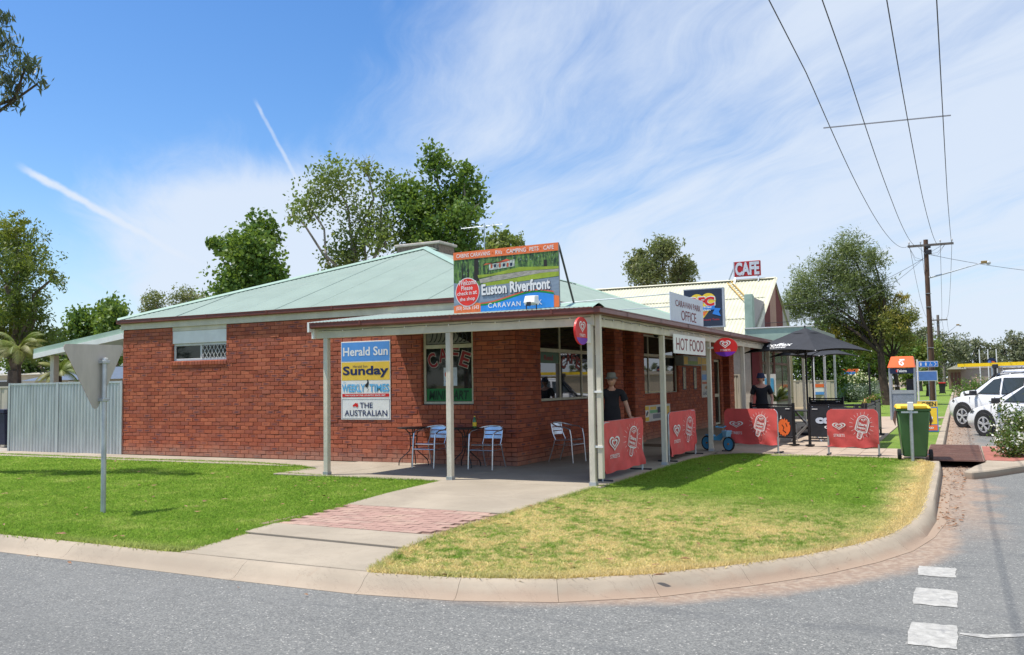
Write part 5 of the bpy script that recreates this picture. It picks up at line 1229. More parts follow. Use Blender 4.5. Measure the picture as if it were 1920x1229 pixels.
# lettering lies on the slope that faces the street corner
uf = WM[u1] @ Matrix.Identity(4); a, b_ = Vector((-1.20, -1.20, 2.22)), Vector((1.20, -1.20, 2.22)); ap = Vector((0, 0, 2.88))
o_ = uf @ a.lerp(b_, .5); rr = (uf @ b_-uf @ a).normalized(); uu = (uf @ ap-o_).normalized(); fu = F(o_, rr, uu)
letters('lettering', fu, 'coffex', -.56, .30, .80, .17, WHITE, u1, .03, bold=.012); letters('lettering', fu, 'COFFEE', -.38, .19, .52, .07, WHITE, u1, .03, bold=.012)
umbrella('second black umbrella, lower and behind the front one', (.85, 15.9), -.50, .95, 2.62, 2.16)

# black cafe screens
def screen(a, b, label, h=.95, z0=.13, logo=None, m=BLACKF):
    a = Vector((*a, 0)); b = Vector((*b, 0)); L = (b-a).length; fr = F(a, b-a); t = thing('cafe_screen', label, 'screen', tuple((a+b)/2), 0, 'black canvas cafe screens')
    for x in (.02, L-.02): MB().fbox(fr, x-.025, x+.025, .03, h+.01, -.025, .025).build('post', BLACKP, t); MB().fbox(fr, x-.07, x+.07, 0, .035, -.09, .09).build('foot', BLACKP, t)
    MB().fbox(fr, .04, L-.04, h-.06, h-.02, -.012, .012).build('rail', BLACKP, t); MB().fbox(fr, .04, L-.04, z0+.03, z0+.06, -.012, .012).build('rail', BLACKP, t)
    mb = MB(); mb.grid(lambda u, v: fr.p(.05+(L-.1)*u, z0+.08+(h-.16-z0)*v, .014+.004*math.sin(9*u+3*v)), 14, 8); link('canvas', mb.mesh('canvas'), m, t, True)
    mb = MB(); mb.grid(lambda u, v: fr.p(.05+(L-.1)*u, z0+.08+(h-.16-z0)*v, -.014), 4, 4); link('canvas', mb.mesh('canvas'), m, t, True)
    f2 = F(fr.p(0, 0, .02), fr.r)
    for x in (.10, L-.24): sheet('strap', f2, rect(x, h-.13, x+.13, h-.115), WHITE, t, .004)
    if logo: logo(f2, L, t)
    return t
def lg1(f2, L, t):
    mb = MB(); n = 40; pts = [(L-.30+(.17+.03*math.sin(k*2.9)*math.cos(k*.7))*math.cos(2*PI*k/n)*1.15, .40+(.19+.03*math.sin(k*3.7))*math.sin(2*PI*k/n)) for k in range(n)]; poly(mb, f2, pts, .004); flat_build(mb, 'splash_print', ORANGE, t)
    mb = MB(); stroke(mb, f2, [(L-.36, .46), (L-.30, .40), (L-.33, .33), (L-.24, .28)], .025, .006); stroke(mb, f2, [(L-.24, .50), (L-.20, .42)], .025, .006); flat_build(mb, 'splash_detail', BLACKP, t)
    sheet('print', f2, [(L-.42, .58), (L-.36, .60), (L-.38, .68)], WHITE, t, .004)
def lg2(f2, L, t):
    letters('lettering', f2, 'coffex', .20, .52, .88, .16, mat('pale_blue_white', (.55, .62, .72), .5), t, .004, bold=.07); letters('lettering', f2, 'COFFEE', .38, .40, .55, .06, WHITE, t, .004, bold=.04)
    sheet('dot_print', f2, ell(.53, .575, .03, .035, 14), REDP, t, .007)
screen((.28, 9.5), (1.42, 8.70), 'black cafe screen with an orange splash behind the half shaded red banner', logo=lg1)
screen((1.74, 8.62), (2.95, 8.28), 'black cafe screen lettered coffex behind the sunlit red banner', logo=lg2)
screen((.75, 15.7), (1.78, 15.2), 'small black cafe screen closing the far end of the seating area')
SCR = mat('sheer_grey_mesh', (.16, .155, .14), .8, var=.1)
screen((2.98, 8.4), (2.98, 10.6), 'grey mesh cafe screen along the kerb side, nearer one', m=SCR); screen((2.90, 10.9), (2.90, 13.2), 'grey mesh cafe screen along the kerb side, farther one', m=SCR)
# outdoor tables and chairs between the screens
def cafe_table2(label, x, y):
    t = thing('outdoor_table', label, 'table', (x, y, 0)); k = dict(world=False)
    MB().box(-.42, .42, -.35, .35, .72, .75).build('tabletop', PLAST, t, bevel=.005, **k)
    for i in range(2):
        s = 1 if i else -1; MB().bar((s*.36, -.30, 0), (-s*.30, .1, .72), .025).build('leg', ALU, t, **k); MB().bar((s*.36, .30, 0), (-s*.30, .2, .72), .025).build('leg', ALU, t, **k)
cafe_table2('dark outdoor table seen in the gap between the black screens', 1.45, 10.4); cafe_table2('dark outdoor table under the front umbrella', 1.7, 12.4)
def simple_chair(label, loc, rz):
    t = thing('outdoor_chair', label, 'chair', loc, rz, 'dark outdoor chairs at the footpath tables'); k = dict(world=False)
    for sx in (-1, 1):
        MB().tube([(sx*.20, -.2, 0), (sx*.2, -.19, .44)], .011, 6).build('leg', ALU, t, **k); MB().tube([(sx*.20, .22, 0), (sx*.2, .18, .45), (sx*.2, .24, .85)], .011, 6).build('leg', ALU, t, **k)
    MB().box(-.21, .21, -.2, .2, .44, .46).build('seat', PLAST, t, bevel=.004, **k); MB().box(-.19, .19, .20, .225, .58, .84).build('backrest', PLAST, t, bevel=.004, **k)
simple_chair('dark chair left of the outdoor table in the screen gap', (1.05, 9.9, 0), 1.9); simple_chair('dark chair behind the outdoor table in the screen gap', (1.7, 11.2, 0), .3); simple_chair('dark chair under the front umbrella', (2.25, 11.6, 0), -1.7)

# sandwich board
sb = thing('sandwich_board', 'yellow and red sandwich board reading OPEN on the verge behind the bin', 'sandwich board', (4.0, 15.3, -.03))
fsb = F((3.72, 15.22, -.02), (1, 0, 0), (0, .12, 1)); MB().fbox(fsb, 0, .52, 0, .86, -.02, 0).build('front_panel', BLUEP, sb); MB().fbox(F((3.72, 15.50, -.02), (1, 0, 0), (0, -.12, 1)), 0, .52, 0, .86, -.02, 0).build('rear_panel', WHITEP, sb)
sheet('print', fsb, rect(.0, .20, .50, .66), YELLOW, sb, .004); sheet('print', fsb, rect(0, .69, .52, .85), MATS['mustard_print'], sb, .004); sheet('print', fsb, rect(.0, .03, .50, .18), ORANGE, sb, .005)
sheet('print', fsb, ell(.27, .30, .13, .06), MATS['faded_brown'], sb, .006); sheet('print', fsb, ell(.33, .38, .06, .05), WHITE, sb, .007); sheet('print', fsb, ell(.15, .57, .11, .04), REDP, sb, .006)
letters('lettering', fsb, 'OPEN', .12, .715, .36, .11, BLACKP, sb, .007, bold=.03); letters('lettering', fsb, 'Chiko', .05, .08, .35, .07, WHITE, sb, .008, bold=.03)

# phone booth
pb = thing('phone_booth', 'open glass phone booth with orange hood and grey frame on the verge', 'phone booth', (3.02, 22.4, 0))
x0, x1, y0, y1 = 2.62, 3.42, 22.0, 22.8; BOOTH = mat('booth_grey', (.42, .45, .47), .4, metal=.3, var=.06)
for x in (x0, x1):
    for y in (y0, y1): MB().box(x-.035, x+.035, y-.035, y+.035, 0, 1.88).build('post', BOOTH, pb, bevel=.005)
OR_ = mat('orange_hood', (.88, .15, .035), .4, var=.04)
MB().add([(x0-.07, y0-.08, 1.85), (x1+.04, y0-.08, 1.85), (x1+.04, y1+.06, 1.85), (x0-.07, y1+.06, 1.85), (x0+.06, y0+.12, 2.25), (x1-.02, y0+.12, 2.25), (x1-.02, y1-.1, 2.25), (x0+.06, y1-.1, 2.25)], [(0, 3, 2, 1), (4, 5, 6, 7), (0, 1, 5, 4), (1, 2, 6, 5), (2, 3, 7, 6), (3, 0, 4, 7)]).build('hood', OR_, pb, bevel=.015)
fp = F((x0, y0-.075, 1.86), (1, 0, 0), (0, .2, .40))
mb = MB(); stroke(mb, fp, [(.34, .30), (.50, .30)], .055, .006); stroke(mb, fp, [(.42, .28), (.33, .22), (.35, .12), (.42, .08), (.46, .12), (.42, .22)], .05, .006); flat_build(mb, 'logo', WHITE, pb)
fp2 = F((x0, y0-.06, 1.64), (1, 0, 0)); MB().fbox(fp2, .02, .78, 0, .19, -.03, 0).build('name_panel', NAVY, pb); letters('lettering', fp2, 'Telstra', .24, .05, .32, .09, WHITE, pb, .004, bold=.03, slant=.1); sheet('print', fp2, ell(.25, .10, .035, .05), REDP, pb, .003)
MB().box(x0+.03, x1-.03, y0-.02, y0+.02, .93, 1.05).build('mid_rail', BOOTH, pb); MB().box(x0+.03, x1-.03, y1-.02, y1+.02, .93, 1.05).build('mid_rail', BOOTH, pb)
MB().box(x0+.03, x1-.03, y0-.008, y0+.008, .06, .93).build('lower_panel', mat('mesh_panel', (.28, .32, .38), .6, metal=.2, var=.2, scale=30), pb)
MB().box(x1-.30, x1-.06, y1-.25, y1-.05, .95, 1.45).build('telephone', PLAST, pb, bevel=.01)
fp3 = F((x0, y1-.03, 1.12), (1, 0, 0)); mb = MB()
for k in range(5): ring(mb, fp3, ell(.14+k*.13, .08, .05, .035, 14), ell(.14+k*.13, .08, .03, .018, 14), .01)
flat_build(mb, 'ring_print', WHITE, pb)
# toilet direction sign
ts = thing('toilet_sign', 'narrow blue sign with white toilet symbols and arrow beside the phone booth', 'sign', (3.5, 23.9, 0))
MB().tube([(3.46, 24.0, 0), (3.46, 24.0, 2.16)], .03, 10).build('pole', WHITEP, ts, smooth=True)
ft = F((3.50, 23.95, 1.87), (1, 0, 0)); MB().fbox(ft, 0, .66, 0, .22, -.015, 0).build('panel', WHITEP, ts); sheet('face', ft, rect(.015, .018, .645, .202), BLUEP, ts, .004)
mb = MB()
for x in (.08, .25): poly(mb, ft, ell(x, .165, .016, .018, 10), .008); poly(mb, ft, [(x-.03, .145), (x+.03, .145), (x+.022, .05), (x-.022, .05)], .008)
poly(mb, ft, ell(.40, .17, .012, .014, 10), .008); stroke(mb, ft, [(.40, .15), (.405, .10), (.44, .10), (.46, .05)], .014, .008); stroke(mb, ft, ell(.405, .08, .035, .035, 12, 2.2, 5.8), .01, .008); stroke(mb, ft, [(.53, .18), (.60, .11), (.53, .04)], .022, .008)
flat_build(mb, 'symbols', WHITE, ts)
s2 = thing('information_sign', 'pale blue information board on white posts behind the power pole', 'sign', (3.4, 38, 0)); MBL = mat('faded_blue', (.10, .20, .50), .5, var=.1)
fi = F((2.75, 38, 1.30), (1, 0, 0)); MB().fbox(fi, 0, 1.12, 0, .52, -.03, 0).build('panel', WHITEP, s2); sheet('face', fi, rect(.03, .03, 1.09, .49), MBL, s2, .004)
for x in (2.95, 3.75): MB().tube([(x, 38.05, 0), (x, 38.05, 1.80)], .022, 8).build('post', GALV, s2)
# far bin
def far_bin(x, y, label, lid, body=PLAST, rz=0):
    t = thing('street_bin', label, 'bin', (x, y, 0), rz); k = dict(world=False)
    MB().add([(-.2, -.22, .05), (.2, -.22, .05), (.2, .22, .05), (-.2, .22, .05), (-.27, -.3, .92), (.27, -.3, .92), (.27, .3, .92), (-.27, .3, .92)], [(0, 3, 2, 1), (4, 5, 6, 7), (0, 1, 5, 4), (1, 2, 6, 5), (2, 3, 7, 6), (3, 0, 4, 7)]).build('body', body, t, bevel=.015, **k)
    MB().box(-.29, .29, -.33, .33, .92, 1.02).build('lid', lid, t, bevel=.01, **k)
    for s in (-1, 1): MB().lathe([(0, -.025), (.09, -.025), (.09, .025), (0, .025)], (s*.24, .2, .09), 12, axis='X').build('wheel', RUBBER, t, **k)
far_bin(3.55, 74, 'black bin with red lid far down the verge', REDP)
far_bin(-18.75, 3.4, 'dark blue bin at the left edge behind the steel fence', mat('navy_bin', (.01, .015, .05), .5), MATS['navy_bin'])

# ================================================================== SECOND BUILDING AND YARD
b2 = thing('cafe_building', 'cream corrugated gable roofed cafe with maroon and pink striped gable wall', 'cafe', (-8, 28, 0))
GX = -2.5; RZ, RY, EZ, EY = 6.05, 28.3, 3.03, 23.07
corrugated('roof', (-15, EY, EZ), (GX+.15, EY, EZ), lambda s: (-15+(GX+.15+15)*s, RY, RZ), CREAMR, b2, pitch=.152, amp=.016)
corrugated('roof', (GX+.15, 33.5, EZ), (-15, 33.5, EZ), lambda s: (GX+.15-(GX+.15+15)*s, RY, RZ), CREAMR, b2, pitch=.152, amp=.016, step=4)
capping((-15, RY, RZ+.03), (GX+.18, RY, RZ+.03), b2, mat('cream_capping', (.62, .60, .45), .5), .16)
capping((GX+.16, EY, EZ+.03), (GX+.16, RY, RZ+.03), b2, MATS['cream_capping'], .10)
for k in range(1, 3):
    q = k/3; MB().bar((-15, EY+(RY-EY)*q, EZ+(RZ-EZ)*q+.03), (GX, EY+(RY-EY)*q, EZ+(RZ-EZ)*q+.03), .05, .012).build('lap', CREAMR, b2)
MB().box(-15, GX-.1, EY-.02, EY+.06, EZ-.22, EZ-.02).build('fascia', GUT, b2)
MB().box(-14.8, GX-.05, 23.4, 33.2, 0, 3.0).build('wall', mat('rendered_wall', (.46, .42, .35), .9, var=.1), b2)
PK = mat('dusty_pink_board', (.42, .26, .20), .8, var=.1, stretch=(3, 3, .4)); MRB = mat('maroon_board', (.16, .035, .035), .8, var=.12, stretch=(3, 3, .4)); GRB = mat('grey_board', (.42, .40, .38), .8, var=.08, stretch=(3, 3, .4))
def gz(y): return EZ+(RZ-EZ)*(1-abs(y-RY)/(RY-EY))
for y0, y1, m_, top in ((23.72, 23.95, GREENP, 4.9), (23.95, 26.0, GRB, 4.82), (26.0, 27.3, MRB, 0), (27.3, 28.75, PK, 0), (28.75, 30.4, MRB, 0), (30.4, 32.3, GRB, 4.85)):
    n = max(1, int((y1-y0)/.33)); 
    for i in range(n):
        a = y0+(y1-y0)*i/n+.006; b = y0+(y1-y0)*(i+1)/n-.006; ta, tb = (top, top-.12*((y0+(y1-y0)*i/n)-23.7)/2 if False else top) if top else (gz(a)-.03, gz(b)-.03)
        mb = MB(); mb.prism([(GX+.02, a, 2.9), (GX+.02, b, 2.9), (GX+.02, b, tb), (GX+.02, a, ta)] if (y0 < RY-1.2 or a > RY or b < RY) else [(GX+.02, a, 2.9), (GX+.02, b, 2.9), (GX+.02, b, tb), (GX+.02, RY, RZ-.05), (GX+.02, a, ta)], (.045, 0, 0)); mb.build('board', m_, b2)
MB().box(GX-.25, GX+.07, 23.55, 23.72, 2.9, 4.95).build('pilaster', GREENP, b2, bevel=.01)
# awning box with faded lettering
aw = thing('awning', 'pale green boxed awning with white trim over the next shopfront', 'awning', (-1.2, 25, 3))
MB().box(GX+.08, .02, 21.9, 21.98, 2.93, 3.45).build('front_panel', GREENP, aw); MB().box(-.04, .04, 21.98, 28.8, 2.93, 3.42).build('side_panel', mat('weathered_grey_green', (.27, .31, .28), .8, var=.15), aw)
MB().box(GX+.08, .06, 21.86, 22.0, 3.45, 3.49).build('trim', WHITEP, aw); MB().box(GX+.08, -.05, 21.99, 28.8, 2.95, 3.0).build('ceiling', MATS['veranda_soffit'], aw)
letters('lettering', F((.045, 22.6, 3.06), (0, 1, 0)), 'ICE CREAM SHOP', .2, 0, 5.4, .22, mat('faded_grey_lettering', (.17, .20, .21), .8), aw, .004)
# shopfront windows under the awning
FB2 = F((GX+.0, 0, 0), (0, 1, 0)); WBR = mat('brown_window_frame', (.13, .05, .035), .6); PALEG = glassy('pale_shop_glass', (.10, .115, .08), .12)
for a, b in ((24.0, 27.6), (28.0, 31.7)): window(FB2, a, b, .5, 2.75, [a+(b-a)/2], [2.2], WBR, PALEG, back=-.05, t=.07, parent=b2)
MB().box(GX, GX+.08, 27.62, 27.98, 0, 2.85).build('pier', MRB, b2); MB().box(GX, GX+.08, 31.72, 32.6, 0, 2.85).build('pier', mat('tan_pier', (.36, .27, .17), .8), b2)
MB().box(GX, GX+.3, 23.42, 23.98, 0, 2.85).build('pier', MRB, b2)
for y, l in ((22.1, 'white awning post at the near corner of the boxed awning'), (28.6, 'white awning post at the far corner of the boxed awning'), (25.3, 'white awning post midway along the boxed awning')): post(-.0, y, l, 2.93, WHITEP, 'white posts under the boxed awning', .09)
# rooftop cafe sign
cs = thing('cafe_roof_sign', 'red box sign reading CAFE on steel legs above the cream roof ridge', 'sign', (-3.5, 28.3, 6.1))
fc = F((-4.12, 28.15, 6.22), (1, 0, 0)); MB().fbox(fc, 0, 1.16, 0, .68, -.16, 0).build('cabinet', mat('sign_red', (.38, .015, .02), .5, var=.1), cs, bevel=.01)
MB().fbox(fc, -.05, 0, 0, .68, -.16, 0).build('end_cap', GREYW, cs)
mb = MB()
text(mb, fc, 'CAFE', .06, .07, 1.04, .54, .012, bold=.045); flat_build(mb, 'lettering', mat('silver_letter', (.58, .62, .68), .45, metal=.1), cs)
for p, q in (((-4.10, 28.2, 6.22), (-4.10, 27.95, 5.85)), ((-3.05, 28.2, 6.22), (-3.05, 28.1, 5.95)), ((-4.12, 28.25, 6.75), (-4.45, 28.3, 6.02)), ((-3.1, 28.3, 6.3), (-3.1, 28.5, 6.0))): MB().bar(p, q, .045).build('leg', GALV, cs)
lad = thing('roof_ladder', 'yellow ladder lying on the cream roof below the cafe sign', 'ladder', (-4, 27, 5.6)); YL = mat('ladder_yellow', (.58, .38, .10), .6)
A0, A1 = Vector((-4.4, 27.9, 5.90)), Vector((-3.35, 26.2, 4.92)); off_ = Vector((.16, .09, .06))
for o_ in (Vector((0, 0, .04)), off_+Vector((0, 0, .04))): MB().bar(A0+o_, A1+o_, .035).build('rail', YL, lad)
for k in range(9): p = A0.lerp(A1, (k+.5)/9)+Vector((0, 0, .04)); MB().bar(p, p+off_, .02).build('rung', YL, lad)
# tan fences
FEN = mat('beige_steel_fence', (.46, .42, .33), .55, var=.05, stretch=(4, 4, .5))
def sheet_fence(a, b, h, label, m, group=None, z0=.0, pitch=.10, amp=.018, postw=.06, panel=2.35, cap=True, cat='fence', deep=True):
    a = Vector((*a, z0)); b = Vector((*b, z0)); L = (b-a).length; n = max(1, round(L/panel)); fr = F(a, b-a); t = thing('sheet_fence', label, cat, tuple((a+b)/2), 0, group)
    for i in range(n):
        x0 = L*i/n+.03; x1 = L*(i+1)/n-.03; mb = MB(); xs = []; x = x0; 
        while x < x1-.01:
            for dx_, d_ in ((0, 0), (.018, amp), (pitch*.5, amp), (pitch*.5+.018, 0)):
                if x+dx_ <= x1: xs.append((x+dx_, d_))
            x += pitch
        vs = []; 
        for x, d_ in xs: vs += [fr.p(x, .03, d_), fr.p(x, h-.03, d_)]
        mb.add(vs, [(2*k, 2*k+2, 2*k+3, 2*k+1) for k in range(len(xs)-1)]); link('panel', mb.mesh('panel'), m, t, True)
        if cap: MB().fbox(fr, x0-.03, x1+.03, h-.04, h+.005, -.02, amp+.012).build('top_rail', m, t)
    for i in range(n+1): x = L*i/n; MB().fbox(fr, x-postw/2, x+postw/2, 0, h+.01, -.03, amp+.018).build('post', m, t)
    return t
sheet_fence((-17.02, 2.30), (-15.17, 2.32), 1.76, 'left bay of the galvanised steel fence beside the brick wall', GALVF, 'galvanised fence bays', -.05, .115, .022, .07)
sheet_fence((-15.16, 2.32), (-12.90, 2.34), 1.76, 'right bay of the galvanised steel fence touching the brick wall', GALVF, 'galvanised fence bays', -.05, .115, .022, .07)
sheet_fence((-24, 3.9), (-17.6, 3.3), 1.70, 'beige panel fence at the far left edge behind the galvanised fence', FEN, None, -.05, .35, .02, .06)
sheet_fence((-3.3, 20.6), (-2.3, 20.2), 1.76, 'beige ribbed fence closing the gap beside the brick shop', FEN, None, -.05, .12, .015)
sheet_fence((-6.0, 36.8), (-.85, 35.8), 1.42, 'long beige panel fence beyond the second shop', FEN, None, 0, .36, .02)
sheet_fence((-2.6, 60), (-.2, 60.5), 1.3, 'weathered grey fence far behind the white roses', mat('weathered_fence', (.32, .30, .27), .9, var=.2), None, 0, .3, .03)
sheet_fence((-2.0, 46), (-1.0, 52), 1.2, 'green steel fence beside the grey shrubs', mat('dark_green_fence', (.07, .13, .09), .6), None, 0, .3, .02)
ep = thing('fence_poster', 'orange and blue banner tied to the long beige fence', 'banner', (-1.2, 35.8, .9)); fe = F((-2.0, 35.90, .68), (1, 0, 0)); MB().fbox(fe, 0, 1.1, 0, .55, -.02, 0).build('panel', WHITEP, ep)
sheet('print', fe, rect(0, .38, 1.1, .55), ORANGE, ep, .01); sheet('print', fe, rect(0, 0, 1.1, .14), MATS['light_blue_print'], ep, .01)
# white shed behind the yard fence
ws = thing('white_shed', 'white wall glimpsed above the beige fence beyond the veranda', 'shed', (-6, 40, 0)); MB().box(-9.5, -4.6, 36, 41, 0, 2.5).build('wall', WHITEP, ws); MB().box(-9.7, -4.4, 35.8, 41.2, 2.5, 2.6).build('roof', GREYW, ws)
sn = thing('shop_notice', 'white and blue notice board standing behind the woman', 'notice board', (-1.2, 20.6, 1.1)); MB().box(-1.55, -1.1, 20.6, 20.66, .4, 1.7).build('panel', WHITEP, sn); MB().box(-1.48, -1.17, 20.585, 20.6, 1.05, 1.55).build('print', MATS['sky_blue_print'], sn); MB().box(-1.36, -1.29, 20.62, 20.66, 0, .4).build('leg', GALV, sn)

# carport and outbuildings at the left
cp = thing('carport', 'lean-to carport with green roof edge against the left end of the shop', 'carport', (-15, 5, 0))
mb = MB(); mb.prism([(-17.15, 3.0, 2.50), (-12.9, 3.0, 3.00), (-12.9, 3.0, 3.13), (-17.15, 3.0, 2.63)], (0, 7, 0)); mb.build('roof', GREENP, cp)
mb = MB(); mb.prism([(-17.12, 2.97, 2.37), (-12.92, 2.97, 2.86), (-12.92, 2.97, 2.998), (-17.12, 2.97, 2.498)], (0, .04, 0)); mb.build('beam', WHITEP, cp)
for y in (3.2, 9.6): MB().box(-16.75, -16.60, y, y+.15, 0, 2.45).build('post', CREAM, cp)
def shed(name, label, x0, x1, y0, y1, h, hr, wm, rm, wins=(), cat='house'):
    t = thing(name, label, cat, ((x0+x1)/2, (y0+y1)/2, 0)); MB().box(x0, x1, y0, y1, 0, h).build('wall', wm, t); ym = (y0+y1)/2; o = .35
    mb = MB(); mb.add([(x0-o, y0-o, h-.05), (x1+o, y0-o, h-.05), (x1+o, ym, hr), (x0-o, ym, hr), (x1+o, y1+o, h-.05), (x0-o, y1+o, h-.05)], [(0, 1, 2, 3), (3, 2, 4, 5)]); mb.build('roof', rm, t)
    MB().prism([(x0+.02, y0, h), (x0+.02, y1, h), (x0+.02, ym, hr-.05)], (x1-x0-.04, 0, 0)).build('gable', wm, t)
    for (a, b, c, d) in wins:
        w_ = MB().box(a-.06, b+.06, y0-.04, y0-.005, c-.06, d+.06).build('window', WHITEP, t); MB().box(a, b, y0-.05, y0-.04, c, d).build('pane', GLASS, w_)
    return t
CH = mat('pale_house_wall', (.52, .48, .38), .85, var=.06)
shed('cream_house', 'low cream house glimpsed over the fence behind the palm', -46, -33.4, 15, 22, 2.35, 2.75, CH, mat('grey_tin', (.38, .38, .36), .5), [(-37.2, -36.2, .9, 2.0)])
shed('blue_cabin', 'small cabin with blue grey roof between carport post and give way sign', -26.5, -19.5, 9.5, 14, 1.95, 2.42, CH, mat('blue_grey_tin', (.10, .13, .18), .55), [(-24.5, -23.7, 1.0, 1.8), (-23.3, -22.7, 1.0, 1.8)], 'cabin')

# ================================================================== VEHICLES
RIM = mat('silver_alloy_rim', (.60, .61, .63), .35, metal=.35, var=.05)
def loft(rings, cap=True):
    n = len(rings[0]); mb = MB(); mb.add([v for r in rings for v in r], [(i*n+j, i*n+j+1, (i+1)*n+j+1, (i+1)*n+j) for i in range(len(rings)-1) for j in range(n-1)]+([tuple(range(n)), tuple((len(rings)-1)*n+j for j in range(n))[::-1]] if cap else []))
    return mb
def car(name, label, cat, wheel_ground, body, gh, wins, wr, wx, rz, hw=.90, ghb=.84, ght=.64, arch=PLAST, extra=None):
    """nose at local x=0 pointing -x; the near side is local -y"""
    R = Matrix.Rotation(rz, 3, 'Z'); o = Vector((*wheel_ground, -.15)) - R @ Vector((wx[0], -hw+.02, 0)); t = thing(name, label, cat, tuple(o), rz); k = dict(world=False)
    rings = []
    xs = [b[0] for b in body]; fine = np.linspace(xs[0], xs[-1], 46)
    for x in fine:
        zb, zt, w_ = (np.interp(x, xs, [b[i] for b in body]) for i in (1, 2, 3))
        side = [(0, zb), (w_*.86, zb), (w_*.97, zb+.10), (w_, zb+(zt-zb)*.45), (w_*.985, zt-.16), (w_*.95, zt-.06), (w_*.86, zt-.012), (w_*.5, zt+.015), (0, zt+.02)]
        rings.append([(x, -y, z) for y, z in side] + [(x, y, z) for y, z in side[::-1][1:]])
    loft(rings).build('body', CARW, t, smooth=True, **k)
    # greenhouse
    gx = [g[0] for g in gh]; gzz = [g[1] for g in gh]; zb0 = min(gzz); zt0 = max(gzz); pr = []
    def gy(z): return ghb+(ght-ghb)*((z-zb0)/(zt0-zb0))**1.25
    fx = np.linspace(gx[0]+.01, gx[-1]-.01, 40); rr = []
    for x in fx:
        zt = np.interp(x, gx, gzz); z0_ = zb0-.12; zz = [z0_+(zt-z0_)*q for q in (0, .35, .7, .92, 1)]
        side = [(gy(max(z, zb0)), z) for z in zz]; side[-1] = (side[-1][0]-.05, zt); side += [(ght*.5, zt+.02*min(1, (zt-zb0)*2)), (0, zt+.03*min(1, (zt-zb0)*2))]
        rr.append([(x, -y, z) for y, z in side]+[(x, y, z) for y, z in side[::-1][1:]])
    loft(rr).build('cabin', CARW, t, smooth=True, **k)
    for wn in wins:
        for s in (-1, 1):
            mb = MB(); pts = [(x, s*(gy(z)+.012), z) for x, z in wn]; mb.add(pts, [tuple(range(len(pts)))]); me = mb.mesh('side_window'); link('side_window', me, CARG, t)
            m2 = MB(); c_ = (sum(p[0] for p in wn)/len(wn), sum(p[1] for p in wn)/len(wn)); wo_ = [(c_[0]+(x-c_[0])*1.07, c_[1]+(z-c_[1])*1.12) for x, z in wn]
            n = len(wn); m2.add([(x, s*(gy(z)+.008), z) for x, z in wo_], [tuple(range(n))]); link('window_surround', m2.mesh('surround'), PLAST, t)
    # windscreen
    a, b = gh[0], gh[1]; mb = MB(); mb.add([(a[0]+.06, -ghb+.06, a[1]+.05), (a[0]+.06, ghb-.06, a[1]+.05), (b[0]-.04, ght-.03, b[1]-.02), (b[0]-.04, -ght+.03, b[1]-.02)], [(0, 1, 2, 3)])
    me = mb.mesh('windscreen'); me.transform(Matrix.Translation((-.022, 0, .018))); link('windscreen', me, CARG, t)
    for x in wx:
        for s in (-1, 1):
            y = s*hw
            MB().lathe([(.0, -.012), (wr*1.17, -.012), (wr*1.17, .006), (0, .006)], (x, y, wr+.03), 32, axis='Y').build('wheel_arch', arch, t, **k)
            prof = [(wr*.64, -.10), (wr*.95, -.10), (wr, -.07), (wr, .07), (wr*.95, .10), (wr*.64, .10), (wr*.64, -.10)]
            wh = MB().lathe(prof, (x, s*(hw-.065), wr), 36, axis='Y').build('wheel', RUBBER, t, smooth=True, **k)
            mb = MB(); mb.lathe([(wr*.58, -.02), (wr*.67, -.02), (wr*.67, .012), (wr*.58, .02), (wr*.58, -.02)], (x, s*(hw+.018), wr), 36, axis='Y')
            for q in range(5):
                an = 2*PI*q/5+.3
                for da in (-.13, .13):
                    mb.bar((x+math.cos(an)*wr*.10, s*(hw+.022), wr+math.sin(an)*wr*.10), (x+math.cos(an+da)*wr*.63, s*(hw+.026), wr+math.sin(an+da)*wr*.63), .045, .03)
            mb.lathe([(0, -.015), (wr*.15, -.015), (wr*.15, .015), (0, .015)], (x, s*(hw+.03), wr), 14, axis='Y'); mb.build('rim', RIM, wh, smooth=False, **k)
            MB().lathe([(0, -.01), (wr*.62, -.01), (wr*.62, .0), (0, 0)], (x, s*(hw+.008), wr), 24, axis='Y').build('hub_back', PLAST, wh, **k)
    for s in (-1, 1):
        mb = MB(); mx = gh[0][0]+.30; mb.box(mx, mx+.12, min(s*(ghb+.02), s*(ghb+.24)), max(s*(ghb+.02), s*(ghb+.24)), zb0+.02, zb0+.17); mb.build('wing_mirror', PLAST, t, bevel=.02, **k)
        z_ = (body[2][1]+body[2][2])/2
        MB().prism([(.05, s*(hw*.80), body[1][2]-.12), (.38, s*(hw*.985), body[2][2]-.10), (.42, s*(hw*.985), body[2][2]-.02), (.08, s*(hw*.78), body[1][2]-.03)], (0, s*.012, .0)).build('headlight', CARG, t, **k)
    MB().box(-.02, .05, -hw*.5, hw*.5, body[0][1]+.05, body[0][2]-.12).build('grille', PLAST, t, **k)
    MB().box(-.03, .0, -.18, .18, body[0][1]+.02, body[0][1]+.13).build('number_plate', WHITEP, t, **k)
    for x in (gh[0][0]+.95, gh[0][0]+1.85):
        for s in (-1, 1): MB().box(x, x+.17, min(s*(hw-.02), s*(hw+.02)), max(s*(hw-.02), s*(hw+.02)), zb0-.17, zb0-.14).build('door_handle', ALU, t, bevel=.005, **k)
    for x in (gh[0][0]+.10, gh[0][0]+1.15, gh[0][0]+2.1):
        for s in (-1, 1): MB().box(x, x+.008, min(s*(hw-.03), s*(hw-.008)), max(s*(hw-.03), s*(hw-.001)), .40, zb0-.03).build('door_gap', PLAST, t, **k)
    if extra: extra(t)
    return t
CA = math.radians(-50)
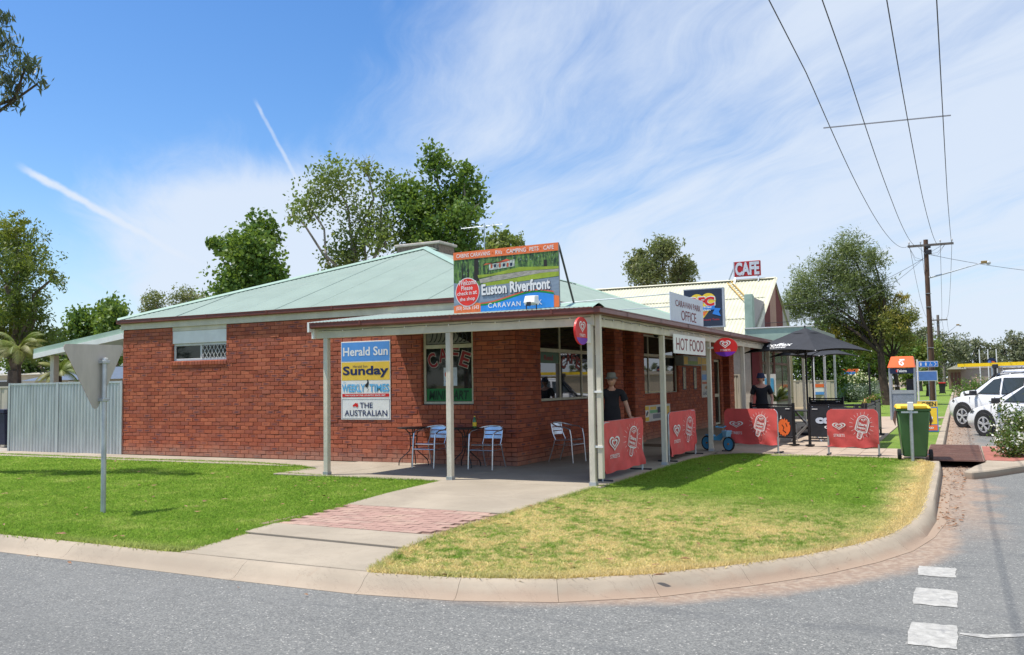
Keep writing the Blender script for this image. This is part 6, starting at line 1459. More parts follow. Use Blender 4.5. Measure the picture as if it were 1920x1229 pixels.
def suv_x(t):
    k = dict(world=False)
    for s in (-1, 1): MB().tube([(1.95, s*.60, 1.66), (2.05, s*.60, 1.74), (3.75, s*.60, 1.74), (3.85, s*.60, 1.68)], .018, 6).build('roof_rail', PLAST, t, **k)
    MB().box(.9, 3.6, -.915, -.895, .47, .52).build('side_moulding', GREYW, t, **k)
car('parked_suv', 'white four wheel drive wagon parked nose to the kerb, between sedan and ladder truck', 'car', (4.90, 19.9),
    [(0, .45, .74, .68), (.06, .33, .86, .80), (.25, .28, .96, .87), (.8, .28, 1.03, .90), (1.2, .28, 1.07, .90), (4.0, .30, 1.10, .90), (4.3, .32, 1.02, .87), (4.42, .45, .92, .80)],
    [(1.02, 1.03), (1.85, 1.60), (2.35, 1.69), (3.75, 1.69), (4.2, 1.58), (4.38, 1.05)],
    [[(1.45, 1.12), (2.30, 1.12), (2.26, 1.56), (1.98, 1.52)], [(2.42, 1.12), (3.20, 1.13), (3.15, 1.57), (2.38, 1.57)], [(3.32, 1.14), (4.05, 1.17), (3.88, 1.50), (3.28, 1.56)]],
    .37, (.82, 3.44), CA, extra=suv_x)
car('parked_sedan', 'white low hatchback with alloy wheels parked nearest, behind the flowering shrub', 'car', (5.40, 15.4),
    [(0, .30, .56, .66), (.08, .20, .66, .78), (.35, .18, .78, .85), (.95, .18, .90, .875), (1.2, .18, .93, .875), (3.5, .20, .97, .875), (4.0, .24, .94, .84), (4.2, .4, .82, .76)],
    [(.98, .89), (1.95, 1.38), (2.35, 1.46), (3.0, 1.45), (3.65, 1.30), (4.1, .96)],
    [[(1.48, .97), (2.30, .97), (2.28, 1.35), (2.02, 1.33)], [(2.40, .97), (3.12, .98), (3.02, 1.34), (2.38, 1.36)], [(3.22, 1.0), (3.72, 1.04), (3.45, 1.22), (3.18, 1.30)]],
    .325, (.84, 3.40), CA, hw=.875, ghb=.80, ght=.60)
def ute_x(t):
    k = dict(world=False)
    for z in (.55, .85): MB().tube([(-.16, -.80, z), (-.22, -.3, z+.02), (-.22, .3, z+.02), (-.16, .80, z)], .03, 8).build('bull_bar', PLAST, t, **k)
    MB().box(-.20, .02, -.88, .88, .40, .62).build('bumper', PLAST, t, bevel=.03, **k)
    for y in (-.45, .45): MB().tube([(-.18, y, .5), (-.22, y, 1.05), (-.12, y, 1.08)], .028, 8).build('bull_bar', PLAST, t, **k)
    MB().tube([(.75, -.96, .98), (1.25, -.97, 1.05), (1.45, -.90, 1.25), (1.85, -.78, 1.72), (1.85, -.78, 1.95)], [.06, .06, .05, .05, .05], 8).build('snorkel', PLAST, t, **k)
    MB().box(1.75, 1.95, -.84, -.72, 1.93, 2.08).build('snorkel_head', PLAST, t, bevel=.02, **k)
    MB().prism([(.35, -.915, .62), (.45, -.915, 1.0), (1.1, -.915, 1.0), (1.3, -.915, .62)], (0, -.03, 0)).build('black_guard', PLAST, t, **k)
    for x in (2.1, 3.0, 4.0):
        MB().tube([(x, -.7, 1.86), (x, -.72, 1.97), (x, .72, 1.97), (x, .7, 1.86)], .02, 6).build('roof_rack', ALU, t, **k)
    for y in (-.72, .72): MB().tube([(1.9, y, 1.98), (4.3, y, 1.98)], .022, 6).build('roof_rack', ALU, t, **k)
ute = car('parked_truck', 'white four wheel drive with black bull bar and snorkel, farthest of the parked cars', 'four wheel drive', (5.35, 24.9),
    [(0, .55, .95, .80), (.10, .50, 1.08, .86), (.4, .48, 1.12, .89), (1.2, .46, 1.17, .91), (1.35, .46, 1.18, .91), (4.6, .48, 1.2, .91), (4.8, .5, 1.15, .88), (4.9, .6, 1.0, .85)],
    [(1.20, 1.15), (1.75, 1.72), (2.05, 1.85), (4.5, 1.87), (4.7, 1.75), (4.85, 1.2)],
    [[(1.55, 1.24), (2.40, 1.24), (2.38, 1.70), (1.88, 1.68)], [(2.52, 1.24), (3.3, 1.24), (3.28, 1.71), (2.5, 1.71)], [(3.45, 1.25), (4.6, 1.25), (4.5, 1.70), (3.43, 1.71)]],
    .40, (.95, 3.85), CA, hw=.91, extra=ute_x)
# yellow extension ladder on the rack
ld = thing('yellow_ladder', 'long yellow fibreglass ladder tied on the roof rack of the farthest parked car', 'ladder', (6, 25.3, 1.9)); LY = mat('fibreglass_yellow', (.82, .56, .02), .5, var=.05)
U = WM[ute]; 
def Uu(x, y, z): return U @ Vector((x, y, z))
for y in (-.52, -.12):
    MB().prism([Uu(-.35, y, 2.02), Uu(6.0, y, 2.02), Uu(6.0, y, 2.14), Uu(-.35, y, 2.14)], Uu(0, y+.03, 0)-Uu(0, y, 0)).build('rail', LY, ld)
for k in range(18): MB().tube([Uu(-.1+.34*k, -.5, 2.08), Uu(-.1+.34*k, -.1, 2.08)], .014, 6).build('rung', ALU, ld)
MB().box(4.75, 4.80, 24.2, 24.3, 1.95, 2.0)

# ================================================================== PEOPLE
def skin_body(name, pts, edges, root, m, parent, sub=2):
    """grow one continuous surface over a skeleton; pts: (x,y,z,rx[,ry])"""
    bm = bmesh.new(); L = bm.verts.layers.skin.verify(); vs = []
    for i, p in enumerate(pts):
        v = bm.verts.new(p[:3]); v[L].radius = (p[3], p[4] if len(p) > 4 else p[3]); v[L].use_root = (i == root); vs.append(v)
    for a, b in edges: bm.edges.new((vs[a], vs[b]))
    me = bpy.data.meshes.new(name); bm.to_mesh(me); bm.free()
    o = bpy.data.objects.new(name, me); COL.objects.link(o)
    o.modifiers.new('skin', 'SKIN').use_smooth_shade = True; s = o.modifiers.new('sub', 'SUBSURF'); s.levels = s.render_levels = sub
    dg = bpy.context.evaluated_depsgraph_get(); m2 = bpy.data.meshes.new_from_object(o.evaluated_get(dg)); bpy.data.objects.remove(o)
    m2.materials.clear(); m2.materials.append(m); m2.shade_smooth(); return link(name, m2, None, parent)
def head_mesh(parent, c, rz, tilt=0, scale=1.):
    """egg shaped head with brow, nose, mouth, chin and ears looking along local -y"""
    pts = []; nu, nv = 36, 28; R = Matrix.Rotation(rz, 4, 'Z') @ Matrix.Rotation(tilt, 4, 'X'); mb = MB()
    def fn(u, v):
        th = 2*PI*u; ph = PI*v; x = math.sin(ph)*math.sin(th); y = -math.sin(ph)*math.cos(th); z = -math.cos(ph)
        X, Y, Z = x*.078, y*.098, z*.118
        if z < 0: X *= 1-.28*z*z; Y *= 1-.10*z*z
        f = max(0, -y)
        g = lambda a, b, s, h: h*math.exp(-((X-a)**2+(Z-b)**2)/(2*s*s))*f
        d = g(0, -.012, .011, .020)+g(0, .008, .009, .012)+g(0, .030, .03, .005)-g(.030, .018, .012, .009)-g(-.030, .018, .012, .009)+g(0, -.048, .016, .005)-g(0, -.053, .006, .004)+g(0, -.088, .016, .007)+g(.04, -.018, .02, .004)+g(-.04, -.018, .02, .004)
        Y -= d; return tuple(Vector(c)+R @ (Vector((X, Y, Z))*scale))
    mb.grid(fn, nu, nv)
    for s in (-1, 1):
        mb.lathe([(.0, -.006), (.016, -.004), (.026, .002), (.022, .008), (.0, .006)], (0, 0, 0), 10, axis='X'); n = 50
        for i in range(n): 
            v = Vector(mb.v[-n+i]); v = Vector((v.x+s*.080, v.y*.7+.008, v.z*1.15+.0)); mb.v[-n+i] = tuple(Vector(c)+R @ (v*scale))
    o = mb.build('head', SKIN, parent, world=False, smooth=True)
    def loc(p): return Vector(c)+R @ (Vector(p)*scale)
    for s in (-1, 1):
        MB().lathe([(.0, -.004), (.009, -.003), (.012, .003), (0, .008)], tuple(loc((s*.030, -.088, .018))), 8).build('eye', BLACKP, o, world=False)
        MB().bar(loc((s*.017, -.098, .040)), loc((s*.047, -.088, .040)), .006).build('brow', mat('grey_hair', (.25, .22, .19), .9), o, world=False)
    MB().bar(loc((-.021, -.093, -.053)), loc((.021, -.093, -.053)), .0045).build('mouth', mat('lip', (.30, .10, .08), .6), o, world=False)
    return o, loc, R
def hand_pts(w, d, n, base):
    """points and edges of palm and five fingers from wrist w in direction d, palm normal n"""
    d = Vector(d).normalized(); n = Vector(n).normalized(); s = d.cross(n).normalized(); P = []; E = []
    w = Vector(w); palm = w+d*.055; P.append((*palm, .032, .017)); E.append((base, 'p0'))
    ids = 1
    for k, (off, ln) in enumerate(((-.030, .062), (-.010, .072), (.010, .068), (.029, .054))):
        a = palm+d*.03+s*off; b = a+d*ln*.5-n*.006; c = b+(d-n*.9).normalized()*ln*.5
        P += [(*a, .0105), (*b, .0095), (*c, .008)]; E += [('p0', f'p{ids}'), (f'p{ids}', f'p{ids+1}'), (f'p{ids+1}', f'p{ids+2}')]; ids += 3
    a = w+d*.03-s*.035; b = a+(d-s*.9).normalized()*.035; c = b+d*.028-n*.01
    P += [(*a, .013), (*b, .011), (*c, .009)]; E += [('p0', f'p{ids}'), (f'p{ids}', f'p{ids+1}'), (f'p{ids+1}', f'p{ids+2}')]
    return P, E
def person(label, loc, rz, H, top_m, bot_m, skin, armL, armR, hat, female=False, headturn=0., lean=0.):
    """armL/armR: elbow, wrist, hand direction in local coordinates (figure looks along -y); H scales a 1.75 m body"""
    t = thing('person', label, 'person', loc, rz); s = H/1.75; sw = .185 if female else .205
    pel = (0, .0, .93); pts = []; E = []
    def P(x, y, z, r, r2=None): pts.append((x*s, y*s, z*s, r*s, (r2 or r)*s)); return len(pts)-1
    hip = P(0, 0, .95, .12, .095); wst = P(0, -.005, 1.10, .130 if not female else .115, .105); ch = P(0, -.01-lean*.3, 1.28, .145, .11); up = P(0, -lean*.5, 1.42, .12, .085)
    nk = P(0, -.01-lean*.7, 1.50, .052); hd = P(0, -.02-lean*.8, 1.58, .05)
    E += [(hip, wst), (wst, ch), (ch, up), (up, nk), (nk, hd)]
    for sg, arm in ((-1, armL), (1, armR)):
        sh = P(sg*sw, 0-lean*.4, 1.42, .058); el = P(*arm[0], .041); wr = P(*arm[1], .028); mid = P(*[(a+b)/2 for a, b in zip(arm[0], arm[1])], .042)
        E += [(up, sh), (sh, el), (el, mid), (mid, wr)]
        HP, HE = hand_pts(Vector(arm[1]), arm[2], arm[3], wr); b0 = len(pts)
        for p in HP: pts.append((p[0]*s, p[1]*s, p[2]*s, p[3]*s, (p[4] if len(p) > 4 else p[3])*s))
        for a, b in HE: E.append((a if isinstance(a, int) else b0+int(a[1:]), b0+int(b[1:])))
        th = P(sg*.095, 0, .88, .092); kn = P(sg*.10, -.015, .50, .062); cf = P(sg*.10, .01, .36, .060); an = P(sg*.10, .02, .09, .040); ft = P(sg*.11, -.10, .035, .042, .035); te = P(sg*.115, -.17, .03, .034, .022)
        E += [(hip, th), (th, kn), (kn, cf), (cf, an), (an, ft), (ft, te)]
    skin_body('body', pts, E, 0, skin, t)
    # shirt over torso and upper arms, trousers over hips and legs
    q = []; e2 = []
    def Q(x, y, z, r, r2=None): q.append((x*s, y*s, z*s, r*s, (r2 or r)*s)); return len(q)-1
    ab = Q(0, 0, .81, .19, .155); a0 = Q(0, 0, .84, .19, .155); e2.append((ab, a0)); a1 = Q(0, -.005, 1.10, .165 if not female else .145, .135); a2 = Q(0, -.01-lean*.3, 1.28, .168, .135); a3 = Q(0, -lean*.5, 1.42, .125, .098)
    e2 += [(a0, a1), (a1, a2), (a2, a3)]
    for sg, arm in ((-1, armL), (1, armR)):
        sh = Q(sg*sw, -lean*.4, 1.42, .076); m_ = [sh_+(el_-sh_)*.62 for sh_, el_ in zip((sg*sw, -lean*.4, 1.42), arm[0])]; k_ = Q(*m_, .074); k2 = Q(*[a_+(b_-a_)*.12 for a_, b_ in zip(m_, arm[0])], .074); e2 += [(a3, sh), (sh, k_), (k_, k2)]
    skin_body('shirt', q, e2, 1, top_m, t)
    q = []; e2 = []; h0 = Q(0, 0, 1.0, .158, .125); h1 = Q(0, 0, .90, .16, .13); e2.append((h0, h1))
    for sg in (-1, 1):
        th = Q(sg*.095, 0, .84, .108); kn = Q(sg*.10, -.015, .50, .080); an = Q(sg*.10, .02, .12, .066); e2 += [(h1, th), (th, kn), (kn, an)]
    skin_body('trousers', q, e2, 0, bot_m, t)
    hc = (0, (-.045-lean*.9)*s, 1.655*s); o, loc_, R = head_mesh(t, hc, headturn, 0, s*1.02); hat(t, loc_, R, s); return t, loc_
GH = mat('grey_felt_hat', (.20, .195, .175), .9, var=.12); BLK = mat('black_cotton', (.016, .016, .02), .9, var=.2); NAVH = mat('dark_navy_hat', (.02, .025, .06), .9, var=.2)
def brim_hat(m, brim, h, droop):
    def f(t, loc_, R, s):
        mb = MB(); prof = [(.093, .058), (.088, .05), (brim, .045-droop), (brim+.004, .05-droop), (.094, .072), (.092, h*.8), (.075, h), (.03, h-.008), (.0, h-.012)]
        mb.lathe(prof, (0, 0, 0), 24); mb.v = [tuple(loc_((v[0]*.93, v[1]*1.08, v[2]))) for v in mb.v]; mb.build('hat', m, t, world=False, smooth=True)
    return f
def man_hat(t, loc_, R, s):
    brim_hat(GH, .135, .155, .012)(t, loc_, R, s)
    for sx in (-1, 1): MB().tube([loc_((sx*(.032+.024*math.cos(a)), -.108, .016+.017*math.sin(a))) for a in np.linspace(0, 2*PI, 13)], .0022, 5).build('glasses', BLACKP, t, world=False)
    MB().tube([loc_((-.01, -.112, .02)), loc_((.01, -.112, .02))], .002, 5).build('glasses', BLACKP, t, world=False)
person('man in black polo shirt and grey hat resting a hand on the red banner', (-.86, 3.05, 0), .42, 1.62, BLK, mat('dark_trousers', (.03, .03, .035), .9), SKIN,
       ((-.30, -.02, 1.15), (-.30, -.16, .93), (.1, -.3, -1), (0, -1, 0)), ((.285, -.03, 1.16), (.335, -.17, .955), (.25, -.75, -.55), (0, -.5, .8)), man_hat, headturn=-.35)
def woman_hat(t, loc_, R, s):
    brim_hat(NAVH, .128, .135, .045)(t, loc_, R, s)
    mb = MB()
    for sx in (-1, 1): mb.lathe([(.0, -.004), (.026, -.003), (.028, .002), (0, .005)], tuple(loc_((sx*.031, -.104, .018))), 12, axis='Y')
    mb.build('sunglasses', BLACKP, t, world=False)
    mb = MB(); mb.grid(lambda u, v: tuple(loc_((.086*math.sin((u-.5)*3.6), .10*math.cos((u-.5)*3.6)*.85+.012, .05-.13*v))), 16, 5); mb.build('hair', mat('brown_hair', (.07, .035, .02), .7), t, world=False, smooth=True)
person('woman in black scoop top, dark bucket hat and sunglasses behind the black cafe screen', (.42, 10.2, 0), .12, 1.63, BLK, mat('dark_skirt', (.02, .02, .025), .9), SKIN,
       ((-.27, .03, 1.13), (-.25, -.10, .90), (.1, -.2, -1), (0, -1, 0)), ((.27, .03, 1.13), (.25, -.10, .90), (-.1, -.2, -1), (0, -1, 0)), woman_hat, True, -.15)

# ================================================================== POLES AND WIRES
def power_pole(label, x, y, h, arm_z, arm_x, lamp=None, r=(.17, .13), detail=True, m=WOODP):
    t = thing('power_pole', label, 'power pole', (x, y, 0), 0, 'timber power poles along the street')
    MB().tube([(x, y, -.1), (x+.02, y, h*.3), (x-.01, y, h*.65), (x, y, h)], [r[0], r[0]*.93, r[1]*1.05, r[1]], 14).build('pole', m, t, smooth=True)
    a, b = arm_x; MB().box(a, b, y-.24, y-.14, arm_z-.13, arm_z).build('crossarm', mat('grey_timber', (.16, .14, .12), .9, var=.25), t)
    xs = [a+.08, a+.08+(b-a-.16)*.27, b-.08-(b-a-.16)*.27, b-.08]
    for q in xs:
        MB().lathe([(.012, 0), (.012, .08), (.045, .09), (.05, .13), (.035, .15), (.045, .17), (.02, .22), (0, .23)], (q, y-.19, arm_z), 10).build('insulator', mat('pale_insulator', (.50, .50, .50), .3), t, smooth=True)
    for s in (a+.55, b-.55): MB().bar((s, y-.20, arm_z-.1), (x, y-.15, arm_z-.62), .045, .02).build('brace', GALV, t)
    if detail:
        MB().box(x-.02, x+.30, y-.42, y-.16, arm_z-.62, arm_z-.36).build('fuse_box', PLAST, t, bevel=.02); MB().box(x+.02, x+.26, y-.38, y-.16, arm_z-.25, arm_z-.08).build('fuse_box', PLAST, t, bevel=.02)
        for z in (3.2, 5.6, 6.4): MB().lathe([(.165, 0), (.175, 0), (.175, .03), (.165, .03)], (x, y, z), 14).build('band', GALV, t)
        MB().tube([(x-.17, y-.05, 0), (x-.165, y-.05, 4.0)], .03, 6).build('conduit', GALV, t)
        for dz in (0, .18): MB().tube([(x-.9, y-.2, arm_z-.12), (x-.6, y-.25, arm_z-.75-dz), (x-.15, y-.25, arm_z-.95)], .008, 4).build('jumper', PLAST, t); MB().tube([(x+1.0, y-.2, arm_z-.12), (x+.6, y-.25, arm_z-.55-dz), (x+.15, y-.25, arm_z-.6)], .008, 4).build('jumper', PLAST, t)
    if lamp:
        z0, x1, z1 = lamp; MB().tube([(x+.1, y-.1, z0), (x+.7, y-.1, z0+.12), (x1, y-.1, z1)], [.06, .045, .028], 8).build('lamp_arm', GALV, t)
        la = MB().lathe([(.0, .10), (.09, .07), (.13, 0), (.10, -.10), (.0, -.14)], (x1+.30, y-.1, z1-.02), 14).build('lamp', mat('lamp_glass', (.5, .52, .52), .15, spec=.8), t, smooth=True); MB().box(x1-.08, x1+.24, y-.2, y, z1-.06, z1+.10).build('lamp_housing', mat('lamp_ochre', (.30, .20, .07), .6), la, bevel=.02)
    return xs
X1 = power_pole('near timber power pole with street lamp, rising behind the blue toilet sign', 3.45, 45, 9.62, 9.33, (2.47, 4.92), (7.35, 6.35, 8.02))
X2 = power_pole('second power pole down the street with lamp arm', 3.15, 95, 8.3, 7.80, (2.1, 4.1), (6.0, 5.0, 7.1), (.19, .14), False, mat('grey_pole_timber', (.20, .17, .15), .9, var=.2))
X3 = power_pole('farthest and thinnest power pole', 3.0, 140, 8.5, 8.1, (2.0, 4.15), (6.3, 5.6, 7.3), (.2, .15), False, MATS['grey_pole_timber'])
wires = thing('power_lines', 'four overhead power lines running above the street to the near pole', 'power lines', (3.7, 12, 6.6))
WIRE = mat('wire', (.06, .06, .065), .6)
dz_ = [.16, .07, -.06, -.14]; xb = [2.62, 3.30, 4.11, 4.74]
for i in range(4):
    pts = []
    for y in np.linspace(45, -21, 70):
        q = (y-45)/(12.1-45); z = 6.586+.00256*(y-12.1)**2; blend = max(0, min(1, (45-y)/30)); x = X1[i]+(xb[i]-X1[i])*blend - (.10*(i < 2))*max(0, (4-y)/4 if y < 4 else 0)*(1-.5*i)
        pts.append((x, y-.19 if y > 44.9 else y, z + dz_[i]*math.exp(-((y-2)/8)**2) + .22*max(0, (y-40)/5)**2*.3))
    MB().tube(pts, .0095, 5).build('wire', WIRE, wires, smooth=True)
    MB().tube([(X1[i], 44.8, 9.5)]+[(X1[i]+(X2[i]-X1[i])*s, 45+50*s, 9.5+(7.95-9.5)*s-4.6*s*(1-s)) for s in np.linspace(.05, .95, 18)]+[(X2[i], 94.8, 7.95)], .011, 4).build('wire', WIRE, wires)
    MB().tube([(X2[i]+(X3[i]-X2[i])*s, 95+45*s, 7.95+(8.25-7.95)*s-3*s*(1-s)) for s in np.linspace(0, 1, 14)], .013, 4).build('wire', WIRE, wires)
def wz(y): return 6.586+.00256*(y-12.1)**2
MB().bar((2.50, 7.0, wz(7)+.08), (4.88, 7.0, wz(7)-.02), .022).build('spreader', mat('grey_spreader', (.30, .30, .32), .6), wires)
sv = thing('service_lines', 'thin service cables from the near power pole across to buildings', 'cables', (3, 44, 8))
for a, b, sag in (((3.3, 44.8, 8.5), (-2.5, 31, 5.0), .5), ((3.3, 44.8, 8.5), (-2.4, 26.0, 3.9), .9), ((3.6, 44.8, 8.7), (26, 60, 8.6), 1.3)):
    MB().tube([(a[0]+(b[0]-a[0])*s, a[1]+(b[1]-a[1])*s, a[2]+(b[2]-a[2])*s-sag*4*s*(1-s)) for s in np.linspace(0, 1, 22)], .012, 4).build('cable', WIRE, sv)
power_pole('power pole behind the camera across the side road', 3.7, -21, 9.62, 9.33, (2.47, 4.92), None)
# television antenna on the green roof
an = thing('tv_antenna', 'television antenna on a thin mast above the green roof', 'antenna', (-7.25, 10, 5.1))
MB().tube([(-7.24, 10, 5.0), (-7.24, 10, 6.15)], .018, 6).build('mast', GALV, an); MB().tube([(-7.9, 9.8, 6.02), (-6.75, 10.2, 6.10)], .012, 6).build('boom', GALV, an)
for k in range(9): x = -7.85+k*.13; MB().tube([(x+.08, 9.8+k*.045-.28, 6.03+k*.008), (x-.08, 9.8+k*.045+.28, 6.03+k*.008)], .006, 4).build('element', GALV, an)
for s in (-1, 1): MB().bar((-7.24, 10, 5.95), (-7.24+s*.25, 10+s*.05, 6.10), .01).build('element', GALV, an)

# ================================================================== TREES
GLf = mat_leaf('broad_green_leaf', (.055, .125, .018), (.12, .22, .035), (.20, .28, .05), .38)
GLs = mat_leaf('sparse_olive_leaf', (.10, .165, .035), (.19, .26, .065), (.26, .29, .09), .4)
GUMf = mat_leaf('gum_leaf', (.12, .15, .055), (.21, .235, .10), (.30, .27, .11), .35)
GUMd = mat_leaf('dark_gum_leaf', (.055, .095, .018), (.12, .17, .03), (.29, .30, .03), .35)
CASf = mat_leaf('grey_wattle_leaf', (.13, .175, .06), (.25, .30, .12), (.12, .15, .05), .3)
YELf = mat_leaf('golden_wattle_leaf', (.12, .155, .035), (.25, .26, .06), (.50, .35, .03), .3)
DKf = mat_leaf('deep_green_leaf', (.03, .075, .012), (.07, .14, .025), (.13, .20, .03))
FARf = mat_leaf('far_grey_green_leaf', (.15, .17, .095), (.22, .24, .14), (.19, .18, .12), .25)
GRYf = mat_leaf('silver_shrub_leaf', (.16, .21, .15), (.24, .29, .22), (.12, .18, .11), .1)
def leaf_cloud(blobs, n, size, aspect=.5, clump=.30, droop=0., squash=1.0, per=16):
    w = np.array([b[3]**2.4 for b in blobs]); w /= w.sum(); C = []; S = []
    nc = max(4, n//per); idx = RNG.choice(len(blobs), nc, p=w)
    for i in idx:
        x, y, z, r = blobs[i][:4]; d = RNG.normal(size=3); d /= np.linalg.norm(d); rr = r*(RNG.random()**.42)*(1+.18*RNG.normal())
        C.append((x+d[0]*rr, y+d[1]*rr, z+d[2]*rr*squash)); S.append(r)
    C = np.array(C); S = np.array(S); k = np.repeat(np.arange(nc), per); m = len(k)
    P = C[k]+RNG.normal(size=(m, 3))*(clump*np.clip(S[k], .3, 1.1)*.62)[:, None]
    a = RNG.normal(size=(m, 3)); a[:, 2] -= droop; a /= np.linalg.norm(a, axis=1)[:, None]; b = RNG.normal(size=(m, 3)); b -= a*(a*b).sum(1)[:, None]; b /= np.linalg.norm(b, axis=1)[:, None]
    s = size*RNG.uniform(.6, 1.25, m)[:, None]; V = np.zeros((m, 4, 3)); V[:, 0] = P-a*s; V[:, 1] = P+b*s*aspect-a*s*.1; V[:, 2] = P+a*s; V[:, 3] = P-b*s*aspect-a*s*.1
    return V.reshape(-1, 3), C
def tree(label, base, fork, blobs, n, size, leaf, bark, group=None, r=.2, name='tree', jit=.8, bare=0, cat='tree', aspect=.5, clump=.30, droop=0., limbs=14, per=16, kind='crown'):
    t = thing(name, label, cat, base, 0, group)
    B = [(x, y+random.uniform(-jit, jit)*rr, z, rr) for x, y, z, rr in blobs]
    V, C = leaf_cloud(B, n, size, aspect, clump, droop, per=per); fast_mesh(kind, V, 4, leaf, t)
    mb = MB(); base = Vector(base); fork = Vector(fork); mb.tube([base-Vector((0, 0, .2)), base.lerp(fork, .5)+Vector((random.uniform(-.1, .1), 0, 0)), fork], [r*1.15, r*.9, r*.75], 9)
    mb.build('trunk', bark, t, smooth=True)
    mb = MB()
    def limb(a, b, r0, r1, wig=.08):
        a = Vector(a); b = Vector(b); L = (b-a).length; pts = [a]
        for q in (.25, .5, .75): pts.append(a.lerp(b, q)+Vector((random.gauss(0, wig*L), random.gauss(0, wig*L), random.gauss(0, wig*L*.5)+L*.06)))
        pts.append(b); mb.tube(pts, [r0+(r1-r0)*q for q in (0, .25, .5, .75, 1)], 5, cap=False); return pts
    for x, y, z, rr in B:
        c = Vector((x, y, z)); limb(fork, c, r*.45, r*.14, .05)
        for _ in range(max(2, limbs//len(B)+1)):
            q = C[RNG.integers(len(C))]; q = Vector(q)
            if (q-c).length < rr*1.5: limb(c, q, r*.12, r*.03)
    for _ in range(bare):
        x, y, z, rr = B[random.randrange(len(B))]; c = Vector((x, y, z)); d = Vector((random.gauss(0, 1), random.gauss(0, .5), random.uniform(.2, 1.4))).normalized(); p = limb(c+Vector((0, 0, -rr*.5)), c+d*rr*random.uniform(1.15, 1.5), r*.07, r*.015, .05)
    mb.build('limbs', bark, t); return t
GRB_ = mat('pale_grey_twigs', (.30, .26, .22), .9, var=.2, scale=6)
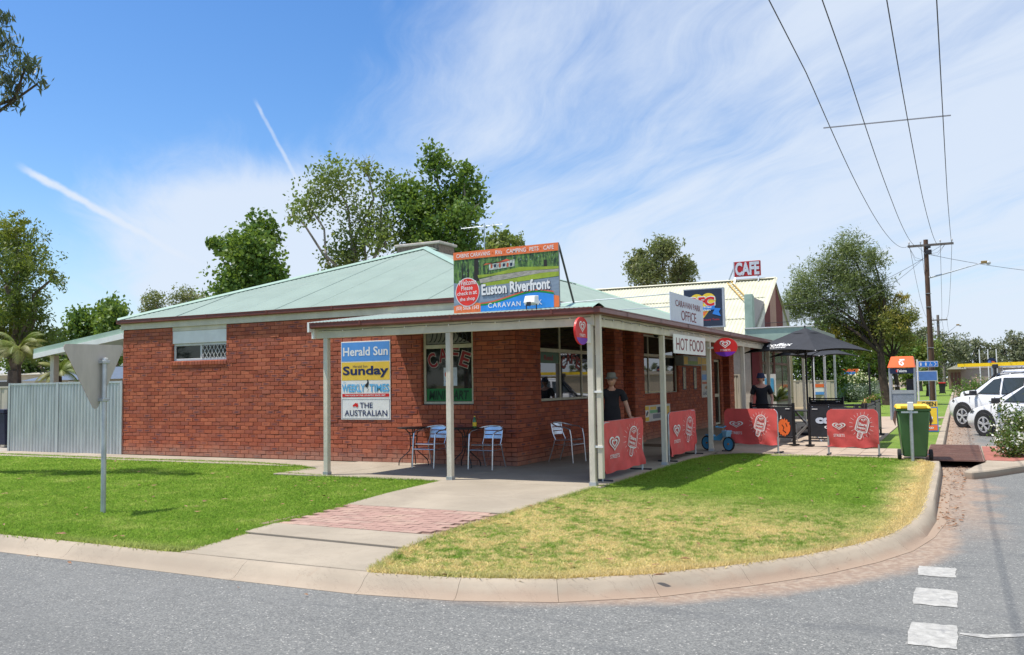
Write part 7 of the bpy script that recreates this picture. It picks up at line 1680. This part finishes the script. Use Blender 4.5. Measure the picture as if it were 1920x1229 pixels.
TR = {
'twinA': [(-20.15, 20.0, 10.82, 1.13), (-21.4, 20.0, 9.71, 0.95), (-22.8, 20.0, 9.6, 0.51), (-18.96, 20.0, 8.97, 1.33), (-19.86, 20.0, 7.82, 1.02), (-17.72, 20.0, 10.41, 0.96), (-17.73, 20.0, 8.24, 1.07), (-18.65, 20.0, 11.25, 0.6), (-20.17, 20.0, 6.99, 0.98)],
'twinB': [(-15.81, 21.0, 11.43, 0.81), (-14.77, 21.0, 9.98, 1.09), (-16.17, 21.0, 9.31, 1.25), (-14.19, 21.0, 8.53, 0.94), (-15.35, 21.0, 7.69, 1.18), (-17.02, 21.0, 9.99, 0.73), (-13.85, 21.0, 7.56, 0.65), (-14.28, 21.0, 10.9, 0.52), (-16.75, 21.0, 7.81, 0.84)],
'treeC': [(-15.16, 26.0, 8.48, 0.74), (-14.19, 26.0, 8.4, 0.47), (-15.62, 26.0, 7.85, 0.79), (-14.43, 26.0, 7.63, 0.65)],
'pop': [(-19.91, 14.0, 7.78, 0.72), (-21.1, 14.0, 7.07, 0.64), (-21.97, 14.0, 7.43, 0.35), (-19.27, 14.0, 6.66, 0.96), (-20.52, 14.0, 6.12, 0.72), (-18.32, 14.0, 5.76, 0.7), (-19.96, 14.0, 5.02, 1.26), (-20.8, 14.0, 5.39, 0.47)],
'gumL': [(-22.93, 6.0, 6.15, 0.97), (-21.63, 6.0, 5.43, 0.72), (-20.62, 6.0, 5.1, 0.51), (-22.18, 6.0, 4.17, 1.0), (-22.82, 6.0, 6.93, 0.53), (-23.11, 6.0, 3.34, 1.05), (-21.25, 6.0, 4.2, 0.68), (-21.61, 6.0, 3.11, 0.77), (-24.4, 6.4, 5.0, 1.3), (-24.3, 6, 6.8, .8)],
'branch': [(-10.66, -2.0, 7.94, 0.24), (-10.18, -2.0, 7.45, 0.23), (-10.67, -2.0, 7.29, 0.3), (-10.78, -2.0, 6.9, 0.2), (-11.19, -2.0, 8.61, 0.22), (-11.66, -2.0, 7.87, 0.41), (-10.05, -2.0, 7.13, 0.14), (-12.4, -2.2, 7.4, .5), (-12.2, -2.1, 8.6, .45), (-11.15, -2.0, 4.75, .2), (-11.7, -2.1, 4.9, .35)],
'midL': [(-32.68, 16.0, 4.64, 0.87), (-31.18, 16.0, 5.21, 0.71), (-29.54, 16.0, 4.75, 0.79), (-30.79, 16.0, 3.8, 1.13), (-29.34, 16.0, 3.5, 0.99), (-28.1, 16, 3.9, .8)],
'midL2': [(-33.03, 16.0, 3.5, 0.9), (-34.81, 16.0, 3.69, 0.84), (-36.2, 16.0, 2.94, 1.06), (-33.9, 16, 2.6, 1.0), (-37.5, 16.5, 3.6, 1.2)],
'farL': [(-43.28, 30.0, 7.37, 0.8), (-41.28, 30.0, 7.55, 0.78), (-39.32, 30.0, 7.15, 0.63), (-41.27, 30.0, 6.65, 1.21), (-43.78, 30.0, 6.6, 0.87)],
'gumM': [(-14.35, 45.0, 9.37, 0.8), (-12.33, 45.0, 10.23, 1.01), (-11.01, 45.0, 9.19, 0.64), (-13.31, 45.0, 8.74, 1.16), (-11.65, 45.0, 8.44, 1.0), (-14.02, 45.0, 10.15, 0.44)],
'gumR': [(-0.53, 42.0, 8.93, 1.06), (0.83, 42.0, 8.2, 0.8), (-1.45, 42.0, 7.9, 1.13), (-2.73, 42.0, 7.04, 1.14), (-3.69, 42.0, 5.83, 0.89), (-0.37, 42.0, 6.89, 1.36), (-1.89, 42.0, 5.42, 1.38), (1.04, 42.0, 6.49, 0.79), (-3.37, 42.0, 6.29, 0.95)],
'gumR2': [(0.68, 42.0, 4.52, 1.28), (1.81, 42.0, 4.62, 1.09), (-0.48, 42.0, 3.95, 1.11), (2.51, 42.0, 4.89, 0.54), (0.73, 42.0, 5.74, 0.92), (-1.64, 42.0, 4.15, 0.93), (2.14, 42.0, 5.97, 0.42), (2.32, 42.0, 3.54, 0.54)],
'bushB': [(-3.21, 40.0, 2.14, 1.03), (-2.04, 40.0, 2.27, 1.08), (-1.17, 40.0, 2.7, 0.9), (-2.58, 40.0, 3.34, 1.03), (-1.6, 40, 1.3, 1.0)],
'bgA': [(-2.92, 66.0, 2.37, 1.6), (-0.85, 66.0, 2.76, 1.76), (1.17, 66.0, 3.14, 1.56), (-2.02, 66.0, 4.12, 1.59)],
'bgA2': [(2.53, 66.0, 2.4, 1.3), (2.77, 66.0, 3.74, 0.94), (1.6, 66.5, 1.8, 1.2)],
'bgB': [(-0.61, 95.0, 6.15, 1.43), (1.53, 95.0, 5.48, 1.54), (3.62, 95.0, 4.82, 1.52), (5.15, 95.0, 3.9, 1.16), (-2.28, 95.0, 5.62, 1.44), (1.5, 95, 3.2, 1.8), (-1, 95, 3.6, 1.8)],
}
tree('tall sparse tree with bare grey twigs, left of the two behind the green roof', (-19.4, 20, 0), (-19.3, 20, 4.6), TR['twinA'], 7000, .095, GLs, GRB_, 'tall trees behind the green roof', .22, bare=46, limbs=60, clump=.34, aspect=.6, per=9)
tree('tall dense leafy tree, right of the two behind the green roof', (-15.6, 21, 0), (-15.6, 21, 4.6), TR['twinB'], 11500, .105, GLf, GRB_, 'tall trees behind the green roof', .22, bare=22, limbs=40, clump=.30, aspect=.65, per=10)
tree('small sparse tree top showing behind the billboard and antenna', (-15, 26, 0), (-15, 26, 5), TR['treeC'], 2200, .13, GLs, GRB_, None, .16, bare=8, aspect=.6, per=9)
tree('dense dark green tree behind the left slope of the green roof', (-19.7, 14, 0), (-19.7, 14, 3.4), TR['pop'], 11000, .095, GLf, BARK, None, .18, bare=6, clump=.26, aspect=.7, per=12)
tree('broad dark gum tree with yellow green tips at the left edge', (-22.6, 6.2, 0), (-22.6, 6.1, 2.2), TR['gumL'], 21000, .075, GUMd, BARK, None, .26, clump=.20, per=22, aspect=.35, droop=.3)
tree('hanging eucalyptus branches reaching in at the top left corner', (-14.2, -2.6, 0), (-13.8, -2.5, 5.2), TR['branch'], 3800, .085, mat_leaf('hanging_gum_leaf', (.05, .075, .04), (.09, .12, .07), (.14, .15, .07), .15), BARKD, None, .14, clump=.34, per=9, aspect=.22, droop=1.5, limbs=60)
tree('leafy green tree behind the carport roof', (-30.4, 16, 0), (-30.4, 16, 2.4), TR['midL'], 9000, .11, GLf, BARK, 'leafy trees behind the carport', .2, clump=.28, aspect=.65, per=11)
tree('shorter leafy tree between the carport tree and the dark gum', (-34.6, 16, 0), (-34.6, 16, 2.0), TR['midL2'], 7000, .11, DKf, BARK, 'leafy trees behind the carport', .2, clump=.28, aspect=.65, per=11)
tree('brownish gum crown just above the left slope of the green roof', (-41.4, 30, 0), (-41.4, 30, 4.5), TR['farL'], 7000, .10, GUMf, BARK, None, .25, aspect=.4)
tree('upright pale gum tree behind the cream roof', (-12.8, 45, 0), (-12.8, 45, 6), TR['gumM'], 9000, .14, GUMf, BARKD, None, .24, clump=.30, aspect=.35, droop=.6, limbs=40, per=12)
tree('large grey green casuarina rising behind the umbrellas', (1.22, 41.6, 0), (.95, 41.8, 2.9), TR['gumR'], 27000, .12, CASf, BARKD, None, .25, clump=.30, aspect=.20, limbs=70, per=20)
tree('golden tipped wattle in front of the casuarina beside the phone booth', (1.75, 42.6, 0), (1.5, 42.4, 2.6), TR['gumR2'], 20000, .115, YELf, BARKD, None, .14, clump=.26, aspect=.22, limbs=60, per=16, bare=10)
tree('deep green hedge tree under the black umbrellas', (-2.1, 40, 0), (-2.1, 40, 1.0), TR['bushB'], 9000, .10, DKf, BARKD, None, .15, clump=.25, per=14)
tree('bright green leafy tree behind the phone booth', (-.8, 66, 0), (-.8, 66, 1.2), TR['bgA'], 12000, .14, mat_leaf('bright_green_leaf', (.07, .15, .02), (.13, .24, .04), (.22, .27, .05)), BARKD, None, .2, clump=.25, per=14)
tree('small yellow green tree between phone booth and power pole', (2.6, 66, 0), (2.6, 66, 1.0), TR['bgA2'], 5000, .13, mat_leaf('yellow_green_leaf', (.11, .17, .03), (.18, .24, .05), (.28, .22, .05)), BARKD, None, .15, clump=.25, per=14)
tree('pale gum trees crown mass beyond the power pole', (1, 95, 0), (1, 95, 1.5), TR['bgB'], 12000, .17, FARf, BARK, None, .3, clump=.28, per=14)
k = 0
FT = [(7.2, 140, 6.6, 1.9, 'far gum tree, tallest crown left of the far roof sign'), (10.2, 140, 5.6, 1.9, 'far gum tree second from the tall round crown'), (12.2, 139, 7.0, 2.1, 'far gum tree with tall crown near the right edge'), (15.5, 141, 5.9, 2.3, 'far gum tree at the right edge of the view'), (4.4, 150, 5.3, 1.9, 'far gum tree left of the flag poles'), (20, 140, 6.2, 2.5, 'far gum tree beyond the right edge')]
for x, y, z, r_, l in FT:
    bl = [(x+random.uniform(-1, 1)*r_*.9, y, z-r_*.8+random.uniform(-1.0, 1.2)*r_*.8, r_*random.uniform(.5, .8)) for _ in range(6)]+[(x, y, z, r_*.62), (x-.5*r_, y, z-1.9*r_, r_), (x+.6*r_, y, z-1.7*r_, r_)]
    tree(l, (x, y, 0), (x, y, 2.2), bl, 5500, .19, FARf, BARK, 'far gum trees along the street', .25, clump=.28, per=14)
# woods closing the horizon left, right and behind
wood = []
for a in np.linspace(0, 2*PI, 110, endpoint=False):
    x, y = math.cos(a)*190+RNG.uniform(-15, 15), math.sin(a)*190+RNG.uniform(-15, 15)
    if y > 60 and -1 < x < 22: continue
    h = RNG.uniform(4.5, 8)
    wood += [(x+RNG.uniform(-6, 6), y, h*q, RNG.uniform(2.5, 4.5)) for q in (.3, .55, .8)]
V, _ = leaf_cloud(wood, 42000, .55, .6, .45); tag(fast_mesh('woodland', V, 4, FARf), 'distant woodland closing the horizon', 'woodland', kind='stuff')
# bushes
def bush(label, blobs, n, size, leaf, flowers=None, name='shrub', stems=True, group=None, clump=.4, fl=(0, .03)):
    x, y = blobs[0][:2]; t = thing(name, label, 'shrub', (x, y, 0), 0, group); B = [(a, b+random.uniform(-.5, .5)*r_, max(c, r_*.5), r_) for a, b, c, r_ in blobs]
    V, C = leaf_cloud(B, n, size, .5, clump); V[:, 2] = np.maximum(V[:, 2], -.03); fast_mesh('foliage', V, 4, leaf, t); mb = MB()
    for _ in range(14): q = C[RNG.integers(len(C))]; mb.tube([(x+random.uniform(-.1, .1), y, -.05), tuple((Vector((x, y, 0))+Vector(q))/2+Vector((0, 0, .1))), tuple(q)], [.012, .009, .004], 4, cap=False)
    mb.build('stems', BARK, t)
    if flowers:
        V, _ = leaf_cloud([(a, b, c+r_*.15, r_*1.05) for a, b, c, r_ in B], fl[0], fl[1], .9, clump*.7, per=7); V[:, 2] = np.maximum(V[:, 2], .02); fast_mesh('flowers', V, 4, flowers, t)
    return t
WFL = mat_leaf('white_petal', (.72, .72, .62), (.85, .85, .78), (.75, .70, .50), .2); CFL = mat_leaf('creamy_rose_petal', (.75, .74, .45), (.85, .85, .62), (.65, .70, .25), .2)
bush('white flowering shrub spilling over the island kerb at the right edge', [(5.85, 7.5, .33, .42), (6.3, 7.9, .40, .50), (5.62, 7.15, .20, .28), (6.0, 7.7, .45, .30), (5.66, 7.7, .66, .17), (5.60, 7.7, .86, .10), (6.6, 8.1, .45, .4), (6.9, 8.4, .4, .4), (6.2, 7.3, .2, .35)], 14000, .034, mat_leaf('abelia_leaf', (.055, .11, .022), (.12, .19, .04), (.24, .20, .05)), WFL, fl=(1900, .028), clump=.42)
bush('cream rose bushes behind the green fence', [(-1.88, 50, 1.14, .5), (-.98, 50, 1.3, .49), (-.33, 50, 1.19, .35), (-1.3, 50, .8, .5)], 3500, .06, GLf, CFL, fl=(1500, .06))
bush('silvery grey shrub left of the pair beyond the umbrella', [(-1.47, 48, .4, .41), (-1.05, 48, .53, .48)], 2600, .06, GRYf); bush('silvery grey shrub right of the pair beyond the umbrella', [(-.42, 50, .6, .53), (-.82, 50, .49, .35), (-.1, 50, .3, .35)], 2600, .06, GRYf)
bush('small rose bush with pink blooms right of the mesh screens', [(1.31, 29, .33, .26), (1.52, 29, .5, .28), (1.13, 29, .2, .25), (1.64, 29, .7, .2)], 1500, .04, GLf, mat_leaf('pink_petal', (.6, .2, .15), (.7, .35, .2), (.6, .5, .15), .2), fl=(160, .04))
bush('low green bush beside the far end of the street gutter', [(5.2, 62, .5, .7), (6.1, 63, .6, .8), (5.0, 60, .3, .4)], 2200, .07, GLf, mat_leaf('pink_far_petal', (.6, .25, .22), (.7, .4, .35), (.6, .5, .4), .2), fl=(90, .06))
# palms
def fronds(mb, c, n, L, droop, rnd, wd=.05):
    for k in range(n):
        a = 2*PI*k/n+rnd.uniform(-.3, .3); el = rnd.uniform(.3, 1.25); p = Vector(c); d = Vector((math.cos(a)*math.cos(el), math.sin(a)*math.cos(el), math.sin(el))); prev = p; S = 14
        for i in range(S):
            q = p+d*(L/S); d = (d+Vector((0, 0, -droop/S))).normalized(); side = d.cross(Vector((0, 0, 1))).normalized(); ll = wd*4.5*math.sin(PI*(i+1)/(S+1))+.03
            for sg in (-1, 1):
                for o in (0, .5):
                    b0 = p.lerp(q, o); tip = b0+side*sg*ll*.8+d*ll*.5-Vector((0, 0, ll*.55)); mb.add([b0, b0+d*.03, tip], [(0, 1, 2)])
            mb.add([p-side*.008, p+side*.008, q+side*.008, q-side*.008], [(0, 1, 2, 3)]); p = q
PALMf = mat_leaf('palm_frond', (.10, .16, .03), (.20, .25, .06), (.30, .26, .09))
for lb_, c, L, n, tr in (('feathery palm with drooping fronds at the left edge behind the fence', (-20.3, 4.7, 2.72), 1.05, 26, 1), ('smaller palm with straw fronds beside the carport post', (-18.7, 4.9, 2.0), .75, 20, 1), ('potted palm by the shop window behind the black screens', (-.95, 20, .75), .62, 22, 0)):
    t = thing('palm', lb_, 'palm', (c[0], c[1], 0)); mb = MB(); fronds(mb, c, n, L, 1.9 if tr else .9, random.Random(len(lb_)), .042 if tr else .03); me = mb.mesh('fronds'); link('fronds', me, PALMf, t, True)
    if tr: MB().tube([(c[0]+.1, c[1], 0), (c[0]+.04, c[1], c[2]*.6), c], [.09, .06, .05], 8).build('trunk', BARKD, t)
    else: MB().lathe([(.0, 0), (.16, 0), (.22, .45), (.20, .47), (.0, .44)], (c[0], c[1], 0), 16).build('pot', mat('terracotta', (.30, .12, .06), .8), t)

# ================================================================== FAR END OF THE STREET
fb_ = thing('far_building', 'long low tan building with pale roof at the end of the street', 'building', (14, 114, 0)); TANW = mat('tan_wall', (.44, .36, .28), .9, var=.06)
MB().box(5.2, 60, 112, 126, 0, 2.5).build('wall', TANW, fb_); MB().box(5.0, 60, 111.8, 126.3, 2.5, 3.0).build('roof_band', mat('pale_tan_band', (.50, .43, .36), .8), fb_); MB().prism([(3.6, 108, 2.4), (5.8, 108, 2.4), (5.8, 108, 3.0), (4.7, 108, 2.9)], (0, 10, 0)).build('gable', CREAM, fb_); MB().box(3.8, 5.2, 109, 112, 0, 2.4).build('porch', mat('porch_brown', (.22, .15, .11), .8), fb_)
for x in (4.1, 4.5, 4.9): MB().box(x, x+.22, 108.9, 108.99, .4, 2.0).build('door', WBR, fb_)
for i, x in enumerate((8.9, 9.9, 10.9)):
    t = thing('flag_pole', ('left', 'middle', 'right')[i]+' of the three thin white flag poles before the far building', 'flag pole', (x*.78, 92, 0), 0, 'white flag poles'); MB().tube([(x*.78, 92, 0), (x*.78, 92, 4.3)], .05, 6).build('pole', WHITEP, t)
rs = thing('round_top_sign', 'dark round topped sign with blue and orange picture above the parked cars', 'sign', (6.85, 40, 0)); fr3 = F((6.17, 40, 2.10), (1, 0, 0)); mb = MB(); P_ = [(0, 0), (.46, 0)]+ell(.23, .13, .23, .22, 14, 0, PI); P_ = P_
mb.prism([fr3.p(x, y) for x, y in P_], (0, .06, 0)); mb.build('panel', NAVY, rs); sheet('picture', fr3, ell(.14, .13, .08, .09, 14), MBL, rs, .004); sheet('picture', fr3, ell(.31, .13, .09, .04, 14, rot=-.35), ORANGE, rs, .005); MB().bar((6.40, 40.06, 0), (6.40, 40.06, 2.1), .07).build('post', GALV, rs)
fs3 = thing('far_red_sign', 'orange and blue far sign board above the cream rose bushes', 'sign', (-1.7, 50.5, 0)); f4 = F((-2.35, 50.4, 1.72), (1, 0, 0)); MB().fbox(f4, 0, 1.3, 0, .40, -.05, 0).build('panel', ORANGE, fs3); sheet('face', f4, rect(.2, .03, 1.1, .22), BLUEP, fs3, .01); MB().bar((-2.0, 50.45, 0), (-2.0, 50.45, 1.72), .08).build('post', WHITEP, fs3); MB().bar((-1.3, 50.45, 0), (-1.3, 50.45, 1.72), .08).build('post', WHITEP, fs3)
gp = thing('garden_post', 'dark tall garden light post in front of the grey shrubs', 'lamp post', (-.05, 46, 0)); MB().tube([(-.05, 46, 0), (-.05, 46, 2.4)], .06, 8).build('post', BLACKP, gp)
# houses and trees across the street, outside the frame but seen in the shop glass
HW = mat('tan_brick_house', (.30, .20, .14), .9, var=.1); HR = mat('tan_tile_roof', (.50, .40, .28), .8, var=.1)
shed('street_house', 'tan roofed house across the street', 27, 39, 4, 18, 2.7, 4.6, HW, HR, ()); shed('street_house', 'second tan roofed house across the street, farther up', 27, 39, 26, 40, 2.7, 4.6, HW, HR, ())
for x, y, l in ((24.5, 1.5, 'street tree across the road, nearer one'), (25, 21.5, 'street tree across the road, middle one'), (25, 33, 'street tree across the road, farther one'), (45, 12, 'tall tree behind the tan roofed house')):
    tree(l, (x, y, 0), (x, y, 1.6), [(x+random.uniform(-1, 1), y+random.uniform(-1, 1), 2.8+random.uniform(-.8, 2.0)*(1 if x < 40 else 2.5), 1.2) for _ in range(6)], 5000, .10, GLf, BARK, None, .16)

# unseen trees added across the side road so the shop glass mirrors something dark
for i, (x, y, l) in enumerate(((-21, -29, 'unseen big tree added across the side road to darken the cafe window reflection'), (-28, -32, 'second unseen tree added across the side road for dark reflections'), (-36, -27, 'third unseen tree added across the side road for dark reflections'), (-44, -24, 'fourth unseen tree added across the side road for dark reflections'))):
    tree(l, (x, y, 0), (x, y, 2.4), [(x+random.uniform(-2.4, 2.4), y+random.uniform(-2, 2), random.uniform(3.2, 8.5), 1.9) for _ in range(9)], 8000, .17, DKf, BARKD, None, .26)
